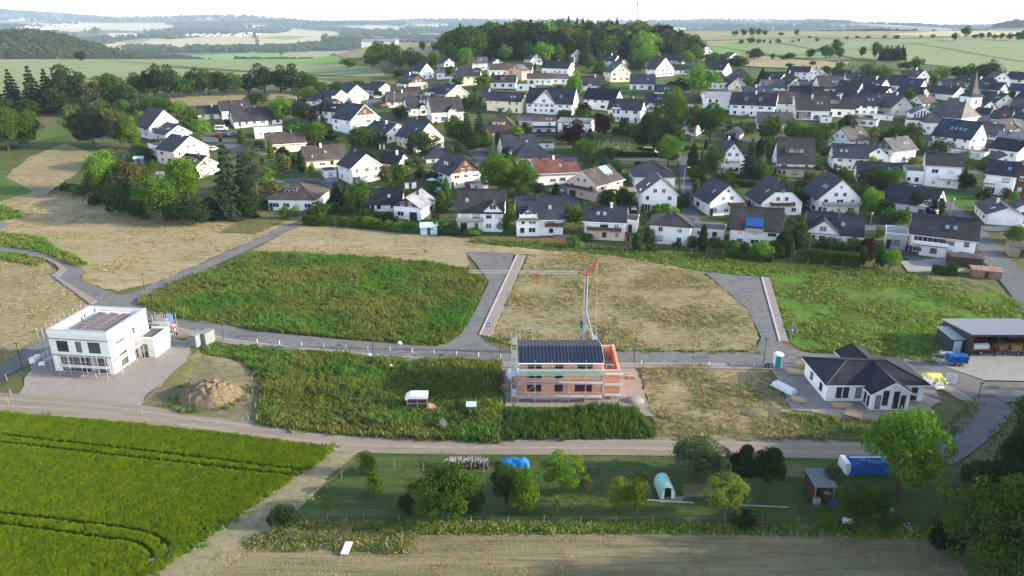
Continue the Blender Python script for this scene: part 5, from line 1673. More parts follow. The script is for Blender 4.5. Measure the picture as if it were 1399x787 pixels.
    # cross gable flush with the front: (x offset, width)
    for gx, gw in k.get('xg', []):
        tg = tan * k.get('xgt', 1.0)
        zr = Hh + gw / 2 * tg
        zr = min(zr, Hh + d / 2 * tan)
        tg = (zr - Hh) / (gw / 2)
        dep = (zr - Hh) / tan
        gb = MB().prism([(gx - gw / 2, F_), (gx + gw / 2, F_), (gx + gw / 2, Hh), (gx, zr), (gx - gw / 2, Hh)], -0.35, dep, 'y')
        part('gable_bay', gb, 'wall_' + k.get('xgw', wall), o)
        gr = gable_roof_mb(dep + 0.35, gw, Hh, tg, 0.4, 0.35)
        part('bay_roof', gr, ['roof_' + k.get('xgr', roof), 'dark_frame'], o, (gx, (dep - 0.35) / 2, 0), (0, 0, R(-90)))
    # triangular boarding in the front gable
    if kind == 'G' and k.get('gb'):
        zb = Hh + (0.25 if k.get('gbz') is None else k['gbz'])
        hw = Wd / 2 * (1 - (zb - Hh) / (Wd / 2 * tan)) - 0.02
        zt_ = Hh + Wd / 2 * tan - 0.02
        part('gable_boarding', MB().prism([(-hw, zb), (hw, zb), (0, zt_)], -0.05, 0.01, 'y'), 'wall_' + k['gb'], o)
    if k.get('plinth'):
        zp = k.get('pz', 1.0)
        part('plinth', MB().box(-Wd / 2 - 0.04, Wd / 2 + 0.04, -0.04, d + 0.04, F_, zp), 'wall_' + k['plinth'] if k['plinth'] in WALLS else k['plinth'], o)
    # windows
    def row(x0, x1, place, z, wh=1.25, dens=3.0, lower=False):
        n = max(1, int((x1 - x0) / dens))
        for j in range(n):
            if rr.random() < 0.12:
                continue
            xx = x0 + (x1 - x0) * (j + 0.5) / n + rr.uniform(-0.2, 0.2)
            w_, h_ = rr.choice([(1.1, wh), (1.4, wh), (1.9, wh), (1.0, wh)])
            zz = z
            if lower and rr.random() < 0.28:
                w_, h_, zz = rr.choice([(2.2, 2.1, z - 0.85), (1.0, 2.1, z - 0.85), (1.7, 2.1, z - 0.85)])
            w_ = min(w_, (x1 - x0) / n * 0.72)
            if w_ < 0.5:
                continue
            x_, y_, r_ = place(xx)
            put_window(o, x_, y_, zz, r_, w_, h_, near, k.get('ws', 'w' if rr.random() < 0.7 else 'd'), rr.choice([0, 0, 0, 0.4, 0.95]) if near else 0)
    nst = max(1, int(round(Hh / 2.75)))
    nst = k.get('st', nst)
    sth = Hh / nst
    front = lambda a: (a, 0.0 if not k.get('plinth') else -0.045, 0)
    frontx = [(-Wd / 2 + 0.4, Wd / 2 - 0.4)]
    if k.get('xg'):
        gx, gw = k['xg'][0]
        frontx = [(-Wd / 2 + 0.3, gx - gw / 2 - 0.2), (gx + gw / 2 + 0.2, Wd / 2 - 0.3)]
        for s_ in range(nst):
            row(gx - gw / 2 + 0.3, gx + gw / 2 - 0.3, lambda a: (a, -0.35, 0), s_ * sth + 0.95, 1.3, 2.2)
        put_window(o, gx, -0.35, Hh + 0.55, 0, min(1.6, gw * 0.35), min(1.3, gw * 0.25 + 0.2), near)
    if not k.get('nofront'):
        for s_ in range(nst):
            for a, b in frontx:
                if b - a > 1.3:
                    row(a, b, front, s_ * sth + min(0.95, sth * 0.35), min(1.3, sth * 0.5), lower=(s_ == 0 and sth > 2.4))
    if kind == 'G':
        gh = Wd / 2 * tan
        if gh > 2.4:
            n = 2 if Wd > 7.5 else 1
            yg = -0.055 if k.get('gb') else 0.0
            for j in range(n):
                put_window(o, (j - (n - 1) / 2) * 2.4, yg if Hh + 0.6 > Hh + 0.25 else 0, Hh + 0.45, 0, 1.1, 1.25, near)
            if gh > 4.3:
                put_window(o, 0, yg, Hh + 2.7, 0, 0.8, 0.8, near)
    # side walls: the one turned to the camera
    for sd in ((1, -1) if abs(tw) < 6 else ((-1,) if tw > 0 else (1,))):
        pl = (lambda a, sd=sd: (sd * Wd / 2 * 1.0 + sd * (0.045 if k.get('plinth') else 0), a, R(90) * sd))
        for s_ in range(nst):
            row(0.8, d - 0.8, pl, s_ * sth + min(0.95, sth * 0.35), min(1.25, sth * 0.5), 3.4)
        if kind == 'E' and d / 2 * tan > 2.5:
            for j in (-1, 1):
                put_window(o, sd * Wd / 2, d / 2 + j * 1.1, Hh + 0.5, R(90) * sd, 0.9, 1.15, near)
    # front door
    if near and rr.random() < 0.5 and not k.get('nofront'):
        put_window(o, -Wd / 2 + 0.8, 0.0 if not k.get('plinth') else -0.045, 0.05, 0, 0.95, 2.1, near, 'd', name='door')
    # balcony: (x0, x1, z, style)
    for x0, x1, z, st in k.get('bal', []):
        x0, x1 = x0 * Wd, x1 * Wd
        bb = MB().box(x0, x1, -1.5, -0.003, z - 0.18, z)
        bo = part('balcony', bb, 'concrete', o)
        rb = MB()
        mt = {'d': 'brown_wood', 'w': 'white_paint', 'm': 'metal', 'b': 'wall_brown', 's': 'solar'}[st]
        rb.box(x0, x1, -1.5, -1.44, z + 0.12, z + 0.95).box(x0, x0 + 0.05, -1.43, -0.01, z + 0.12, z + 0.95).box(x1 - 0.05, x1, -1.43, -0.01, z + 0.12, z + 0.95)
        n = max(2, int((x1 - x0) / 1.5))
        for j in range(n + 1):
            xx = x0 + 0.03 + (x1 - x0 - 0.06) * j / n
            rb.box(xx - 0.03, xx + 0.03, -1.56, -1.503, z - 0.1, z + 1.0)
        part('railing', rb, mt, bo)
    for x0, x1, z0, z1 in k.get('loggia', []):      # flat dark panel paints the shade of a recess, window on top
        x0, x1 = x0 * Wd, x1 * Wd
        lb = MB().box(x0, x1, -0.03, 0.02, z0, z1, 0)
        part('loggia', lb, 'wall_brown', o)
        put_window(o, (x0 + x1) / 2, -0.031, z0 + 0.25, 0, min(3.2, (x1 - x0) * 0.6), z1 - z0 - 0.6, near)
    for gx, gw in k.get('gar', []):
        n = 5
        gd = MB()
        for j in range(n):
            gd.box(gx * Wd - gw / 2, gx * Wd + gw / 2, -0.06, -0.003, 0.03 + j * 0.42, 0.42 + j * 0.42)
        part('garage_door', gd, k.get('gmat', 'white_paint'), o)
    HOUSES.append((base.x, base.y, max(Wd, d)))
    return o

h = house
F1 = 'in the front row facing the new plots'
h(399, 288, 'H', 60, 15, 13, -22, 27, 'brown', 'white', F1, label='long white bungalow with hipped grey-brown roof beside the hay field', dorm=[(-1, 4)], sky=0)
h(527, 289, 'E', 42, 11, 9, -8, 34, 'black', 'white', F1, sky=1, skx=0.1, label='white house with black roof adjoining the grey-roofed gable house')
h(556, 300, 'G', 36, 16, 11, -24, 34, 'light_grey', 'white', F1, label='white house with light grey roof and dark gable boarding', gb='brown', fas=False, sky=1)
h(656, 316, 'E', 62, 27, 10, -6, 42, 'anthracite', 'white', F1, xg=[(3.4, 5.2)], bal=[(-0.5, 0.05, 2.9, 'm')], label='white house with charcoal roof and a narrow bay gable above a glass balcony', sky=1, skx=-0.3)
h(738, 322, 'E', 62, 23, 10, 4, 42, 'slate', 'white', F1, xg=[(-3.2, 5.6)], bal=[(0.1, 0.5, 2.7, 'd'), (-0.46, -0.08, 5.0, 'w')], label='white house with dark roof and big glazed gable behind the wooden board fence')
h(825, 328, 'E', 55, 25, 9, -3, 30, 'slate', 'white', F1, bal=[(-0.42, 0.42, 2.7, 'b')], plinth='pink', pz=2.2, sky=2, skx=-0.1, label='white house with pinkish basement storey and a long low-pitched slate roof')
h(861, 318, 'F', 17, 16, 6, -4, 10, 'brown', 'white', F1, label='small white flat-roofed annex with a red door beside the pink-basement house')
h(914, 334, 'H', 54, 25, 9, -3, 24, 'anthracite', 'white', F1, sky=0, label='white cube-like house with low brownish hipped roof in the front row')
h(966, 326, 'F', 44, 12, 6, -3, 10, 'grey', 'white', F1, label='low white garage with grey flat roof next to the cube-like hipped house')
h(1030, 338, 'E', 66, 25, 10, 3, 38, 'anthracite', 'white', F1, sky=0, label='white house with a blue-awning roof balcony on its dark roof', awning=True)
h(1137, 335, 'E', 70, 15, 10, 4, 38, 'slate', 'white', F1, xg=[(-2.6, 8.0)], sky=1, skx=0.15, label='white house with a wide glazed cross gable above the long thuja hedge', bal=[])
h(1283, 352, 'E', 78, 28, 11, 3, 32, 'anthracite', 'white', F1, bal=[(-0.45, 0.1, 2.9, 'w')], loggia=[(-0.44, 0.06, 3.1, 5.4)], sky=2, skx=0.1, gar=[(-0.42, 2.6)], gmat='brown_wood', label='big white house with dark loggia under a long charcoal roof at right')
h(1222, 340, 'F', 26, 20, 7, 3, 10, 'light_grey', 'grey', F1, label='grey terrace wing with a pale glass roof at the left side of the loggia house')
S2 = 'in the second row'
h(502, 249, 'G', 40, 21, 10, 26, 36, 'black', 'white', S2, fas=True, sky=0, label='bright white modern gable house with black roof and two slim windows')
h(532, 237, 'E', 24, 14, 8, -30, 34, 'black', 'white', S2, label='black-roofed rear wing of the bright white modern gable house', sky=0)
h(452, 243, 'F', 16, 9, 6, 10, 10, 'blue', 'white', S2, label='small grey-blue carport wing left of the modern gable house')
h(448, 229, 'E', 56, 12, 10, 10, 36, 'brown', 'cream', S2, sky=1, skx=0, label='long cream house with a grey-brown roof behind the modern gable house')
h(393, 208, 'E', 50, 12, 9, 6, 36, 'brown', 'cream', S2, sky=0, label='cream house with brown roof and red door next to the white parked car')
h(637, 255, 'G', 42, 18, 13, 28, 40, 'slate', 'white', S2, gb='brown', dorm=[(0, 4)], sky=0, label='white house with brown-clad gable beside the round green trees')
h(655, 262, 'F', 24, 10, 5, 8, 10, 'grey', 'white', S2, label='small white garden room with dark flat roof below the brown-clad gable')
h(600, 222, 'H', 34, 6, 9, 12, 34, 'slate', 'white', S2, sky=0)
h(588, 205, 'G', 38, 17, 14, 32, 42, 'slate', 'cream', S2, sky=1, label='cream house with half-lit slate roof above the dark garden trees')
h(543, 193, 'G', 29, 12, 14, 38, 30, 'slate', 'white', S2, sky=1)
h(500, 180, 'G', 38, 17, 13, 36, 38, 'slate', 'white', S2, gb='brown', gbz=1.6, sky=0, bal=[(-0.4, 0.3, 2.6, 'w')])
h(470, 168, 'G', 20, 16, 12, 42, 30, 'black', 'white', S2, sky=2)
h(682, 188, 'H', 54, 6, 15, -6, 40, 'brown', 'grey', S2, dorm=[(-0.5, 5)], dwall='cream', sky=0, label='big hipped grey-brown roof house with a wide low dormer beside the blue-green conifers')
h(712, 214, 'E', 46, 10, 10, 16, 40, 'slate', 'white', S2, sky=1)
h(729, 226, 'H', 46, 10, 11, 8, 40, 'slate', 'white', S2, sky=0)
h(762, 252, 'E', 58, 16, 10, 16, 33, 'red', 'white', S2, sky=1, skx=0.1, solar=(4, 1), solx=0.28, label='white house with the only big red-tiled roof')
h(794, 271, 'G', 40, 20, 14, -36, 33, 'brown', 'pink', S2, gb='pink', bal=[(-0.5, 0.5, 3.1, 'b')], solar=(4, 2), solx=0.1, solc=True, sky=2, cm='wall_dark', gar=[(-0.3, 2.4)], gmat='dark_frame', label='pale pink house with brown roof and a block of blue solar panels')
h(894, 256, 'H', 54, 14, 13, 10, 30, 'slate', 'white', S2, sky=1, label='broad white bungalow with dark hipped slate roof behind the brick-based gable house')
h(899, 289, 'G', 48, 23, 12, 8, 40, 'anthracite', 'white', S2, plinth='brick', pz=1.5, sky=0, label='white gable house with brick base beside the lane with the tall lamp')
h(992, 294, 'G', 46, 18, 11, 26, 42, 'slate', 'white', S2, bal=[(0.02, 0.5, 2.9, 'd')], sky=1, label='white gable house with a dark balcony at its right corner')
h(1066, 294, 'G', 52, 17, 12, 22, 42, 'slate', 'white', S2, gb='dark', gbz=2.9, bal=[(-0.28, 0.28, 2.9, 'd')], sky=1, label='white gable house with dark cladding at the gable tip and a dark balcony')
h(1144, 293, 'G', 52, 22, 12, 24, 42, 'slate', 'white', S2, bal=[(-0.4, 0.5, 2.9, 'm')], sky=2, label='white gable house with a pale grey balcony across its gable')
h(999, 238, 'G', 32, 22, 10, 14, 50, 'slate', 'white', S2, bal=[(-0.25, 0.25, 4.5, 'w')], sky=0, label='steep white gable house left of the big dark conifer')
h(1085, 242, 'E', 46, 20, 11, 12, 52, 'anthracite', 'white', S2, dorm=[(0, 7)], plinth='pink', pz=2.6, bal=[(-0.5, 0.5, 2.75, 'b')], sky=0, label='white house with pale pink lower storey and a wide shed dormer')
h(1237, 293, 'E', 62, 14, 11, -14, 34, 'slate', 'white', S2, xg=[(5.0, 5.0)], sky=0, label='low white house with grey roof half hidden by trees above the side street')
h(1371, 308, 'G', 42, 13, 13, 16, 24, 'slate', 'white', S2, gar=[(-0.24, 2.8), (0.22, 2.8)], nofront=True, name='garage', cat='garage', label='white double garage with hipped slate roof by the street corner')
h(1200, 250, 'E', 54, 11, 9, 10, 34, 'slate', 'pale_yellow', S2, sky=0)
h(1160, 233, 'E', 42, 17, 10, 12, 36, 'slate', 'white', S2, sky=2, skx=-0.2)
h(1197, 226, 'G', 26, 14, 8, 14, 36, 'slate', 'white', S2, sky=0)
h(1203, 221, 'G', 28, 17, 12, -36, 38, 'grey', 'white', S2, gb='slate_clad', sky=0, label='white house with slate-clad left gable and grey roof by the street bend')
h(1145, 203, 'G', 27, 13, 12, -34, 40, 'brown', 'white', S2, sky=1, label='white house with brown roof under the old core, right of the light green trees')
h(1284, 256, 'E', 42, 29, 9, 8, 34, 'anthracite', 'white', S2, sky=0, bal=[(-0.1, 0.5, 2.9, 'w')], label='tall white three-storey house above the bright green lawn')
h(1251, 252, 'F', 26, 17, 8, 10, 10, 'slate', 'white', S2, label='white flat-roofed annex left of the tall three-storey house')
h(1361, 266, 'E', 34, 27, 9, -6, 36, 'slate', 'white', S2, sky=0, bal=[(-0.5, -0.1, 3.4, 'w')], label='white half of the double house by the right picture edge')
h(1391, 266, 'G', 28, 30, 9, -6, 36, 'slate', 'brown', S2, sky=0, label='brown brick half of the double house by the right picture edge')
h(1398, 300, 'G', 26, 12, 8, 10, 36, 'brown', 'white', S2, sky=0)
h(1296, 204, 'E', 46, 17, 12, -26, 42, 'blue', 'white', S2, sky=4, skx=0.05, label='large white house with four roof windows below the church')
h(1312, 214, 'F', 54, 8, 4, -20, 8, 'red', 'white', S2, label='low white wing with reddish roof in front of the four-roof-window house')
h(1368, 216, 'E', 34, 12, 10, -28, 30, 'black', 'white', S2, sky=0)
h(1372, 232, 'G', 30, 10, 9, 18, 30, 'slate', 'white', S2, sky=0)
LW = 'at the village\'s left edge'
h(229, 186, 'G', 42, 14, 11, 28, 42, 'anthracite', 'white', LW, sky=0)
h(247, 194, 'G', 34, 12, 10, 24, 30, 'slate', 'white', LW, sky=0)
h(264, 222, 'G', 44, 18, 10, 34, 32, 'anthracite', 'pink', LW, sky=0)
h(285, 240, 'G', 30, 15, 9, 40, 30, 'black', 'white', LW, sky=1)
h(228, 213, 'F', 22, 14, 8, 20, 8, 'anthracite', 'white', LW)
h(290, 163, 'E', 36, 8, 8, -4, 32, 'anthracite', 'white', LW, sky=0)
h(325, 162, 'E', 38, 12, 9, 10, 36, 'anthracite', 'white', LW, sky=0)
h(354, 172, 'E', 62, 8, 12, 10, 36, 'anthracite', 'white', LW, sky=0)
h(368, 188, 'F', 36, 13, 6, 4, 8, 'light_grey', 'white', LW)
h(439, 144, 'H', 32, 6, 9, 8, 30, 'slate', 'white', LW, sky=0)
h(467, 144, 'G', 28, 8, 12, 36, 34, 'slate', 'white', LW, sky=0)
h(461, 151, 'G', 24, 6, 10, 24, 34, 'brown', 'white', LW, gb='brown', sky=0)
h(489, 138, 'G', 30, 9, 11, 30, 36, 'slate', 'white', LW, sky=0)
h(487, 142, 'F', 12, 9, 4, 20, 8, 'light_grey', 'white', LW)
h(528, 131, 'G', 24, 8, 12, 34, 32, 'slate', 'white', LW, sky=0)
MV = 'in the middle rows'
h(552, 146, 'E', 44, 8, 10, 6, 36, 'brown', 'white', MV, sky=0)
h(556, 134, 'E', 40, 5, 9, 6, 34, 'anthracite', 'white', MV, sky=0)
h(573, 158, 'E', 30, 11, 9, 16, 42, 'slate', 'white', MV, xg=[(2.0, 3.4)], sky=0)
h(612, 166, 'E', 42, 13, 11, 14, 44, 'anthracite', 'white', MV, xg=[(2.2, 4.4)], sky=0)
h(600, 134, 'H', 34, 8, 9, 6, 34, 'slate', 'white', MV, sky=0)
h(572, 123, 'G', 26, 9, 12, 32, 36, 'slate', 'cream', MV, gb='brown', sky=0)
h(584, 108, 'G', 17, 11, 9, 34, 44, 'slate', 'white', MV, sky=0)
h(609, 108, 'E', 24, 8, 8, -10, 34, 'grey', 'white', MV, sky=0)
h(614, 92, 'G', 14, 6, 9, 30, 36, 'brown', 'white', MV, sky=0)
h(625, 136, 'G', 30, 7, 10, 32, 34, 'slate', 'beige', MV, sky=2)
h(636, 117, 'H', 34, 12, 9, 12, 36, 'slate', 'cream', MV, sky=0)
h(656, 96, 'E', 20, 10, 8, 4, 36, 'grey', 'white', MV, dorm=[(0, 4)], sky=0)
h(680, 94, 'G', 16, 7, 8, 20, 36, 'brown', 'white', MV, sky=0)
h(682, 104, 'E', 26, 8, 8, 10, 38, 'brown', 'white', MV, sky=0)
h(703, 109, 'G', 20, 12, 8, -30, 30, 'grey', 'orange', MV, sky=0)
h(714, 102, 'E', 24, 7, 9, -6, 36, 'brown', 'white', MV, sky=0)
h(733, 88, 'G', 15, 7, 9, 32, 38, 'anthracite', 'white', MV, sky=0)
h(788, 86, 'G', 22, 8, 9, 32, 38, 'blue', 'white', MV, sky=0)
h(758, 102, 'E', 36, 9, 9, -24, 38, 'slate', 'white', MV, sky=0)
h(687, 121, 'E', 34, 8, 8, -6, 38, 'anthracite', 'white', MV, dorm=[(-0.5, 2.2)], sky=0)
h(738, 116, 'E', 34, 8, 8, 4, 30, 'brown', 'white', MV, sky=0)
h(764, 115, 'E', 24, 7, 8, 0, 26, 'grey', 'white', MV, sky=0)
h(718, 124, 'F', 26, 8, 6, 0, 8, 'grey', 'white', MV)
h(688, 153, 'E', 46, 15, 10, -24, 30, 'slate', 'cream', MV, sky=0)
h(750, 156, 'E', 62, 14, 12, -14, 44, 'slate', 'white', MV, xg=[(-2.4, 10.5)], xgr='brown', sky=0, label='large white house with a broad cross gable in the middle of the village')
h(724, 174, 'E', 28, 8, 9, 4, 20, 'grey', 'white', MV, sky=2)
h(743, 184, 'E', 31, 17, 9, 2, 16, 'brown', 'white', MV, bal=[(-0.5, 0.5, 2.8, 's'), (-0.5, 0.5, 0.4, 's')], sky=2, label='white balcony block left of the commercial hall with pale roof strips')
h(783, 184, 'E', 42, 16, 10, -14, 12, 'light_grey', 'white', MV, sky=2, label='white commercial hall with a pale grey-blue roof behind the copper trees')
h(740, 203, 'F', 34, 6, 6, 6, 8, 'black', 'white', MV)
h(808, 124, 'E', 34, 7, 9, 4, 42, 'anthracite', 'white', MV, xg=[(-1, 3)], sky=0)
h(818, 150, 'E', 42, 14, 10, -22, 38, 'black', 'white', MV, sky=0, label='long white two-storey block with black roof and many windows')
h(826, 92, 'E', 26, 9, 9, -26, 38, 'slate', 'white', MV, sky=0)
h(812, 88, 'E', 20, 7, 8, -4, 30, 'blue', 'white', MV, sky=0)
h(852, 98, 'G', 17, 9, 10, 20, 38, 'slate', 'white', MV, sky=0)
h(848, 112, 'G', 27, 13, 12, 22, 40, 'anthracite', 'pale_yellow', MV, sky=0)
h(877, 123, 'E', 33, 8, 9, 0, 44, 'blue', 'white', MV, sky=1)
h(908, 104, 'G', 24, 10, 10, 38, 44, 'brown', 'white', MV, sky=0)
h(890, 92, 'E', 20, 6, 8, 4, 36, 'anthracite', 'white', MV, sky=0)
h(921, 87, 'E', 22, 5, 9, -10, 36, 'anthracite', 'white', MV, sky=1)
h(934, 102, 'E', 32, 6, 9, -6, 24, 'slate', 'white', MV, sky=0)
h(965, 78, 'G', 15, 8, 9, 24, 42, 'anthracite', 'white', MV, sky=0)
h(1003, 84, 'G', 14, 5, 12, 30, 36, 'brown', 'white', MV, sky=0)
h(975, 103, 'E', 24, 8, 9, -34, 42, 'anthracite', 'white', MV, sky=0)
h(984, 122, 'H', 26, 9, 9, 12, 42, 'anthracite', 'white', MV, sky=0)
h(987, 150, 'E', 46, 15, 10, 16, 24, 'light_grey', 'white', MV, sky=0, wn='white')
h(852, 167, 'E', 44, 17, 10, -12, 36, 'slate', 'white', MV, xg=[(-3.4, 5)], sky=0)
h(868, 152, 'E', 28, 6, 8, 0, 34, 'anthracite', 'white', MV, sky=0)
h(893, 146, 'E', 28, 6, 9, -18, 34, 'slate', 'white', MV, sky=2)
h(886, 153, 'G', 14, 5, 7, 10, 36, 'slate', 'white', MV, sky=0)
h(948, 146, 'E', 30, 5, 9, 0, 36, 'anthracite', 'white', MV, sky=0)
h(940, 184, 'G', 22, 16, 10, -20, 40, 'slate', 'white', MV, sky=0)
h(1000, 189, 'G', 20, 7, 7, -14, 30, 'slate', 'grey', MV, sky=0, chim=False, label='small grey chapel-like hut with dark roof on the lawn', name='hut', cat='hut')
OC = 'in the old core'
h(1026, 159, 'E', 58, 15, 10, -6, 42, 'anthracite', 'white', OC, dorm=[(-3, 1.6), (3, 1.6)], sky=0, label='long white farmhouse at the left end of the old core')
h(1074, 156, 'E', 30, 15, 9, 10, 42, 'brown', 'white', OC, sky=1)
h(1109, 164, 'E', 42, 13, 11, 14, 44, 'anthracite', 'white', OC, loggia=[(-0.5, -0.05, 0.4, 3.4)], sky=2)
h(1146, 160, 'E', 38, 12, 10, 6, 40, 'anthracite', 'white', OC, dorm=[(-2.5, 4.5)], sky=0)
h(1180, 157, 'E', 32, 13, 10, 10, 40, 'slate', 'white', OC, sky=2)
h(1206, 164, 'F', 24, 5, 6, 4, 8, 'light_grey', 'white', OC)
h(1178, 172, 'F', 34, 7, 7, -8, 8, 'grey', 'white', OC)
h(1057, 178, 'E', 44, 9, 9, 6, 40, 'grey', 'white', OC, sky=0)
h(1202, 152, 'E', 26, 6, 9, -6, 34, 'grey', 'grey', OC, sky=0)
h(1231, 158, 'G', 26, 11, 11, 30, 44, 'anthracite', 'grey', OC, sky=0)
h(1036, 134, 'E', 38, 4, 9, 20, 38, 'blue', 'white', OC, sky=0)
h(1100, 134, 'E', 42, 4, 9, 0, 38, 'black', 'white', OC, sky=0)
h(1060, 124, 'E', 36, 5, 9, 16, 36, 'grey', 'white', OC, sky=0)
h(1051, 116, 'E', 24, 8, 8, -34, 38, 'anthracite', 'beige', OC, dorm=[(0, 3)], sky=0)
h(1011, 112, 'H', 28, 5, 9, 10, 42, 'anthracite', 'white', OC, sky=0)
h(1007, 123, 'G', 24, 6, 9, 24, 40, 'slate', 'grey', OC, sky=0)
h(1087, 124, 'G', 20, 9, 10, 34, 36, 'slate', 'beige', OC, sky=0)
h(1110, 126, 'E', 30, 6, 8, 24, 40, 'anthracite', 'white', OC, sky=0)
h(1089, 109, 'E', 28, 10, 8, -10, 34, 'slate', 'white', OC, sky=0)
h(1110, 111, 'G', 18, 8, 8, -24, 38, 'grey', 'white', OC, sky=0)
h(1148, 108, 'E', 21, 4, 8, -4, 36, 'slate', 'grey', OC, sky=0)
h(1134, 129, 'E', 28, 9, 10, 24, 46, 'anthracite', 'white', OC, sky=0)
h(1155, 133, 'E', 26, 7, 10, -20, 44, 'anthracite', 'white', OC, sky=0)
h(1176, 128, 'E', 40, 8, 11, -34, 40, 'slate', 'white', OC, sky=0)
h(1188, 136, 'E', 28, 6, 10, -38, 38, 'black', 'white', OC, sky=0)
h(1168, 113, 'E', 22, 5, 8, 10, 34, 'blue', 'white', OC, sky=0)
h(1230, 126, 'E', 44, 9, 10, -20, 32, 'blue', 'white', OC, sky=1)
h(1259, 118, 'G', 14, 12, 9, 38, 46, 'brown', 'white', OC, sky=0)
h(1243, 112, 'E', 22, 6, 8, 10, 38, 'brown', 'white', OC, sky=0)
h(1238, 136, 'E', 30, 7, 9, -30, 36, 'slate', 'pink', OC, sky=0)
h(1279, 135, 'E', 38, 7, 9, -30, 34, 'slate', 'white', OC, sky=0)
h(1302, 125, 'E', 26, 5, 8, 18, 38, 'slate', 'white', OC, sky=0)
h(1336, 125, 'E', 24, 5, 9, -30, 42, 'slate', 'beige', OC, sky=0)
h(1366, 119, 'G', 22, 9, 10, 26, 38, 'anthracite', 'white', OC, sky=0)
h(1386, 114, 'E', 22, 6, 9, -20, 36, 'slate', 'white', OC, sky=0)
h(1391, 132, 'E', 26, 7, 9, -16, 34, 'blue', 'white', OC, sky=0)
h(1345, 141, 'E', 30, 5, 9, -6, 36, 'slate', 'white', OC, sky=0)
h(1372, 148, 'G', 22, 8, 9, 36, 38, 'slate', 'green_white', OC, sky=0)
h(1350, 155, 'G', 20, 6, 11, 42, 38, 'slate', 'white', OC, sky=2)
h(1371, 162, 'E', 22, 5, 9, -38, 34, 'slate', 'beige', OC, sky=1)
h(1393, 152, 'E', 22, 6, 9, -8, 34, 'grey', 'white', OC, sky=0)
h(1326, 175, 'E', 42, 5, 9, 12, 36, 'grey', 'white', OC, sky=0)
h(1362, 168, 'E', 28, 5, 9, -6, 34, 'brown', 'white', OC, sky=0)
h(1358, 182, 'G', 22, 7, 10, -30, 38, 'anthracite', 'white', OC, sky=1)
h(1385, 180, 'G', 18, 6, 9, -10, 38, 'anthracite', 'white', OC, sky=0)
h(1394, 168, 'E', 20, 6, 9, -8, 30, 'blue', 'white', OC, sky=0)
h(1382, 206, 'E', 40, 10, 10, -4, 34, 'light_grey', 'white', OC, sky=0, ws='d')
h(1310, 152, 'E', 24, 5, 9, 14, 38, 'grey', 'white', OC, sky=0)
h(1216, 146, 'E', 22, 6, 9, 20, 38, 'anthracite', 'white', OC, sky=0)
h(1330, 139, 'G', 16, 6, 9, -28, 38, 'slate', 'white', OC, sky=0)
for q in ((1348, 190, 'E', 28, 7, 9, -10, 36, 'grey', 'white'), (1388, 192, 'G', 20, 8, 9, -34, 36, 'anthracite', 'white'), (1334, 163, 'E', 24, 5, 8, -20, 36, 'slate', 'white'), (1397, 142, 'E', 20, 6, 8, -30, 36, 'slate', 'white'),
          (1316, 118, 'E', 20, 5, 8, -10, 36, 'anthracite', 'white'), (1352, 127, 'E', 20, 5, 8, -30, 38, 'slate', 'white'), (1250, 148, 'G', 18, 8, 9, -34, 38, 'brown', 'white'), (1222, 117, 'E', 18, 5, 8, -30, 36, 'slate', 'white'),
          (1072, 112, 'E', 18, 5, 8, -8, 36, 'anthracite', 'white'), (1122, 143, 'E', 30, 5, 9, -14, 40, 'brown', 'white'), (1162, 144, 'E', 28, 6, 9, -30, 40, 'slate', 'white'), (1202, 134, 'E', 20, 5, 9, 20, 36, 'grey', 'white'),
          (668, 140, 'E', 26, 6, 8, 6, 34, 'slate', 'white'), (646, 108, 'E', 18, 6, 8, -10, 36, 'anthracite', 'white'), (772, 92, 'E', 20, 6, 8, -10, 36, 'slate', 'white'), (838, 104, 'E', 18, 6, 8, -20, 36, 'anthracite', 'white'),
          (905, 132, 'E', 22, 6, 8, 0, 36, 'slate', 'white'), (560, 150, 'F', 14, 6, 5, 10, 8, 'grey', 'white'), (590, 152, 'E', 20, 7, 8, -16, 36, 'brown', 'white'), (1128, 168, 'F', 14, 7, 5, 6, 8, 'grey', 'white'), (1300, 190, 'E', 26, 7, 8, -20, 34, 'slate', 'white')):
    h(*q, OC if q[0] > 1020 else MV, sky=0)
# far warehouse
h(517, 62, 'E', 46, 5, 22, -10, 10, 'light_grey', 'white', label='long low white hall on the field crest left of the hilltop wood', chim=False, sky=0, nofront=True, name='warehouse', cat='hall')

# roof balcony with blue awning on the house at (1030, 338)
aw = [o for o in bpy.data.objects if o.get('label', '').startswith('white house with a blue-awning')][0]
ab = MB()
ab.prism([(-1.1, 4.2), (1.9, 4.2), (1.9, 6.6), (1.2, 6.6)], -2.6, 1.6, 'x')
ab2 = MB()
ab2.poly([(-2.5, -0.9, 5.5), (1.5, -0.9, 5.5), (1.5, 1.5, 7.0), (-2.5, 1.5, 7.0), (-2.5, -0.9, 5.45), (1.5, -0.9, 5.45), (1.5, 1.5, 6.95), (-2.5, 1.5, 6.95)], [(0, 1, 2, 3), (7, 6, 5, 4), (0, 4, 5, 1), (1, 5, 6, 2), (2, 6, 7, 3), (3, 7, 4, 0)])
ab3 = MB().box(-2.6, 1.6, -1.3, -0.2, 4.0, 4.15).box(-2.6, 1.6, -1.3, -1.25, 4.16, 5.0)
part('awning', ab2, 'blue_plastic', aw, label='blue fabric awning over the roof balcony')
part('roof_balcony', ab3, 'metal', aw)

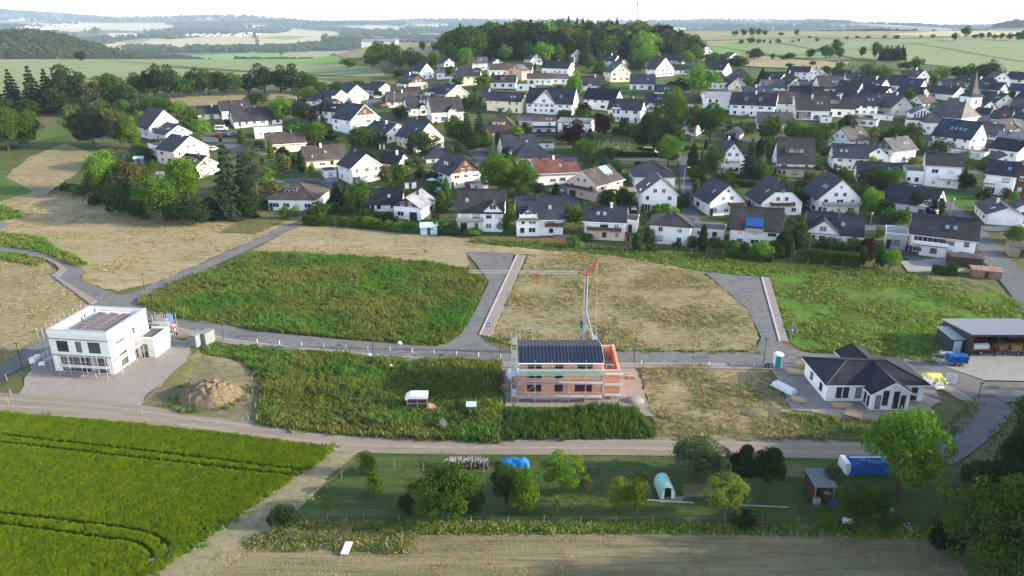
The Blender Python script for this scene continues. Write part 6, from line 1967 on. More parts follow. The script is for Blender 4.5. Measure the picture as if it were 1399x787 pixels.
# ------------------------------------------------------------------ church
def church():
    b = P(1322, 158)
    phi = math.atan2(b.x, b.y)
    o = thing('church', 'white village church with a pointed slate spire and big grey nave roof', 'church', b, -phi + R(46))
    s = mpp(b)
    wd = 18 * s
    hh = wd / 2
    tz = P(1322, 158).z
    Hb = 26 * s
    part('tower', MB().box(-hh, hh, -hh, hh, -6, Hb), 'wall_white', o)
    sp = MB()
    e = hh + 0.9
    top = Hb + 34 * s
    sec = [(e, Hb + 0.01), (hh * 0.74, Hb + 1.3), (hh * 0.50, Hb + 3.2), (hh * 0.26, Hb + 6.8), (0.03, top)]
    pts, fs = [], []
    for r_, z in sec:
        pts += [(-r_, -r_, z), (r_, -r_, z), (r_, r_, z), (-r_, r_, z)]
    for i in range(len(sec) - 1):
        for j in range(4):
            fs.append((i * 4 + j, i * 4 + (j + 1) % 4, i * 4 + 4 + (j + 1) % 4, i * 4 + 4 + j))
    fs.append((3, 2, 1, 0))
    sp.poly(pts, fs)
    part('spire', sp, 'roof_slate', o)
    part('cross', MB().bar((0, 0, top - 0.2), (0, 0, top + 1.6), 0.08).bar((-0.4, 0, top + 1.1), (0.4, 0, top + 1.1), 0.08), 'dark_metal', o)
    for rz, x, y in ((0, 0, -hh), (R(-90), -hh, 0), (R(90), hh, 0)):
        for z in (Hb - 3.2,):
            put_window(o, x, y, z, rz, 0.9, 2.0, False, 'd', name='belfry_opening')
    # nave, in front and to the left of the tower
    nb = P(1285, 176)
    n = thing('church_nave', 'church nave with huge grey roof and a white gable with tall slit windows', 'church hall', nb, -math.atan2(nb.x, nb.y) + R(-26))
    W_, D_, Hn = 46 * mpp(nb), 15, 4.6
    part('wall', MB().box(-W_ / 2, W_ / 2, 0, D_, -4, Hn), 'wall_white', n)
    part('roof', hip_roof_mb(W_, D_, Hn, 0.72, 0.6, ridge=W_ * 0.62), ['roof_grey', 'white_paint'], n, (0, D_ / 2, 0))
    for j in range(11):
        put_window(n, -W_ / 2 + (j + 0.7) * W_ / 11.6, 0, Hn - 1.25, 0, 0.9, 0.9, False, 'd', name='clerestory_window')
    gb = P(1258, 172)
    g = thing('church_gable_wing', 'white church wing whose gable has six tall dark slit windows', 'church wing', gb, -math.atan2(gb.x, gb.y) + R(10))
    w2 = 27 * mpp(gb)
    t2 = math.tan(R(32))
    part('wall', MB().prism([(-w2 / 2, -4), (w2 / 2, -4), (w2 / 2, 4.6), (0, 4.6 + w2 / 2 * t2), (-w2 / 2, 4.6)], 0, 11, 'y'), 'wall_white', g)
    part('roof', gable_roof_mb(11, w2, 4.6, t2, 0.3, 0.35), ['roof_grey', 'white_paint'], g, (0, 5.5, 0), (0, 0, R(-90)))
    for j in range(6):
        x = (j - 2.5) * 1.15
        put_window(g, x, 0, 3.0, 0, 0.6, 3.4 - abs(j - 2.5) * 0.55, False, 'd', name='slit_window')
    lw = MB().box(-w2 / 2 - 2, w2 / 2 - 1, -6, -0.01, -4, 3.0)
    part('porch', lw, 'wall_white', g)
    part('porch_roof', MB().box(-w2 / 2 - 2.4, w2 / 2 - 0.6, -6.4, -0.02, 3.003, 3.25), 'roof_brown', g)
    for j in range(4):
        put_window(g, -w2 / 2 + j * 2.2, -6, 0.9, 0, 1.0, 1.2, False)
    hb = P(1276, 184)
    q = thing('parish_house', 'white parish house with a dark pyramid roof below the church', 'house', hb, -math.atan2(hb.x, hb.y) + R(20))
    w3 = 26 * mpp(hb)
    part('wall', MB().box(-w3 / 2, w3 / 2, 0, 9, -4, 4.4), 'wall_white', q)
    part('roof', hip_roof_mb(w3, 9, 4.4, 0.75, 0.5, ridge=1.5), ['roof_anthracite', 'white_paint'], q, (0, 4.5, 0))
    for j in range(3):
        put_window(q, (j - 1) * 2.6, 0, 2.0, 0, 1.1, 1.2, False)
church()

# ---- shrubs filling the gardens between the houses
gr = random.Random(21)
gpoly = [(205, 200), (300, 168), (430, 150), (560, 108), (700, 86), (860, 88), (1000, 100), (1200, 118), (1399, 128), (1399, 310), (1310, 330), (1230, 345), (1000, 330), (820, 316), (640, 306), (500, 292), (350, 262), (280, 250)]
GS = []
streets = [o for o in bpy.data.objects if o.name.startswith('village_street')]
SV = [(v.co.x, v.co.y) for o in streets for v in o.data.vertices]
for i in range(6000):
    px, py = gr.uniform(205, 1399), gr.uniform(86, 345)
    if not inside(gpoly, px, py) or gr.random() > 0.15 + 0.95 * (py - 110) / 200:
        continue
    q = P(px, py)
    hs = HOUSES
    if any(abs(q.x - a) < c * 0.62 and -3.5 < q.y - b < c + 1 for a, b, c in hs) or any((q.x - a) ** 2 + (q.y - b) ** 2 < 14 for a, b in SV) or any((q.x - a) ** 2 + (q.y - b) ** 2 < 12 for a, b in GS):
        continue
    if 806 < px < 930 and 190 < py < 214 or 1235 < px < 1335 and 256 < py < 292:
        continue
    GS.append((q.x, q.y))
    hm = gr.uniform(1.6, 5.0)
    k = gr.choice(['bush'] * 5 + ['tall', 'column'])
    if k != 'bush':
        hm *= 1.5
    simple_tree(q, hm, k, gr.choice(['mid', 'dark', 'dark', 'mid', 'olive', 'black', 'bright']), 'small garden shrub filling the gardens between the village houses', 'far' if py > 200 else 'tiny', 'garden shrubs between the houses', name='garden_shrub', cat='shrub', w=1.15)
    if len(GS) >= 295:
        break

# ---- patios and drives beside the houses
pr = random.Random(33)
for hx, hy, hw in HOUSES:
    if hy > 330 or pr.random() < 0.35:
        continue
    w, d = pr.uniform(2.5, 5), pr.uniform(2.5, 6)
    x, y = hx + pr.choice([-1, 1]) * (hw * 0.5 + w * 0.4) * pr.uniform(0.2, 1.1), hy - d * 0.45 + pr.uniform(-1, 1)
    sheet_world('patio', [(x - w / 2, y - d / 2), (x + w / 2, y - d / 2 + 0.3), (x + w / 2, y + d / 2), (x - w / 2, y + d / 2 - 0.3)], pr.choice(['pavement', 'concrete', 'old_asphalt', 'gravel', 'bare_soil', 'bright_lawn']), 0.24, 3)

# ------------------------------------------------------------------ building sites
tile_mat('clay_blocks', (0.60, 0.27, 0.17), rough=0.9, bw=0.5, bh=0.4, vary=0.25, blotch=(0.62, 0.38, 0.28))
tile_mat('aerated_blocks', (0.74, 0.74, 0.71), rough=0.9, bw=0.6, bh=0.4, vary=0.06, blotch=(0.66, 0.66, 0.63))

def wall_holes(mb, W_, z0, z1, y0, y1, holes, mi=0):
    """solid wall slab pierced by (x0, x1, z0, z1) openings"""
    xs = sorted({0, W_} | {a for h_ in holes for a in h_[:2]})
    for a, b in zip(xs, xs[1:]):
        hs = sorted((h_[2], h_[3]) for h_ in holes if h_[0] <= a and h_[1] >= b)
        z = z0
        for c, d_ in hs:
            if c > z:
                mb.box(a, b, y0, y1, z, c, mi)
            z = d_
        if z < z1:
            mb.box(a, b, y0, y1, z, z1, mi)
    return mb

def scaffold(o, x0, x1, y, zs, top, bays, depth=0.9, braces=True, net=None):
    """scaffold along local x at y (outer row at y - depth)"""
    for i in range(bays + 1):
        x = x0 + (x1 - x0) * i / bays
        for yy in (y, y - depth):
            part('standard', MB().tube((x, yy, -0.2), (x, yy, top), 0.035, n=5), 'galvanised', o)
    for z in zs:
        n = bays
        for i in range(n):
            xa, xb = x0 + (x1 - x0) * i / n, x0 + (x1 - x0) * (i + 1) / n
            for k in range(3):
                part('deck_plank', MB().box(xa + 0.03, xb - 0.03, y - depth + 0.06 + k * 0.27, y - depth + 0.30 + k * 0.27, z, z + 0.07), 'galvanised', o)
        part('guard_rail', MB().tube((x0, y - depth - 0.04, z + 1.0), (x1, y - depth - 0.04, z + 1.0), 0.028, n=4).tube((x0, y - depth - 0.04, z + 0.55), (x1, y - depth - 0.04, z + 0.55), 0.028, n=4), 'galvanised', o)
    if braces:
        for i in range(0, bays, 2):
            xa, xb = x0 + (x1 - x0) * i / bays, x0 + (x1 - x0) * (i + 1) / bays
            zz = [0.1] + list(zs)
            for a, b in zip(zz, zz[1:]):
                part('brace', MB().tube((xa, y - depth - 0.05, a), (xb, y - depth - 0.05, b), 0.025, n=4), 'galvanised', o)

# ---- white aerated-concrete house at left
def white_house():
    o = thing('house', 'flat-roofed white new-build with solar panels on its roof, in scaffolding at left', 'house', (-69.9, 100.9, 1.3), R(-7))
    W_, D_, Hh = 9.7, 9.8, 6.3
    t = 0.36
    fh = [(1.1, 3.0, 3.4, 5.2), (4.2, 5.2, 3.4, 5.2), (6.2, 8.2, 3.4, 5.2), (1.3, 8.8, 0.15, 2.6)]
    part('front_wall', wall_holes(MB(), W_, -0.6, Hh, 0, t, fh), 'aerated_blocks', o)
    sh = [(1.2, 3.2, 3.7, 4.8), (5.4, 6.1, 3.9, 5.2), (1.6, 3.3, 2.0, 2.6), (1.6, 3.3, 0.4, 1.5), (5.0, 5.8, 0.1, 1.6)]
    sw = wall_holes(MB(), D_ - 2 * t, -0.6, Hh, 0, t, sh)
    part('side_wall', sw, 'aerated_blocks', o, (W_, t, 0), (0, 0, R(90)))
    part('side_wall', MB().box(0.0, t, t, D_ - t, -0.6, Hh), 'aerated_blocks', o)
    part('back_wall', MB().box(0, W_, D_ - t, D_, -0.6, Hh), 'aerated_blocks', o)
    part('floor_slab', MB().box(t + 0.01, W_ - t - 0.01, t + 0.01, D_ - t - 0.01, 2.75, 3.0), 'concrete', o)
    part('ground_slab', MB().box(t + 0.01, W_ - t - 0.01, t + 0.01, D_ - t - 0.01, -0.3, 0.05), 'concrete', o)
    part('parapet', MB().box(-0.06, W_ + 0.06, -0.06, 0.36, Hh, Hh + 0.62).box(-0.06, W_ + 0.06, D_ - 0.36, D_ + 0.06, Hh, Hh + 0.62).box(-0.06, 0.36, 0.361, D_ - 0.361, Hh, Hh + 0.62).box(W_ - 0.36, W_ + 0.06, 0.361, D_ - 0.361, Hh, Hh + 0.62), 'block_white', o)
    part('coping', MB().box(-0.1, W_ + 0.1, -0.1, 0.40, Hh + 0.622, Hh + 0.66).box(-0.1, W_ + 0.1, D_ - 0.4, D_ + 0.1, Hh + 0.622, Hh + 0.66).box(-0.1, 0.4, 0.401, D_ - 0.401, Hh + 0.622, Hh + 0.66).box(W_ - 0.4, W_ + 0.1, 0.401, D_ - 0.401, Hh + 0.622, Hh + 0.66), 'metal', o)
    rf = part('roof', MB().box(0.365, W_ - 0.365, 0.365, D_ - 0.365, Hh - 0.3, Hh + 0.12), 'membrane', o)
    pm = MB().box(-0.66, 0.66, -0.46, 0.46, 0, 0.05).mesh('solar_panel', ['solar_brown'])
    for c in range(3):
        for k in range(7):
            p_ = link('solar_panel', pm, rf, (3.6 + c * 2.05, 1.45 + k * 1.02, Hh + 0.34), (0, R(6), 0))
            if c == 0 and k == 0:
                p_['label'] = 'brownish solar panel lying nearly flat on the roof'
    for x, y in ((1.6, 6.4), (1.9, 8.4), (2.3, 4.8)):
        part('roof_vent', MB().lathe([(0.09, Hh + 0.12), (0.09, Hh + 0.65), (0.14, Hh + 0.66), (0.0, Hh + 0.78)], 8), 'dark_metal', o, (x, y, 0))
    # ring beam ledges
    part('ledge', MB().box(-0.08, W_ + 0.08, -0.10, -0.005, 2.72, 2.92).box(-0.08, W_ + 0.08, -0.10, -0.005, 5.45, 5.6), 'concrete', o)
    for a, b, c, d_ in fh:
        n = max(1, int(round((b - a) / 1.6)))
        for k in range(n):
            w_ = (b - a) / n
            put_window(o, a + w_ * (k + 0.5), 0.16, c + 0.02, 0, w_ - 0.04, d_ - c - 0.04, True, 'd')
    for a, b, c, d_ in sh:
        put_window(o, W_ - 0.15, t + (a + b) / 2, c + 0.02, R(90), b - a - 0.04, d_ - c - 0.04, True, 'd')
    # annex
    part('annex_wall', MB().box(W_ + 0.01, 12.6, 6.2, 10.6, -0.6, 3.1), 'aerated_blocks', o)
    part('annex_roof', MB().box(W_ + 0.3, 12.4, 6.4, 10.4, 3.102, 3.2, 1).box(W_ + 0.01, 12.7, 6.1, 6.38, 3.103, 3.5).box(W_ + 0.01, 12.7, 10.42, 10.7, 3.103, 3.5).box(12.42, 12.7, 6.381, 10.419, 3.103, 3.5), ['block_white', 'roof_grey'], o)
    put_window(o, 10.9, 6.2, 0.2, 0, 1.0, 2.1, True, 'd', name='door')
    s = thing('scaffold', 'steel scaffold with decks round the flat-roofed white new-build', 'scaffold', (-69.9, 100.9, 1.3), R(-7))
    scaffold(s, 1.6, 9.5, -0.35, [1.45], 3.4, 4)
    s2 = thing('scaffold', 'scaffold deck projecting from the left wall of the white new-build', 'scaffold', (-69.9, 100.9, 1.3), R(-97))
    scaffold(s2, -9.5, 0.4, -0.35, [2.0, 4.1], 7.3, 5)
    s3 = thing('scaffold', 'scaffold along the sunny right wall of the white new-build', 'scaffold', (-69.9, 100.9, 1.3), R(-7))
    s3.location = s3.matrix_basis @ Vector((0, 0, 0))
    q = Matrix.Rotation(R(-7), 3, 'Z') @ Vector((W_ + 0.01, 0, 0)) + Vector((-69.9, 100.9, 1.3))
    s3.location = q
    s3.rotation_euler = (0, 0, R(83))
    scaffold(s3, 0.2, 5.9, -0.3, [2.4, 4.5], 5.4, 3, braces=False)
    s4 = thing('scaffold', 'tangle of scaffold frames behind the annex of the white new-build', 'scaffold', tuple(Matrix.Rotation(R(-7), 3, 'Z') @ Vector((10.0, 11.6, 0)) + Vector((-69.9, 100.9, 1.3))), R(-7))
    scaffold(s4, 0, 2.6, 0, [1.9, 3.9], 5.6, 2)
    scaffold(s4, 0, 2.6, 1.4, [2.9], 5.0, 2)
white_house()

# ---- brick house with standing-seam roof
def brick_house():
    b = P(710.5, 545.7)
    W_, D_ = 11.7, 7.0
    o = thing('house', 'brick shell house with a dark blue sheet-metal roof behind scaffolding, in the centre', 'house', (b.x, b.y, 0), 0)
    holes = [(1.0, 3.1, 1.15, 2.6), (1.0, 3.1, 3.3, 4.1), (5.0, 6.2, 1.15, 2.6), (5.0, 6.2, 3.3, 4.1), (7.9, 10.4, 1.15, 2.6), (1.1, 3.1, 4.75, 5.6), (5.0, 6.2, 4.75, 5.6), (8.2, 10.4, 4.75, 5.6)]
    Hh, t, tan = 5.95, 0.36, 0.20
    part('front_wall', wall_holes(MB(), W_, 0.76, Hh, 0, t, holes), 'clay_blocks', o)
    for x, s in ((0, 0), (W_ - t, 0)):
        part('side_wall', MB().prism([(t, 0.76), (D_ - t, 0.76), (D_ - t, Hh), (D_ / 2, Hh + D_ / 2 * tan - 0.1), (t, Hh)], x, x + t, 'x'), 'clay_blocks', o)
    part('back_wall', MB().box(0, W_, D_ - t, D_, 0.76, Hh), 'clay_blocks', o)
    part('insulated_plinth', MB().box(-0.08, W_ + 0.08, -0.08, D_ + 0.08, -0.2, 0.757), 'pink_board', o)
    part('inner_slab', MB().box(t + 0.01, W_ - t - 0.01, t + 0.01, D_ - t - 0.01, 2.8, 3.1), 'concrete', o)
    part('inner_wall', MB().box(t + 0.01, W_ - t - 0.01, D_ / 2 - 0.1, D_ / 2 + 0.1, 0.77, 2.79), 'clay_blocks', o)
    for x in (1.0, 5.0, 7.9):
        w_ = 1.2 if x == 5.0 else 2.1
        part('cellar_window', MB().box(x, x + w_, -0.10, -0.081, 0.28, 0.5), 'glass', o)
    part('lintel', MB().box(0.9, 3.2, -0.02, -0.002, 4.11, 4.3).box(4.9, 6.3, -0.02, -0.002, 4.11, 4.3).box(7.8, 10.5, -0.02, -0.002, 2.61, 2.8), 'concrete', o)
    e = D_ / 2 + 0.45
    zo, zr = Hh - 0.45 * tan + 0.25, Hh + D_ / 2 * tan + 0.25
    rm = MB()
    rm.prism([(-e, zo - 0.16), (0, zr - 0.16), (e, zo - 0.16), (e, zo), (0, zr), (-e, zo)], -0.25, W_ + 0.25, 'x')
    rf = part('roof', rm, 'panel_roof', o, (0, D_ / 2, 0))
    n = 24
    seam = MB()
    for s in (-1, 1):
        seam = MB()
        seam.bar((0, s * e, zo + 0.03), (0, s * 0.02, zr + 0.03), 0.06)
        me = seam.mesh('roof_seam', ['roof_black'])
        for k in range(n + 1):
            link('roof_seam', me, rf, (-0.22 + (W_ + 0.44) * k / n, 0, 0))
    part('gutter', MB().tube((-0.25, -e - 0.07, zo - 0.1), (W_ + 0.25, -e - 0.07, zo - 0.1), 0.08, n=6), 'white_paint', rf)
    part('verge_board', MB().prism([(-e, zo - 0.2), (0, zr - 0.2), (e, zo - 0.2), (e, zo + 0.02), (0, zr + 0.02), (-e, zo + 0.02)], W_ + 0.252, W_ + 0.30, 'x'), 'white_paint', rf)
    # roofless brick garage at right
    g = thing('garage', 'roofless brick garage shell to the right of the scaffolded brick house', 'garage', (b.x + W_ + 0.25, b.y + 0.9, 0), 0)
    gw, gd = 2.6, 7.6
    part('front_wall', MB().box(0, gw, 0, 0.36, 0.3, 4.2), 'clay_blocks', g)
    part('side_wall', MB().prism([(0.362, 0.3), (gd, 0.3), (gd, 4.9), (0.362, 4.3)], gw - 0.36, gw, 'x'), 'clay_blocks', g)
    part('side_wall', MB().box(0, 0.3, 0.362, gd, 0.3, 4.2), 'clay_blocks', g)
    part('back_wall', MB().box(0.302, gw - 0.362, gd - 0.36, gd, 0.3, 4.8), 'clay_blocks', g)
    part('inner_slab', MB().box(0.302, gw - 0.362, 0.362, gd - 0.362, 0.1, 2.9), 'concrete', g)
    part('formwork_frame', MB().bar((0.7, 1.6, 2.9), (0.7, 1.6, 4.4), 0.1).bar((1.7, 1.6, 2.9), (1.7, 1.6, 4.4), 0.1).bar((0.7, 1.6, 4.4), (1.7, 1.6, 4.4), 0.1), 'galvanised', g)
    s = thing('scaffold', 'scaffold of four bays in front of the brick shell house', 'scaffold', (b.x, b.y, 0), 0)
    scaffold(s, -0.3, 11.8, -0.35, [0.85, 3.05, 5.0], 6.4, 5)
    nm = MB()
    for k in range(60):
        nm.box(-0.3 + k * 0.2, -0.22 + k * 0.2, -1.36, -1.34, 4.5, 5.3)
    for k in range(6):
        nm.box(-0.3, 11.8, -1.339, -1.33, 4.5 + k * 0.14, 4.56 + k * 0.14)
    part('safety_net', nm, 'green_net', s, label='green safety netting on the top deck')
    s2 = thing('scaffold', 'scaffold round the roofless brick garage shell', 'scaffold', (b.x + W_ + 0.25, b.y + 0.9, 0), 0)
    scaffold(s2, 0.2, 2.9, -0.3, [0.6, 2.3, 4.0], 4.6, 1, braces=False)
    tw = thing('scaffold_tower', 'tall narrow ladder tower at the left end of the brick shell house', 'scaffold', (b.x - 1.25, b.y - 1.1, 0), 0)
    for x, y in ((0, 0), (0.75, 0), (0, 1.3), (0.75, 1.3)):
        part('standard', MB().tube((x, y, -0.1), (x, y, 10.6), 0.05, n=5), 'galvanised', tw)
    for k in range(21):
        z = 0.3 + 0.5 * k
        part('rung', MB().bar((0, 0, z), (0.75, 0, z), 0.05), 'galvanised', tw)
    for k in range(5):
        z = 1.0 + 2.05 * k
        part('platform', MB().box(-0.06, 0.81, -0.05, 1.35, z, z + 0.08), 'galvanised', tw)
        part('mesh_panel', MB().box(0.03, 0.72, -0.09, -0.055, z + 0.12, z + 1.25), 'galvanised' if k != 1 else 'rusty', tw)
    nt_ = thing('safety_net', 'thin greenish safety net standing behind the ridge of the blue metal roof', 'safety net', (b.x, b.y + D_ + 1.0, 0), 0)
    for k in range(7):
        part('net_post', MB().tube((k * 1.95, 0, 0), (k * 1.95, 0, 8.4), 0.035, n=5), 'galvanised', nt_)
    wire = MB()
    for k in range(5):
        wire.bar((0, 0, 7.3 + k * 0.25), (11.7, 0, 7.3 + k * 0.25), 0.014)
    for k in range(40):
        wire.bar((k * 0.3, 0, 7.3), (k * 0.3, 0, 8.3), 0.010)
    part('netting', wire, 'green_net', nt_)
brick_house()

# ---- crane
def crane():
    b = P(797, 484)
    o = thing('tower_crane', 'grey self-erecting crane with a level jib and red tip struts behind the brick house', 'crane', (b.x, b.y, 0), 0)
    Ht = 14.1
    def lattice(p0, p1, w, n, r_, chord=None):
        mb = MB()
        p0, p1 = Vector(p0), Vector(p1)
        d = (p1 - p0).normalized()
        a = Vector((0, 1, 0)) if abs(d.z) > 0.5 or abs(d.x) > 0.5 else Vector((1, 0, 0))
        c = d.cross(a)
        cs = [(a * sx + c * sy) * w / 2 for sx, sy in ((-1, -1), (1, -1), (1, 1), (-1, 1))]
        for q in cs:
            mb.bar(p0 + q, p1 + q, chord or r_ * 2)
        for k in range(n):
            u, v = p0.lerp(p1, k / n), p0.lerp(p1, (k + 1) / n)
            for i in range(4):
                j = (i + 1) % 4
                mb.bar(u + cs[i], (v + cs[j]) if k % 2 == 0 else (u + cs[j]), r_)
                mb.bar(u + cs[i], v + cs[j] if (k + i) % 2 else u + cs[j], r_)
        return mb
    mast_l = MB().box(-0.32, 0.32, -0.32, 0.32, 0.9, 7.6)
    part('outer_mast', mast_l, 'galvanised', o)
    part('inner_mast', lattice((0, 0, 7.6), (0, 0, Ht), 0.42, 10, 0.05, 0.10), 'galvanised', o)
    part('base_frame', MB().box(-1.9, 1.9, -0.25, 0.25, 0.25, 0.6).box(-0.25, 0.25, -1.9, 1.9, 0.255, 0.62).box(-0.4, 2.3, -0.9, 0.9, 0.63, 0.9), 'metal', o)
    for k in range(6):
        part('ballast_block', MB().box(1.2, 2.2, -0.85, 0.85, 0.92 + k * 0.36, 1.25 + k * 0.36), 'concrete', o)
    part('hoist_box', MB().box(-0.62, -0.33, -0.3, 0.3, 4.8, 5.9), 'dark_metal', o)
    part('jib', lattice((0.2, 0, Ht + 0.15), (-18.6, 0, Ht + 0.35), 0.34, 26, 0.025, 0.05), 'galvanised', o)
    part('jib_root', MB().bar((0.3, 0, Ht - 0.3), (-1.3, 0, Ht + 0.2), 0.2).box(-0.6, 0.5, -0.3, 0.3, Ht - 0.25, Ht - 0.05), 'red_paint', o)
    part('strut', MB().bar((0, -0.2, Ht), (1.7, -0.2, Ht + 2.1), 0.14).bar((0, 0.2, Ht), (1.7, 0.2, Ht + 2.1), 0.14).bar((0.85, -0.2, Ht + 1.05), (0.85, 0.2, Ht + 1.05), 0.1), 'red_paint', o)
    part('tie_rope', MB().bar((1.7, 0, Ht + 2.1), (-10, 0, Ht + 0.6), 0.03).bar((1.7, 0, Ht + 2.1), (1.9, 0, 2.6), 0.035).bar((1.7, 0.1, Ht + 2.1), (0.4, 0.1, 7.4), 0.03), 'metal', o)
    part('stay', MB().bar((0.3, -0.3, 7.4), (2.1, -0.7, 1.0), 0.09).bar((0.3, 0.3, 7.4), (2.1, 0.7, 1.0), 0.09).bar((0.35, -0.2, 5.4), (1.3, -0.4, 3.5), 0.07), 'galvanised', o)
    part('trolley', MB().box(-8.3, -7.5, -0.25, 0.25, Ht - 0.25, Ht + 0.0).bar((-7.9, 0, Ht - 0.25), (-7.9, 0, Ht - 1.4), 0.04).box(-8.05, -7.75, -0.1, 0.1, Ht - 1.75, Ht - 1.35), 'red_paint', o)
crane()

# ---- bungalow at right
def bungalow():
    o = thing('house', 'new white bungalow with a black hipped roof and a glazed front gable at right', 'house', (45.3, 93.7, 0), 0)
    W_, D_, Hh = 14.0, 8.3, 2.72
    part('wall', MB().box(0, W_, 0, D_, -0.3, Hh), 'wall_white', o)
    tan = 0.37
    part('roof', hip_roof_mb(W_, D_, Hh, tan, 0.55), ['roof_black', 'white_paint'], o, (W_ / 2, D_ / 2, 0))
    gx0, gx1 = 5.3, 10.6
    tg = 0.60
    zr = Hh + 2.65 * tg
    part('gable_wing', MB().prism([(gx0, -0.3), (gx1, -0.3), (gx1, Hh), ((gx0 + gx1) / 2, zr), (gx0, Hh)], -2.5, 2.0, 'y'), 'wall_white', o)
    part('gable_wing_roof', gable_roof_mb(6.4, 5.3, Hh, tg, 0.45, 0.5, 0.2), ['roof_black', 'white_paint'], o, ((gx0 + gx1) / 2, 0.7, 0), (0, 0, R(-90)))
    part('rear_wing', MB().prism([(6.3, -0.3), (10.5, -0.3), (10.5, Hh - 0.1), (8.4, Hh + 0.75), (6.3, Hh - 0.1)], D_ - 0.5, D_ + 2.4, 'y'), 'wall_white', o)
    part('rear_wing_roof', gable_roof_mb(6.2, 4.2, Hh - 0.15, 0.52, 0.4, 0.5, 0.2), ['roof_black', 'white_paint'], o, (8.4, D_ + 0.1, 0), (0, 0, R(-90)))
    for x, w_, z, h_ in ((1.75, 0.85, 0.75, 1.55), (2.75, 0.85, 0.75, 1.55), (4.55, 0.75, 0.75, 1.55), (12.6, 0.9, 1.5, 0.75), (12.6, 0.9, 0.35, 0.75)):
        put_window(o, x, 0, z, 0, w_, h_, True, 'd')
    for x, w_, z, h_ in ((6.2, 0.7, 0.4, 2.0), (7.2, 0.8, 0.9, 2.2), (8.7, 0.75, 0.4, 2.6), (9.7, 0.7, 0.4, 2.0)):
        put_window(o, x, -2.5, z, 0, w_, h_, True, 'd', name='gable_window')
    for y in (-1.7, -0.7):
        put_window(o, gx0, y, 0.15, R(-90), 0.9, 2.2, True, 'w', name='patio_door')
    for y in (2.0, 5.5):
        put_window(o, 0, y, 0.9, R(-90), 0.9, 1.1, True, 'd')
    part('ridge_cap', MB().bar((4.0, 0, 0), (10.0, 0, 0), 0.14), 'roof_anthracite', o, (0, D_ / 2, Hh + 0.2 + (D_ / 2 + 0.55) * tan + 0.06))
    part('terrace_slab', MB().box(2.2, 5.2, -2.2, -0.02, -0.1, 0.14), 'gravel', o)
bungalow()

# ---- farm machinery barn
def barn():
    o = thing('barn', 'open-fronted dark machinery barn with a pale metal roof at the right edge', 'barn', (74.6, 108.6, 0), 0)
    W_, D_ = 13.0, 8.2
    part('back_wall', MB().box(0, W_, D_ - 0.15, D_, 0, 3.1), 'dark_metal', o)
    for x in (0, W_ - 0.15):
        part('side_wall', MB().prism([(0, 0), (D_ - 0.152, 0), (D_ - 0.152, 3.1), (0, 4.0)], x, x + 0.15, 'x'), 'dark_metal', o)
    rf = part('roof', MB().prism([(-0.7, 4.12), (D_ + 0.3, 3.12), (D_ + 0.3, 3.28), (-0.7, 4.28)], -0.3, W_ + 0.3, 'x'), 'galvanised', o)
    rib = MB().bar((0, -0.68, 4.31), (0, D_ + 0.28, 3.31), 0.05).mesh('roof_rib', ['galvanised'])
    for k in range(28):
        link('roof_rib', rib, rf, (-0.25 + k * 0.5, 0, 0))
    part('fascia', MB().box(-0.3, W_ + 0.3, -0.78, -0.702, 3.95, 4.3), 'roof_slate', o)
    for x in (0.1, 4.3, 8.6, 12.8):
        part('post', MB().box(x, x + 0.18, -0.2, -0.02, 0, 4.0), 'brown_wood', o)
    part('floor', MB().box(0.16, W_ - 0.16, 0, D_ - 0.16, 0, 0.22), 'concrete', o)
    s = thing('shed', 'dark lean-to shed with a pale blue door on the left side of the machinery barn', 'shed', (72.4, 109.9, 0), 0)
    part('wall', MB().box(0, 1.9, 0, 4.6, 0, 2.55), 'dark_metal', s)
    part('roof', MB().prism([(-0.2, 2.56), (4.8, 2.75), (4.8, 2.87), (-0.2, 2.68)], -0.15, 2.0, 'x'), 'galvanised', s)
    part('door', MB().box(0.35, 1.65, -0.05, -0.003, 0.2, 2.3), 'pale_door' if 'pale_door' in M else 'light_door', s)
    return o
mat('light_door', (0.40, 0.52, 0.62), (0.36, 0.48, 0.58), None, 1)
mat('green_paint', (0.03, 0.13, 0.06), (0.04, 0.15, 0.07), None, 1, rough=0.5)
barn()

def wheel(o, x, y, r_, w_, name='wheel', z=None, hub='metal'):
    z = r_ if z is None else z
    mb = MB().tube((x, y - w_ / 2, z), (x, y + w_ / 2, z), r_, n=14)
    wo = part(name, mb, 'tyre', o)
    part('rim', MB().tube((x, y - w_ / 2 - 0.02, z), (x, y + w_ / 2 + 0.02, z), r_ * 0.5, n=10), hub, wo)
    return wo

def tractor(x, y, rz, col, label, s=1.0):
    o = thing('tractor', label, 'tractor', (x, y, 0.22), rz)
    o.scale = (s, s, s)
    part('bonnet', MB().prism([(0.2, 0.75), (2.0, 0.75), (2.05, 1.25), (0.2, 1.5)], -0.35, 0.35, 'y'), col, o)
    part('chassis', MB().box(-1.2, 1.9, -0.3, 0.3, 0.5, 0.745), 'dark_metal', o)
    cb = part('cab', MB().prism([(-1.1, 0.8), (0.18, 0.8), (0.1, 2.2), (-0.9, 2.2)], -0.62, 0.62, 'y'), 'glass', o)
    part('cab_roof', MB().box(-1.05, 0.25, -0.7, 0.7, 2.202, 2.35), col, cb)
    for yy in (-0.85, 0.85):
        wheel(o, -0.75, yy, 0.78, 0.42, 'rear_wheel', hub=col)
        wheel(o, 1.5, yy * 0.85, 0.45, 0.3, 'front_wheel', hub=col)
        part('mudguard', MB().prism([(-1.45, 1.35), (-0.05, 1.35), (-0.25, 1.65), (-1.2, 1.65)], yy - 0.24, yy + 0.24, 'y'), col, o)
    part('exhaust', MB().tube((0.9, 0.3, 1.4), (0.9, 0.3, 2.3), 0.05), 'dark_metal', o)
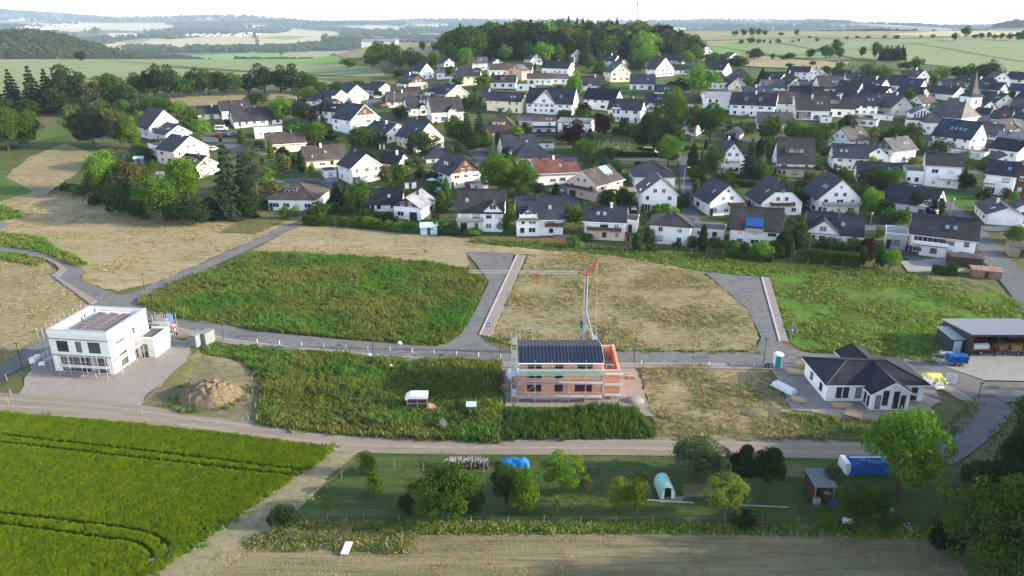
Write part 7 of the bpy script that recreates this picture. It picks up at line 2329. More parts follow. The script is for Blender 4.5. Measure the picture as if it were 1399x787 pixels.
tractor(78.4, 111.6, R(-70), 'red_paint', 'red tractor parked in the left half of the machinery barn')
tractor(84.6, 112.0, R(-100), 'red_paint', 'red tractor parked deep in the right half of the machinery barn')
def tank(x, y):
    o = thing('slurry_tank', 'white tank trailer just inside the left post of the machinery barn', 'trailer', (x, y, 0.22), R(4))
    part('tank', MB().tube((-1.3, 0, 1.25), (1.3, 0, 1.25), 0.55, n=16), 'white_paint', o, smooth=False)
    part('frame', MB().box(-1.5, 2.2, -0.35, 0.35, 0.5, 0.65), 'red_paint', o)
    for yy in (-0.65, 0.65):
        wheel(o, -0.2, yy, 0.42, 0.25)
tank(76.9, 109.6)
def machine(x, y, rz, label, c1, c2):
    o = thing('farm_implement', label, 'farm machine', (x, y, 0.22), rz)
    part('frame', MB().bar((-1.3, -0.6, 0.6), (1.3, -0.6, 0.7), 0.14).bar((-1.3, 0.6, 0.6), (1.3, 0.6, 0.7), 0.14).bar((-1.3, -0.6, 0.6), (-1.3, 0.6, 0.6), 0.14).bar((1.3, 0.6, 0.7), (2.1, 0, 0.6), 0.12).bar((1.3, -0.6, 0.7), (2.1, 0, 0.6), 0.12), c1, o)
    part('hopper', MB().prism([(-0.9, 0.75), (0.9, 0.75), (1.2, 1.6), (-1.2, 1.6)], -0.6, 0.6, 'y'), c2, o)
    for k in range(5):
        part('tine', MB().bar((-1.2 + k * 0.5, -0.5, 0.6), (-1.35 + k * 0.5, -0.5, 0.05), 0.07), 'metal', o)
    for yy in (-0.75, 0.75):
        wheel(o, 0, yy, 0.35, 0.18)
machine(80.6, 109.9, R(20), 'brown and red seed drill standing in the middle of the barn front', 'red_paint', 'rusty')
machine(83.1, 109.6, R(-15), 'pale orange spreader standing right of the seed drill in the barn', 'metal', 'orange_wood')
machine(86.2, 110.2, R(8), 'dark red harrow at the right end of the barn front', 'red_paint', 'dark_metal')

# ---- street furniture
def lamp_mesh(h_, head):
    pole = MB().tube((0, 0, 0), (0, 0, h_), 0.075, 0.045, 8)
    hd = MB().box(-0.28, 0.28, -0.14, 0.14, h_, h_ + 0.09) if head == 'flat' else MB().lathe([(0.05, h_), (0.2, h_ + 0.15), (0.22, h_ + 0.45), (0.05, h_ + 0.55)], 10)
    return pole, hd
def lamp(px, py, hpx, desc, where, col='dark_metal', head='flat', arm=0.0):
    p_ = P(px, py)
    h_ = hpx * mpp(p_) / math.cos(math.atan2(CAM_Z, math.hypot(p_.x, p_.y)))
    o = link('street_lamp', None, None, p_, (0, 0, 0))
    later(o, px, desc, where, 'street lamp', 'street lamps')
    pole, hd = lamp_mesh(h_, head)
    part('pole', pole, col, o)
    if arm:
        part('arm', MB().tube((0, 0, h_ - 0.05), (arm, 0, h_ + 0.15), 0.04), col, o)
        part('lamp_head', MB().box(arm - 0.1, arm + 0.6, -0.15, 0.15, h_ + 0.1, h_ + 0.24), 'white_paint', o)
    else:
        part('lamp_head', hd, col if head == 'flat' else 'white_paint', o)
for a in ((31, 505, 36), (76, 388, 28), (198, 397, 22), (306, 466, 32), (510, 484, 32), (683, 488, 30), (866, 497, 32), (1043, 497, 34), (1297, 620, 38), (1336, 545, 22)):
    lamp(*a, 'slim dark street lamp', 'along the new asphalt street')
lamp(933, 264, 34, 'tall pale street lamp with side arm', 'beside the lane in the middle of the village', 'metal', 'flat', 0.9)
for a in ((674, 213, 28), (631, 196, 22), (872, 303, 42), (1189, 307, 14), (1300, 291, 18), (711, 262, 18), (407, 158, 22), (438, 180, 18), (503, 152, 20), (540, 150, 22), (1245, 292, 12), (945, 196, 10), (565, 170, 16), (609, 196, 14), (1247, 270, 14), (428, 231, 16)):
    lamp(*a, 'thin pale village street lamp', 'among the village houses', 'metal', 'lantern')

def traffic_sign(px, py, hpx, label):
    p_ = P(px, py)
    h_ = hpx * mpp(p_) / 0.9
    o = thing('traffic_sign', label, 'traffic sign', p_, 0)
    part('post', MB().tube((0, 0, 0), (0, 0, h_), 0.03), 'metal', o)
    s = 0.33
    pl = part('plate', MB().box(-s, s, -0.07, -0.035, h_ - 0.85, h_), 'sign_blue', o)
    part('symbol', MB().box(-0.07, 0.07, -0.085, -0.072, h_ - 0.68, h_ - 0.2).box(-0.24, 0.24, -0.085, -0.073, h_ - 0.38, h_ - 0.26).poly([(-0.2, -0.08, h_ - 0.68), (-0.07, -0.08, h_ - 0.68), (-0.07, -0.08, h_ - 0.5), (0.2, -0.08, h_ - 0.68), (0.07, -0.08, h_ - 0.68), (0.07, -0.08, h_ - 0.5)], [(0, 1, 2), (3, 4, 5)]), 'white_paint', pl)
traffic_sign(667, 461, 20, 'blue square play-street sign at the left dead-end spur')
traffic_sign(1080, 468, 20, 'blue square play-street sign at the right dead-end spur')
traffic_sign(76, 388, 14, 'small blue sign on the pink pavement corner at far left')

# marker posts along the pavement
pm = MB().box(-0.035, 0.035, -0.035, 0.035, 0, 0.9).mesh('marker_post', ['cardboard_white'])
def posts(lst_a, lst_b, n, desc, where, me, name='marker_post', cat='post', grp='white marker posts'):
    for k in range(n):
        t = k / (n - 1)
        px, py = lst_a[0] + (lst_b[0] - lst_a[0]) * t, lst_a[1] + (lst_b[1] - lst_a[1]) * t
        o = link(name, me, None, P(px, py), (rnd.uniform(-0.05, 0.05), rnd.uniform(-0.05, 0.05), rnd.uniform(0, 1.5)))
        later(o, px, desc, where, cat, grp)
posts((352, 470), (684, 490), 12, 'short white marker post', 'along the pavement left of the brick house', pm)
posts((876, 499), (1030, 502), 6, 'short white marker post', 'along the pavement right of the brick house', pm)
pw = MB().box(-0.05, 0.05, -0.05, 0.05, 0, 1.15).mesh('stake', ['weathered_wood'])
for a in ((287, 480), (294, 499), (313, 505), (331, 510), (345, 522), (346, 540), (350, 560), (352, 577), (10, 520), (16, 541), (12, 552), (195, 568), (340, 575)):
    later(link('stake', pw, None, P(*a), (0.05, -0.04, 0.3)), a[0], 'thin wooden stake', 'around the soil heap plot', 'stake', 'stakes round the soil heap')

# ---- fences
def fence(pts, n, label, h_=1.1, mt='weathered_wood', r_=0.04, wires=(0.9,), grp=None, wm='weathered_wood'):
    line = [P(*q) for q in dense_px(pts, 12, closed=False)]
    L_ = [0]
    for a, b in zip(line, line[1:]):
        L_.append(L_[-1] + (b - a).length)
    o = thing('fence', label, 'fence', line[0], 0, grp)
    pmesh = MB().tube((0, 0, -0.2), (0, 0, h_), r_, r_ * 0.85, 6).mesh('post', [mt])
    P_ = []
    for k in range(n):
        d = L_[-1] * k / (n - 1)
        i = min(len(L_) - 2, max(0, next((j for j in range(len(L_)) if L_[j] >= d), 1) - 1))
        t = (d - L_[i]) / max(1e-6, L_[i + 1] - L_[i])
        q = line[i].lerp(line[i + 1], t)
        q = Vector((q.x + rnd.uniform(-.06, .06), q.y, H(q.x, q.y)))
        P_.append(q)
        link('post', pmesh, o, q - line[0], (rnd.uniform(-.06, .06), rnd.uniform(-.06, .06), 0))
    for z in wires:
        w = MB()
        for a, b in zip(P_, P_[1:]):
            w.bar(a - line[0] + Vector((0, 0, z)), b - line[0] + Vector((0, 0, z)), 0.012)
        part('wire', w, wm, o)
    return o
fence([(352, 578), (400, 585), (500, 598), (680, 602)], 12, 'wooden post fence along the gravel road below the weed plot')
fence([(682, 602), (684, 560), (686, 520), (690, 492)], 6, 'weathered pole fence between weed plot and brick house plot', wires=(0.9,), wm='weathered_wood')
fence([(900, 602), (894, 575), (884, 545), (874, 503)], 6, 'thin stake fence between reed bank and dry grass plot')
fence([(1052, 505), (1060, 530), (1072, 560), (1094, 578), (1112, 602)], 6, 'thin stake line along the left side of the bungalow plot')
fence([(640, 330), (860, 347), (960, 362), (1100, 374), (1240, 388), (1399, 412)], 26, 'lower line of meadow fence posts below the front gardens')
fence([(860, 338), (1000, 353), (1100, 362), (1225, 371)], 17, 'upper line of meadow fence posts in front of the hedges', h_=1.5, r_=0.07)
fence([(404, 700), (420, 690), (446, 669), (470, 652), (486, 640)], 5, 'wire fence up the left end of the garden strip')
fence([(448, 712), (600, 716), (760, 716), (950, 717), (1110, 718), (1190, 720)], 16, 'low wire fence along the lower side of the garden strip')
fence([(500, 637), (560, 642), (640, 646), (800, 648), (950, 651)], 12, 'thin wire fence along the upper side of the garden strip')
def picket(a, b, label, h_, mt, step=0.16, w_=0.1):
    pa, pb = P(*a), P(*b)
    d = (pb - pa)
    n = int(d.length / step)
    o = thing('fence', label, 'fence', pa, math.atan2(d.y, d.x))
    pk = MB().box(-w_ / 2, w_ / 2, -0.012, 0.012, 0.05, h_).mesh('picket', [mt])
    for k in range(n):
        link('picket', pk, o, (k * step, 0, d.z * k / n + rnd.uniform(-0.03, 0.03)))
    part('rail', MB().bar((0, 0.04, 0.3), (d.length, 0.04, 0.3 + d.z), 0.05).bar((0, 0.04, h_ - 0.25), (d.length, 0.04, h_ - 0.25 + d.z), 0.05), mt, o)
picket((1068, 652), (1098, 652), 'grey wooden picket fence right of the dark round garden tree', 1.3, 'weathered_wood')
picket((687, 331), (738, 332), 'orange-brown board fence, left and lower part, in front of the glazed gable', 1.1, 'orange_wood', 0.13, 0.12)
picket((738, 333.5), (774, 334), 'orange-brown board fence, right and taller part, in front of the glazed gable', 1.6, 'orange_wood', 0.13, 0.12)
picket((800, 268), (826, 262), 'small light wooden garden fence right of the pink solar house', 1.3, 'orange_wood', 0.14, 0.12)

# ---- hedges
def hedge(pts, h_, w_, leaf, label):
    line = smooth_line([P(*q).xy for q in pts], 3)
    r = np.random.default_rng(int(pts[0][0]))
    cs, ns = [], []
    o0 = Vector((line[0].x, line[0].y, H(line[0].x, line[0].y)))
    core = MB()
    for a, b in zip(line, line[1:]):
        d = b - a
        L_ = d.length
        if L_ < 0.05:
            continue
        t, n_ = d / L_, Vector((-d.y, d.x)) / L_
        za = H(a.x, a.y)
        m_ = int(L_ * (2 * h_ + w_) * 34)
        u = r.uniform(0, L_, m_)
        s = r.uniform(0, 2 * h_ + w_, m_)
        hh = h_ * (1 + 0.05 * np.sin(u * 3 + a.x))
        off = np.where(s < h_, -w_ / 2, np.where(s < h_ + w_, s - h_ - w_ / 2, w_ / 2)) * (1 + r.normal(0, 0.05, m_))
        z = np.where(s < h_, s, np.where(s < h_ + w_, hh, 2 * h_ + w_ - s))
        cs.append(np.stack([a.x + t.x * u + n_.x * off - o0.x, a.y + t.y * u + n_.y * off - o0.y, za - o0.z + z], 1))
        ns.append(np.stack([n_.x * np.sign(off) * (z < h_ * 0.97), n_.y * np.sign(off) * (z < h_ * 0.97), np.where(z >= h_ * 0.9, 1.0, 0.2)], 1))
        k = 0.88
        q = [a - n_ * w_ / 2 * k, b - n_ * w_ / 2 * k, b + n_ * w_ / 2 * k, a + n_ * w_ / 2 * k]
        core.poly([(v.x - o0.x, v.y - o0.y, za - o0.z - 0.1) for v in q] + [(v.x - o0.x, v.y - o0.y, za - o0.z + h_ * 0.93) for v in q], [(4, 5, 6, 7), (0, 1, 5, 4), (1, 2, 6, 5), (2, 3, 7, 6), (3, 0, 4, 7)])
    v = leaf_quads(np.concatenate(cs), np.concatenate(ns), 0.24, r)
    me = quads_mesh('foliage', v)
    me.materials.clear()
    me.materials.append(M['leaf_' + leaf])
    o = thing('hedge', label, 'hedge', o0, 0)
    link('foliage', me, o)
    part('inner_growth', core, 'leaf_dark', o)
hedge([(416, 307), (436, 309), (456, 308)], 2.6, 1.6, 'mid', 'clipped green hedge block at the end of the asphalt path')
hedge([(434, 297), (450, 291), (464, 285)], 2.4, 1.6, 'bright', 'bright green hedge running back from the clipped hedge block')
hedge([(1092, 358), (1120, 361), (1150, 363), (1172, 366)], 3.2, 1.6, 'mid', 'tall dark thuja hedge below the wide cross-gable house')
hedge([(1000, 354), (1030, 357), (1056, 360)], 1.8, 1.5, 'mid', 'low leafy hedge below the blue-awning house')
hedge([(842, 214), (870, 214), (905, 215)], 1.6, 1.6, 'dark', 'dark hedge beside the lane under the big dark tree')
hedge([(806, 207), (830, 210), (850, 212)], 1.4, 1.6, 'dark', 'dark hedge at the lower edge of the churchyard lawn')
hedge([(838, 182), (848, 184), (860, 184)], 2.2, 2.2, 'mid', 'clipped yellow-green hedge above the churchyard lawn')
hedge([(1000, 253), (1030, 256), (1052, 254)], 2.0, 1.6, 'mid', 'green hedge behind the balcony gable house, by the big conifer')
hedge([(1312, 212), (1324, 214), (1336, 213)], 2.0, 2.0, 'mid', 'green hedge below the reddish-roofed wing')
hedge([(445, 190), (456, 192), (466, 193)], 2.0, 1.8, 'dark', 'dark hedge block in front of the left-hand rows')
hedge([(432, 206), (450, 203), (462, 198)], 1.6, 1.6, 'bright', 'light green hedge above the long cream house')
hedge([(1040, 196), (1080, 200), (1100, 203)], 1.2, 1.2, 'dark', 'low dark hedge beside the village path in the centre right')
hedge([(1272, 374), (1300, 377), (1300, 372)], 2.0, 1.5, 'dark', 'dark hedge in front of the brown carport')
hedge([(870, 204), (900, 206), (925, 206)], 1.0, 1.0, 'olive', 'low brownish hedge under the big dark tree')

# ------------------------------------------------------------------ loose things on the plots
def lumpy(name, rx, ry, h_, matn, parent=None, seed=0, n=40, rough=0.18, loc=(0, 0, 0), flat=0.0):
    mb = MB()
    pts, fs = [], []
    rings = 14 if n < 60 else 34
    for i in range(rings + 1):
        t = i / rings
        for k in range(n):
            a = 6.283 * k / n
            nz = mnoise.noise(Vector((math.cos(a) * 1.6 + seed, math.sin(a) * 1.6, t * 1.5)))
            nz2 = mnoise.noise(Vector((math.cos(a) * t * 6 + seed, math.sin(a) * t * 6, 5.0)))
            r_ = t * (1 + rough * 0.6 * nz)
            z = h_ * max(0, (1 - max(0, (t - flat) / (1 - flat)) ** 2.4)) * (1 + rough * 0.5 * nz2) + (0.22 * mnoise.noise(Vector((rx * r_ * math.cos(a) * 2.2, ry * r_ * math.sin(a) * 2.2, seed))) * (n > 60) * min(1, 3 * (1 - t))) + (0.05 * nz2 if t < 0.98 else 0)
            pts.append((rx * r_ * math.cos(a), ry * r_ * math.sin(a), z if t < 1 else -0.3))
    for i in range(rings):
        for k in range(n):
            fs.append((i * n + k, i * n + (k + 1) % n, (i + 1) * n + (k + 1) % n, (i + 1) * n + k))
    mb.poly(pts, fs)
    me = mb.mesh(name, [matn], True)
    return link(name, me, parent, loc)

p_ = P(283, 548)
o = lumpy('soil_heap', 4.7, 3.6, 2.4, 'topsoil', seed=2, loc=(p_.x, p_.y + 1.2, 0), n=110, rough=0.30)
tag(o, 'big brown heap of topsoil on the bare plot beside the white new-build', 'soil heap')
pts = []
r = random.Random(3)
for i in range(500):
    a, t = r.uniform(0, 6.28), r.uniform(0.75, 1.25)
    x, y = o.location.x + 5.0 * t * math.cos(a), o.location.y + 3.9 * t * math.sin(a)
    if math.cos(a) < 0.2 or r.random() < 0.4:
        pts.append((x, y, H(x, y), r.uniform(0.5, 1.0)))
gn_scatter('weeds_round_heap', pts, ['weed0', 'weed1', 'mead0'])
for a, rx, ry, h_, m_, lab in (((702, 512), 1.4, 2.2, 0.9, 'cardboard_white', 'pale grey sand pile at the left corner of the brick house'), ((696, 530), 1.6, 1.2, 0.7, 'rusty', 'low heap of broken red bricks left of the brick house'),
                               ((866, 548), 1.6, 1.3, 0.6, 'gravel', 'low gravel heap right of the brick garage shell'), ((1030, 566), 2.2, 1.0, 0.4, 'bare_soil', 'flat spoil patch at the lower edge of the dry grass plot'),
                               ((1006, 590), 2.6, 0.8, 0.35, 'topsoil', 'pale flat soil heap above the gravel road'), ((1276, 382), 2.5, 1.2, 0.5, 'bare_soil', 'brown soil heap in the meadow below the loggia house')):
    q = P(*a)
    tag(lumpy('heap', rx, ry, h_, m_, seed=a[0], loc=(q.x, q.y, 0), n=24), lab, 'heap')

def box_thing(name, label, cat, px, py, w, d, h_, matn, rz=0, roof=None, rm=None):
    q = P(px, py)
    o = thing(name, label, cat, (q.x, q.y, q.z), rz)
    part('body', MB().box(-w / 2, w / 2, 0, d, 0.04, h_), matn, o)
    if roof:
        part('roof', MB().prism([(-0.12, h_ + 0.002), (d + 0.12, h_ + 0.002), (d + 0.12, h_ + 0.06), (d / 2, h_ + roof), (-0.12, h_ + 0.06)], -w / 2 - 0.12, w / 2 + 0.12, 'x'), rm, o)
    return o
# containers by the white new-build
for k, (px, py) in enumerate(((264, 475), (277, 472))):
    o = box_thing('container', ['left', 'right'][k] + ' one of the two grey-green steel containers beside the white new-build', 'container', px, py, 1.5, 2.2, 2.1, 'container_grey', R(-20))
    for j in range(6):
        part('corrugation', MB().box(-0.68 + j * 0.25, -0.58 + j * 0.25, -0.04, -0.002, 0.12, 2.0), 'container_grey', o)
    part('lid', MB().box(-0.8, 0.8, -0.05, 2.25, 2.102, 2.18), 'container_grey', o)
def portable_toilet(px, py, label, c='cardboard_white', dcol='teal'):
    q = P(px, py)
    o = thing('portable_toilet', label, 'portable toilet', (q.x, q.y, q.z + 0.1), R(-12))
    b = part('cabin', MB().box(-0.58, 0.58, 0, 1.15, 0.0, 2.15), c, o)
    part('door', MB().box(-0.40, 0.40, -0.05, -0.003, 0.08, 1.95), dcol, o)
    part('roof', MB().lathe([(0.82, 2.152), (0.8, 2.25), (0.55, 2.42), (0.0, 2.5)], 16), c, o, (0, 0.57, 0))
    part('vent_slot', MB().box(-0.34, 0.34, -0.03, -0.002, 2.0, 2.1), 'dark_metal', o)
portable_toilet(1062, 504, 'white portable toilet with a teal door beside the street lamp')
portable_toilet(229, 449, 'blue and white portable toilet behind the annex of the white new-build', 'blue_plastic', 'cardboard_white')
o = box_thing('cement_mixer', 'red cement mixer beside the blue portable toilet', 'cement mixer', 237, 455, 0.5, 0.5, 0.9, 'metal')
part('drum', MB().lathe([(0.15, 0.75), (0.55, 1.0), (0.6, 1.35), (0.3, 1.75)], 12), 'red_paint', o, (0, 0.25, 0))
def timber(px, py, w, d, layers, label, rz=0, mt='light_wood', bw=0.14):
    q = P(px, py)
    o = thing('timber_stack', label, 'timber stack', (q.x, q.y, q.z + 0.1), rz)
    rr = random.Random(int(px))
    n = max(2, int(d / (bw * 1.3)))
    bm_ = {}
    for l_ in range(layers):
        for k in range(n):
            if rr.random() < 0.15 and l_ == layers - 1:
                continue
            y = -d / 2 + d * (k + 0.5) / n
            L_ = w * rr.choice([0.8, 0.9, 1.0])
            key = round(L_, 2)
            if key not in bm_:
                bm_[key] = MB().box(-L_ / 2, L_ / 2, -bw / 2, bw / 2, 0, bw * 0.8).mesh('plank', [mt])
            link('plank', bm_[key], o, (rr.uniform(-0.15, 0.15), y, 0.1 + l_ * bw), (0, 0, rr.uniform(-0.05, 0.05)))
    for x in (-w * 0.3, w * 0.3):
        part('bearer', MB().box(x - 0.05, x + 0.05, -d / 2, d / 2, 0, 0.095), 'weathered_wood', o)
timber(1086, 511, 2.6, 1.4, 3, 'light timber stack behind the bungalow forecourt', R(-4))
timber(1092, 503, 1.6, 1.0, 5, 'higher pallet stack behind the light timber stack', R(4))
timber(1091, 548, 2.2, 1.6, 2, 'flat timber stack left of the bungalow', R(-15))
timber(1150, 556, 2.8, 1.2, 2, 'plank stack on the terrace in front of the bungalow', R(2))
timber(1166, 567, 2.6, 2.0, 1, 'scattered planks in the grass below the bungalow', R(-35))
timber(1271, 541, 3.6, 0.6, 1, 'long grey boards lying right of the bungalow', R(-45), 'weathered_wood')
timber(862, 517, 1.4, 0.9, 3, 'small pallet stack beside the brick garage shell', R(-4))
timber(252, 462, 2.2, 1.0, 4, 'stack of pallets and boards between toilet and containers', R(12), 'weathered_wood')
timber(1152, 534, 0.9, 0.5, 1, 'short board by the bungalow wall', R(0), 'weathered_wood') if False else None
def rolls(px, py, n, L_, r_, label, rz, mt='cardboard_white'):
    q = P(px, py)
    o = thing('wrapped_bundle', label, 'bundle', (q.x, q.y, q.z + 0.1), rz)
    for k in range(n):
        part('roll', MB().tube((-L_ / 2, (k - n / 2) * r_ * 1.9, r_), (L_ / 2, (k - n / 2) * r_ * 1.9, r_), r_, n=10), mt, o)
    for k in range(n - 1):
        part('roll', MB().tube((-L_ / 2 + 0.1, (k + 0.5 - n / 2) * r_ * 1.9, r_ * 2.6), (L_ / 2 - 0.1, (k + 0.5 - n / 2) * r_ * 1.9, r_ * 2.6), r_, n=10), mt, o)
rolls(1072, 533, 4, 3.6, 0.22, 'white foil-wrapped insulation bundles left of the bungalow', R(-58))
rolls(1266, 526, 3, 1.4, 0.28, 'white wrapped sacks beside the yellow-covered stack', R(-35))
rolls(1281, 531, 2, 1.0, 0.3, 'pale grey wrapped pallet beside the yellow-covered stack', R(0))
def tarp(px, py, w, d, h_, matn, label, rz=0, seed=0, cat='tarpaulin', name='covered_pile'):
    q = P(px, py)
    o = thing(name, label, cat, (q.x, q.y, q.z), rz)
    nx, ny = 26, 14
    pts, fs = [], []
    for i in range(nx + 1):
        for j in range(ny + 1):
            u, v = i / nx * 2 - 1, j / ny * 2 - 1
            e = max(abs(u), abs(v)) ** 4
            z = h_ * (1 - 0.92 * e) * (0.88 + 0.25 * mnoise.noise(Vector((u * 2.2 + seed, v * 2, 1)))) + 0.07 * mnoise.noise(Vector((u * 9, v * 7, seed)))
            sh = 1 - 0.10 * (1 - e)
            pts.append((u * w / 2 * (1 - 0.08 * e * 0) + 0.1 * mnoise.noise(Vector((v * 4, u, seed))), (v * d / 2) + 0.1 * mnoise.noise(Vector((u * 4, v, seed + 3))), max(0.1, z)))
    for i in range(nx):
        for j in range(ny):
            a = i * (ny + 1) + j
            fs.append((a, a + ny + 1, a + ny + 2, a + 1))
    part('cover', MB().poly(pts, fs), matn, o, smooth=True)
    part('stack', MB().box(-w * 0.42, w * 0.42, -d * 0.40, d * 0.40, 0, h_ * 0.5), 'weathered_wood', o)
    return o
tarp(1276, 519, 3.2, 2.6, 1.0, 'yellow_tarp', 'stack covered with yellow sheeting right of the bungalow', R(-10), 1)
q = tarp(703, 635, 3.7, 1.5, 0.95, 'light_blue_tarp', 'firewood covered by a light blue tarpaulin behind the garden trees', R(2), 2)
q = tarp(1184, 642, 5.6, 2.6, 1.9, 'blue_tarp', 'long pile under a dark blue tarpaulin beside the walnut tree', R(0), 3)
part('white_flap', MB().prism([(-1.25, 0.1), (1.2, 0.1), (1.0, 1.5), (-0.9, 1.5)], -3.1, -2.55, 'x'), 'cardboard_white', q)
part('strap', MB().box(-2.4, 2.4, -0.06, 0.06, 1.78, 1.86), 'cardboard_white', q)
tarp(1050, 503, 1.4, 0.9, 0.9, 'dark_metal', 'black plastic-wrapped bags left of the white portable toilet', 0, 4)
tarp(829, 538, 1.6, 1.1, 0.8, 'green_paint', 'dark green covered heap at the right corner of the brick house', 0, 5)
# white log and plastic pile
q = P(637, 640)
o = thing('wood_pile', 'long pile of old posts and logs with pale tops left of the light blue tarpaulin', 'wood pile', (q.x, q.y, 0))
rr = random.Random(9)
lg = [MB().tube((0, -0.5, 0), (0, 0.5, 0), 0.075, n=7).mesh('log', [m_]) for m_ in ('weathered_wood', 'brown_wood', 'bark')]
for k in range(150):
    link('log', lg[k % 3], o, (-2.6 + 5.2 * (k % 30) / 29, 0.3 + rr.uniform(-0.2, 0.2), 0.1 + (k // 30) * 0.16), (0, 0, rr.uniform(-0.2, 0.2)))
sl = MB().box(-0.05, 0.05, -0.6, 0.6, 0, 0.05).mesh('slat', ['stone_grey'])
for k in range(30):
    link('slat', sl, o, (-2.5 + 5.0 * k / 29, 0.25, 1.05 + rr.uniform(-0.06, 0.1)), (rr.uniform(-0.3, 0.3), 0, rr.uniform(-0.5, 0.5)))
# sign board
q = P(1298, 527)
o = thing('site_sign', 'white building-site board on two posts at the street curve', 'sign board', (q.x, q.y, 0), R(-18))
part('board', MB().box(-0.75, 0.75, -0.04, 0, 0.5, 2.1), 'cardboard_white', o)
part('lettering', MB().box(-0.55, 0.3, -0.05, -0.042, 1.6, 1.75).box(-0.55, 0.5, -0.05, -0.042, 1.3, 1.36).box(-0.55, 0.4, -0.05, -0.042, 1.1, 1.16).box(-0.55, 0.1, -0.05, -0.042, 0.75, 0.95), 'metal', o)
for x in (-0.65, 0.65):
    part('post', MB().box(x - 0.05, x + 0.05, 0.003, 0.09, 0, 2.2), 'weathered_wood', o)
# trailers
def trailer(px, py, L_, w, h_, mt, label, rz, wheels=2, cover=None, z0=0.55):
    q = P(px, py)
    o = thing('trailer', label, 'trailer', (q.x, q.y, q.z + 0.05), rz)
    part('bed', MB().box(-L_ / 2, L_ / 2, -w / 2, w / 2, z0, z0 + 0.12), 'metal', o)
    part('sides', MB().box(-L_ / 2, L_ / 2, -w / 2, w / 2, z0 + 0.122, z0 + h_), mt, o)
    if cover:
        part('cover', MB().prism([(-w / 2 - 0.03, z0 + h_ * 0.5), (w / 2 + 0.03, z0 + h_ * 0.5), (w / 2 + 0.03, z0 + h_ * 1.02), (0, z0 + h_ * 1.15), (-w / 2 - 0.03, z0 + h_ * 1.02)], -L_ / 2 - 0.03, L_ / 2 + 0.03, 'x'), cover, o)
    part('drawbar', MB().bar((-L_ / 2, 0.3, z0), (-L_ / 2 - 1.1, 0, z0 - 0.1), 0.08).bar((-L_ / 2, -0.3, z0), (-L_ / 2 - 1.1, 0, z0 - 0.1), 0.08), 'metal', o)
    for k in range(wheels):
        for yy in (-w / 2 - 0.12, w / 2 + 0.12):
            wheel(o, (k - (wheels - 1) / 2) * 0.75, yy, 0.32, 0.2)
    return o
trailer(1305, 499, 2.9, 1.5, 1.2, 'blue_plastic', 'car trailer with a dark blue tarpaulin cover on the barn yard', R(-4), 2, 'blue_tarp')
trailer(1292, 489, 2.0, 1.2, 0.4, 'galvanised', 'low empty flat trailer behind the blue-covered one', R(-10), 1)
trailer(1207, 702, 1.9, 1.1, 0.5, 'light_door', 'small pale blue trailer in the garden corner under the spreading tree', R(100), 1)
trailer(1230, 716, 1.5, 1.1, 0.4, 'brown_wood', 'small brown box trailer at the right end of the garden', R(100), 1)
# horse trailer
q = P(572, 558)
o = thing('horse_trailer', 'horse trailer with white roof and lowered ramp in the weed plot', 'horse trailer', (q.x, q.y, 0.05), 0)
part('body', MB().prism([(-1.55, 0.45), (1.3, 0.45), (1.3, 1.9), (-1.25, 1.9), (-1.55, 1.6)], -0.8, 0.8, 'y'), 'brown_wood', o)
part('roof', MB().prism([(-1.6, 1.62), (-1.25, 1.902), (1.36, 1.902), (1.36, 2.35), (-1.1, 2.35), (-1.75, 2.0)], -0.85, 0.85, 'y'), 'cardboard_white', o)
part('frame', MB().box(-1.5, 1.35, -0.9, -0.81, 0.4, 0.5).box(-1.5, -1.42, -0.9, -0.81, 0.51, 1.6).box(-0.1, -0.02, -0.9, -0.81, 0.51, 1.6).box(1.27, 1.35, -0.9, -0.81, 0.51, 1.8).box(-1.5, 1.35, -0.9, -0.811, 1.15, 1.22), 'metal', o)
part('ramp', MB().prism([(1.38, 0.4), (2.5, 0.02), (2.5, 0.1), (1.38, 0.48)], -0.75, 0.75, 'y'), 'rusty', o)
for x in (0.0, 0.75):
    wheel(o, x, -0.95, 0.33, 0.2, z=0.33)
    wheel(o, x, 0.95, 0.33, 0.2, z=0.33)
# small animal houses
q = P(644, 563)
o = thing('chicken_coop', 'small raised coop with a pale blue sheet roof in the weed plot', 'coop', (q.x, q.y, 0.05), 0)
part('body', MB().box(-0.4, 0.4, -0.35, 0.35, 0.55, 1.1), 'weathered_wood', o)
part('roof', MB().prism([(-0.6, 1.102), (0.6, 1.25), (0.6, 1.33), (-0.6, 1.18)], -0.72, 0.72, 'x'), 'light_door', o)
for x in (-0.36, 0.36):
    for y in (-0.3, 0.3):
        part('leg', MB().box(x - 0.04, x + 0.04, y - 0.04, y + 0.04, 0, 0.548), 'weathered_wood', o)
q = P(603, 584)
o = thing('doghouse', 'weathered grey hutch with a pointed roof near the gravel road', 'hutch', (q.x, q.y, 0.05), R(-25))
part('body', MB().prism([(-0.45, 0), (0.45, 0), (0.45, 0.6), (0, 1.0), (-0.45, 0.6)], -0.5, 0.5, 'y'), 'weathered_wood', o)
part('roof', MB().prism([(-0.6, 0.52), (0, 1.06), (0.6, 0.52), (0.6, 0.6), (0, 1.14), (-0.6, 0.6)], -0.6, 0.6, 'y'), 'dark_metal', o)
part('opening_shade', MB().box(-0.2, 0.2, -0.52, -0.502, 0.05, 0.5), 'tyre', o)  # black panel on the solid body paints the dark of its entrance hole
# white bags in the grass
for a, lab in (((534, 502), 'white plastic bag lying in the weeds below the street'), ((505, 487), 'small white bag at the pavement edge near the lamp'), ((1216, 381), 'white sheet lying in the green meadow'), ((546, 470), 'pale plastic scrap at the lower edge of the large weed plot')):
    q = P(*a)
    tag(lumpy('plastic_bag', 0.42, 0.25, 0.28, 'cardboard_white', seed=a[0], n=14, loc=(q.x, q.y, 0.25 if a[1] > 400 else 0.1)), lab, 'bag')
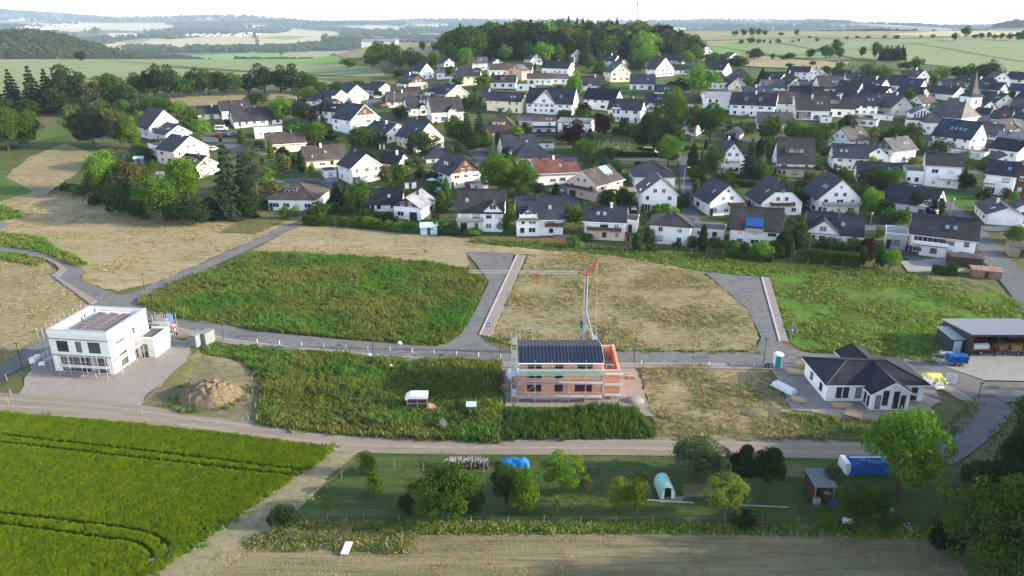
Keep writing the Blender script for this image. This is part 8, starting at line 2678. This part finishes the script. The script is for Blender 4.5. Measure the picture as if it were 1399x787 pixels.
# polytunnel
q = P(911.5, 682)
o = thing('polytunnel', 'small mint-green foil polytunnel with an open front in the garden', 'polytunnel', (q.x, q.y, 0.05), R(3))
o.scale = (0.8, 0.8, 0.8)
ar = []
for k in range(15):
    a = math.pi * k / 14
    ar.append((math.cos(a) * 1.02 * (1.0 if math.sin(a) > 0.3 else 1.04), 0.75 + math.sin(a) * 1.15 if 0 < k < 14 else 0.0))
sk = MB()
pts = []
for y in (0.0, 0.9, 1.8, 2.7, 3.6):
    for x, z in ar:
        pts.append((x * (1 + 0.02 * math.sin(y * 7)), y, z))
for i in range(4):
    for k in range(14):
        sk.poly([pts[i * 15 + k], pts[i * 15 + k + 1], pts[(i + 1) * 15 + k + 1], pts[(i + 1) * 15 + k]], [(0, 1, 2, 3)])
sk.poly([pts[60 + k] for k in range(15)], [tuple(range(15))])
part('film', sk, 'mint_film', o)
for y in (0.0, 0.9, 1.8, 2.7, 3.6):
    hp = MB()
    for k in range(14):
        hp.bar((ar[k][0] * 1.03, y, ar[k][1] * 1.02), (ar[k + 1][0] * 1.03, y, ar[k + 1][1] * 1.02), 0.05)
    part('hoop', hp, 'shutter', o)
for s in (-1, 1):
    part('front_flap', MB().poly([(s * 1.02, -0.01, 0), (s * 0.55, -0.15, 0), (s * 0.45, -0.05, 1.75), (s * 0.9, -0.01, 1.2), (s * 1.02, -0.04, 0), (s * 0.55, -0.18, 0), (s * 0.45, -0.08, 1.75), (s * 0.9, -0.04, 1.2)], [(0, 1, 2, 3), (7, 6, 5, 4)]), 'mint_film', o)
q1, q2 = P(884, 684), P(948, 688)
o = tag(link('path_edging', MB().bar((0, 0, 0.1), q2 - q1 + Vector((0, 0, 0.1)), 0.16).mesh('path_edging', ['stone_grey']), None, q1), 'pale stone edging line beside the polytunnel', 'edging')
q1, q2 = P(988, 690), P(1078, 694)
o = tag(link('path_edging', MB().bar((0, 0, 0.1), q2 - q1 + Vector((0, 0, 0.1)), 0.14).mesh('path_edging', ['stone_grey']), None, q1), 'thin stone edging line under the yellow-green spreading tree', 'edging')
# garden shed and junk at right
q = P(1124, 686)
o = thing('garden_shed', 'open garden shed with a grey corrugated sheet roof', 'shed', (q.x, q.y, 0.05), 0)
part('back_wall', MB().box(-1.1, 1.1, 2.9, 3.0, 0, 2.1), 'brown_wood', o)
part('side_wall', MB().box(-1.12, -1.03, 0, 2.898, 0, 2.0), 'brown_wood', o)
for x, y in ((-1.05, 0.0), (1.05, 0.0), (1.05, 1.5), (1.05, 2.9)):
    part('post', MB().box(x - 0.05, x + 0.05, y - 0.11, y - 0.01, 0, 2.1), 'weathered_wood', o)
rf = part('roof', MB().prism([(-0.3, 2.12), (3.2, 2.3), (3.2, 2.36), (-0.3, 2.18)], -1.3, 1.3, 'x'), 'container_grey', o)
for k in range(13):
    link('corrugation', bpy.data.meshes.get('shed_corrugation') or MB().bar((0, -0.3, 2.2), (0, 3.2, 2.38), 0.05).mesh('shed_corrugation', ['container_grey']), rf, (-1.2 + 0.2 * k, 0, 0))
for a, c, lab, w, d_, h_ in (((1137, 692), 'blue_plastic', 'blue plastic tub at the open front of the garden shed', 0.5, 0.5, 0.7), ((1117, 690), 'stone_grey', 'pale grey crate under the garden shed roof', 0.7, 0.5, 0.6), ((1130, 688), 'brown_wood', 'brown cabinet under the garden shed roof', 0.7, 0.5, 1.2)):
    q = P(*a)
    o = thing('tub' if 'tub' in lab else ('crate' if 'crate' in lab else 'cabinet'), lab, 'tub' if 'tub' in lab else 'box', (q.x, q.y, 0.05), R(10))
    if 'tub' in lab:
        part('shell', MB().lathe([(0.0, 0.02), (0.3, 0.02), (0.38, 0.7), (0.34, 0.7), (0.27, 0.08), (0, 0.08)], 14), c, o)
    else:
        part('body', MB().box(-w / 2, w / 2, 0, d_, 0, h_), c, o)
        part('lid', MB().box(-w / 2 - 0.03, w / 2 + 0.03, -0.03, d_ + 0.03, h_ + 0.002, h_ + 0.05), 'weathered_wood', o)
q = P(1157, 716)
tag(link('barrel', MB().tube((-0.5, 0, 0.36), (0.5, 0, 0.36), 0.33, n=14).mesh('barrel', ['cardboard_white']), None, (q.x, q.y, 0.05), (0, 0, R(-10))), 'white barrel lying on its side in front of the spreading garden tree', 'barrel')
q = P(475, 752)
o = tag(link('plastic_sheet', MB().prism([(-0.45, 0.25), (0.4, 0.3), (0.45, 0.38), (-0.4, 0.33)], -0.9, 0.7, 'y').mesh('plastic_sheet', ['cardboard_white']), None, (q.x, q.y, 0.15), (R(10), 0, R(-8))), 'pale blue-white sheet lying in the tall dry grass below the garden', 'sheet')
q = P(812, 650)
o = thing('cage', 'small dark wire cage behind the brownish fruit trees', 'cage', (q.x, q.y, 0.05), 0)
for x in (-0.6, 0.6):
    for y in (0, 0.8):
        part('post', MB().box(x - 0.04, x + 0.04, y - 0.04, y + 0.04, 0, 1.0), 'dark_metal', o)
part('mesh', MB().bar((-0.6, 0, 1), (0.6, 0, 1), 0.05).bar((-0.6, 0.8, 1), (0.6, 0.8, 1), 0.05).bar((-0.6, 0, 0.5), (0.6, 0, 0.5), 0.04).bar((-0.3, 0, 0), (-0.3, 0, 1), 0.03).bar((0, 0, 0), (0, 0, 1), 0.03).bar((0.3, 0, 0), (0.3, 0, 1), 0.03), 'dark_metal', o)
# white boundary blocks left of the new-build
for k, a in enumerate(((44, 497), (50, 492), (57, 500))):
    o = box_thing('block_pallet', ['left', 'middle', 'right'][k] + ' one of the three pallets of white blocks left of the white new-build', 'pallet', a[0], a[1], 0.8, 0.7, 0.9 - k * 0.2, 'block_white', R(10 * k))
    part('pallet', MB().box(-0.55, 0.55, -0.04, 0.95, 0.0, 0.038), 'light_wood', o)
# silage bales at far left
bl = MB().tube((-0.6, 0, 0.6), (0.6, 0, 0.6), 0.6, n=12).mesh('silage_bale', ['dark_metal'])
for k in range(6):
    later(link('silage_bale', bl, None, P(1 + k * 4.2, 203 - k * 0.4), (0, 0, 0.2 + k * 0.3)), 1 + k * 4.2, 'black wrapped silage bale', 'in the row at the left picture edge', 'bale', 'silage bales')
# cars
def car(px, py, rz, col, label, L_=4.3, Hc=1.45, van=False):
    q = P(px, py)
    o = thing('van' if van else 'car', label, 'van' if van else 'car', (q.x, q.y, q.z + 0.2), rz)
    h_ = L_ / 2
    if van:
        sec = [(-h_, 0.35), (h_, 0.35), (h_, 1.0), (h_ - 0.7, 1.25), (h_ - 1.1, Hc), (-h_, Hc)]
        gl = [(h_ - 1.0, 1.3), (h_ - 0.66, 1.3), (h_ - 1.05, Hc - 0.12)]
        part('body', MB().prism(sec, -0.9, 0.9, 'y'), col, o)
        part('side_glass', MB().box(-h_ + 0.3, h_ - 1.3, -0.915, 0.915, 1.25, Hc - 0.25), 'glass', o)
        part('windscreen', MB().prism([(h_ - 0.72, 1.28), (h_ - 0.66, 1.28), (h_ - 1.04, Hc - 0.1), (h_ - 1.1, Hc - 0.1)], -0.78, 0.78, 'y'), 'glass', o)
    else:
        part('body', MB().prism([(-h_, 0.3), (h_, 0.3), (h_, 0.62), (h_ - 0.15, 0.8), (h_ - 1.1, 0.93), (-h_ + 0.35, 0.95), (-h_, 0.85)], -0.86, 0.86, 'y'), col, o)
        cb = part('cabin', MB().prism([(-h_ + 0.35, 0.952), (h_ - 1.15, 0.932), (h_ - 1.85, Hc - 0.05), (-h_ + 1.0, Hc - 0.05)], -0.74, 0.74, 'y'), 'glass', o)
        part('roof', MB().box(-h_ + 0.95, h_ - 1.8, -0.72, 0.72, Hc - 0.048, Hc), col, cb)
    for x in (-h_ + 0.8, h_ - 0.8):
        for yy in (-0.82, 0.82):
            wheel(o, x, yy, 0.31, 0.2)
    for yy in (-0.6, 0.6):
        part('headlight', MB().box(h_ - 0.02, h_ + 0.02, yy - 0.15, yy + 0.15, 0.55, 0.7), 'white_paint', o)
car(418, 209, R(15), 'car_white', 'white car parked beside the cream house with the red door')
car(761, 264, R(-12), 'car_silver', 'silver car parked below the red-tiled house')
car(888, 212, R(-20), 'car_white', 'white camper van on the lane above the broad hipped bungalow', 5.4, 2.6, True)
car(303, 179, R(5), 'car_white', 'white van parked at the head of the left village street', 4.8, 2.1, True)
car(299, 186, R(10), 'car_red', 'red car in front of the white van in the left street')
car(307, 187, R(20), 'car_black', 'black car right of the red car in the left street')
car(318, 186, R(40), 'car_blue', 'dark blue car at the right side of the left street')
car(293, 206, R(70), 'car_white', 'white car beside the pink half-hipped house at left')
car(517, 135, R(10), 'car_white', 'white car on the drive at the top of the curved street')
car(527, 147, R(10), 'car_red', 'red car beside the inner bend of the curved street')
car(866, 290, R(80), 'car_black', 'black car under the carport beside the brick-based gable house')
car(1233, 250, R(-50), 'car_silver', 'pale car behind trees in the side street at right')
car(1039, 220, R(60), 'car_black', 'dark car behind the big dark conifer')
car(608, 126, R(10), 'car_white', 'small white car among the middle-row houses')
# garden parasols and pool behind the brown-gabled house
for a, c, lab in (((590, 254), 'light_door', 'left pale blue garden parasol behind the brown-clad gable house'), ((603, 251), 'light_door', 'right pale blue garden parasol behind the brown-clad gable house')):
    q = P(*a)
    o = thing('parasol', lab, 'parasol', q, 0)
    part('pole', MB().tube((0, 0, 0), (0, 0, 2.4), 0.04), 'metal', o)
    part('canopy', MB().lathe([(1.7, 2.0), (0.9, 2.3), (0.02, 2.6), (0.9, 2.27), (1.68, 1.97)], 8), c, o)
q = P(598, 262)
o = thing('pool', 'small round blue garden pool below the parasols', 'pool', q, 0)
part('wall', MB().lathe([(1.7, 0), (1.75, 0.9), (1.65, 0.9), (1.6, 0.75)], 20), 'shutter', o)
part('water', MB().lathe([(0.0, 0.74), (1.6, 0.75)], 20), 'pool_water', o)
q = P(1000, 240)
# garden houses
def shed(px, py, w, d, h_, wm, rm, label, rz=0, rise=0.6, cat='shed', name='garden_shed'):
    q = P(px, py)
    o = thing(name, label, cat, q, -math.atan2(q.x, q.y) * 0.6 + rz)
    part('wall', MB().prism([(0, -1), (d, -1), (d, h_), (d / 2, h_ + rise), (0, h_)], -w / 2, w / 2, 'x'), wm, o)
    part('roof', MB().prism([(-0.25, h_ - 0.02), (d / 2, h_ + rise + 0.05), (d + 0.25, h_ - 0.02), (d + 0.25, h_ + 0.1), (d / 2, h_ + rise + 0.17), (-0.25, h_ + 0.1)], -w / 2 - 0.2, w / 2 + 0.2, 'x'), rm, o)
    part('door', MB().box(-0.4, 0.4, -0.04, -0.003, 0.05, min(1.95, h_ - 0.1)), 'brown_wood', o)
shed(586, 321, 4.2, 2.6, 2.0, 'light_door', 'light_door', 'pale blue-grey garden shed at the edge of the hay strip', rise=0.9)
shed(1318, 366, 6.5, 3.5, 2.3, 'brown_wood', 'roof_brown', 'long brown wooden carport in front of the loggia house', rise=0.25)
shed(1347, 380, 5.6, 3.0, 1.6, 'rusty', 'rusty', 'low shelter with a striped rusty sheet roof by the road', rise=0.2)
shed(521, 176 - 20, 1.6, 1.4, 1.6, 'wall_white', 'roof_slate', 'tiny white garden hut behind the second-row houses') if False else None
shed(522, 204, 2.0, 1.8, 1.8, 'wall_white', 'roof_grey', 'tiny white round-topped garden hut among dark shrubs')
shed(538, 240, 3.0, 2.0, 2.0, 'light_wood', 'roof_brown', 'light wooden playhouse right of the modern gable house')
shed(561, 258, 3.4, 2.6, 2.1, 'wall_white', 'roof_black', 'small white outbuilding with a dish-shaped white cover')
shed(642, 262, 3.0, 2.2, 2.2, 'red_paint', 'roof_grey', 'small dark red shed at the foot of the brown-clad gable house')
shed(216, 246, 4.0, 2.6, 1.8, 'weathered_wood', 'container_grey', 'flat grey garden shelter in the gardens of the leftmost houses')
shed(190, 224, 3.0, 2.4, 1.8, 'container_grey', 'light_door', 'grey-blue field shelter left of the leftmost houses')
shed(1395, 352, 5.0, 4.0, 2.4, 'weathered_wood', 'roof_grey', 'weathered open shelter at the right picture edge by the road')
shed(1290, 106, 5.0, 4.0, 2.4, 'wall_grey', 'light_door', 'pale grey shed in front of the trees behind the church')
shed(1060, 263, 2.2, 1.6, 1.8, 'weathered_wood', 'roof_brown', 'tiny brown hut behind the dark-tipped gable house')
shed(1265, 200, 3.4, 2.6, 2.2, 'wall_grey', 'roof_grey', 'small grey open hut left of the four-roof-window house')
shed(858, 330, 1.2, 1.0, 1.5, 'light_wood', 'roof_brown', 'tiny light wooden hutch below the flat-roofed annex')
# fences of the churchyard: gravestones
gs = MB().box(-0.35, 0.35, -0.1, 0.1, 0, 0.95).mesh('gravestone', ['stone_grey'])
gs2 = MB().prism([(-0.35, 0), (0.35, 0), (0.35, 0.7), (0.2, 1.0), (-0.2, 1.0), (-0.35, 0.7)], -0.09, 0.09, 'y').mesh('gravestone', ['chimney_slate'])
rr = random.Random(4)
for k in range(34):
    px, py = rr.uniform(812, 862), rr.uniform(194, 206)
    o = link('gravestone', gs if k % 2 else gs2, None, P(px, py), (0, 0, rr.uniform(-0.2, 0.2)))
    tag(o, 'small gravestone on the churchyard lawn left of the big dark tree', 'gravestone', 'gravestones')
# wind turbines and radio mast
for k, (px, top) in enumerate(((247, 20.5), (290, 20.5), (323, 21), (333, 20.5), (353.5, 21.5))):
    x = (px - 699.5) / 1000 * 0.939 * 9300
    z0 = H(x, 9300)
    zt_ = 52 + (25.6 - top) * 9.3 * 1.13
    o = link('wind_turbine', None, None, (x, 9300, z0 - 2), (0, 0, k * 0.4))
    later(o, px, 'white wind turbine', 'on the far ridge at left', 'wind turbine', 'wind turbines')
    hh = zt_ - z0
    part('tower', MB().tube((0, 0, 0), (0, 0, hh), 5.5, 3.5, 8), 'white_paint', o)
    bl_ = MB()
    for j in range(3):
        a = j * 2.094 + k
        bl_.tube((0, -6, hh), (math.cos(a) * 34, -6, hh + math.sin(a) * 34), 3.0, 0.8, 5)
    part('rotor', bl_, 'white_paint', o)
q = P(869, 44)
o = thing('radio_mast', 'thin rusty and grey lattice radio mast rising above the hilltop wood', 'mast', (q.x, q.y, q.z), 0)
zt_ = CAM_Z + (25.6 - 6) / 1000 * 1.13 * q.y
L0, L1 = 0, zt_ - q.z
n = 14
for k in range(n):
    za, zb_ = L1 * k / n, L1 * (k + 1) / n
    mb = MB()
    w = 0.8
    for sx, sy in ((-1, -1), (1, -1), (0, 1)):
        mb.bar((sx * w, sy * w, za), (sx * w, sy * w, zb_), 0.42)
    mb.bar((-w, -w, za), (w, -w, zb_), 0.14).bar((w, -w, za), (0, w, zb_), 0.14).bar((0, w, za), (-w, -w, zb_), 0.14)
    part('mast_section', mb, 'rusty' if k % 2 else 'dark_metal', o)
part('antenna_ring', MB().box(-1.3, 1.3, -1.3, 1.3, L1 - 6, L1 - 3.2), 'stone_grey', o)
# distant settlements
def town(name, label, poly, n, seed):
    r = random.Random(seed)
    mb = MB()
    c = 0
    xs, ys = [a[0] for a in poly], [a[1] for a in poly]
    while c < n:
        px, py = r.uniform(min(xs), max(xs)), r.uniform(min(ys), max(ys))
        if not inside(poly, px, py):
            continue
        q = P(px, py)
        w, d, h_ = r.uniform(9, 16), r.uniform(8, 12), r.uniform(5, 8)
        rot = Matrix.Rotation(r.uniform(0, 3), 3, 'Z')
        mb.box(-w / 2, w / 2, -d / 2, d / 2, -4, h_, 0, rot, q)
        pts = [tuple(rot @ Vector(v) + q) for v in ((-w / 2 - .4, -d / 2 - .4, h_ + .02), (w / 2 + .4, -d / 2 - .4, h_ + .02), (w / 2 + .4, d / 2 + .4, h_ + .02), (-w / 2 - .4, d / 2 + .4, h_ + .02), (-w / 2 - .4, 0, h_ + 4.5), (w / 2 + .4, 0, h_ + 4.5))]
        mb.poly(pts, [(0, 1, 5, 4), (2, 3, 4, 5), (3, 0, 4), (1, 2, 5), (3, 2, 1, 0)], r.choice([1, 1, 2]))
        c += 1
    o = link(name, mb.mesh(name, ['wall_white', 'roof_slate', 'roof_red']))
    o['kind'] = 'stuff'
    o['label'] = label
town('distant_town', 'far village on the ridge at the left horizon', [(0, 36), (35, 33), (130, 31.5), (125, 36), (60, 41), (0, 42)], 190, 1)
town('distant_village', 'small white far village beside the golden fields', [(146, 67), (178, 62), (200, 60), (210, 66), (175, 72)], 46, 2)
town('distant_village', 'pale far village in the valley centre left', [(250, 48), (300, 44), (360, 44), (350, 50), (290, 51)], 70, 3)
town('distant_village', 'far buildings on the horizon centre', [(610, 33), (650, 31), (660, 34), (620, 36)], 14, 4)
# churchyard tower behind wood etc. left out: not visible
write_labels()

# ------------------------------------------------------------------ air
hz = MB().box(-16000, 16000, -400, 12100, -130, 260)
hz_me = hz.mesh('haze', [])
m_, N, L = newmat('haze_air')
o_ = N.new('ShaderNodeOutputMaterial')
v_ = N.new('ShaderNodeVolumePrincipled')
v_.inputs['Color'].default_value = (0.48, 0.63, 0.84, 1)
v_.inputs['Density'].default_value = HAZE
v_.inputs['Anisotropy'].default_value = 0.0
L.new(v_.outputs[0], o_.inputs['Volume'])
hz_me.materials.append(m_)
ho = link('haze', hz_me)
ho['kind'] = 'stuff'
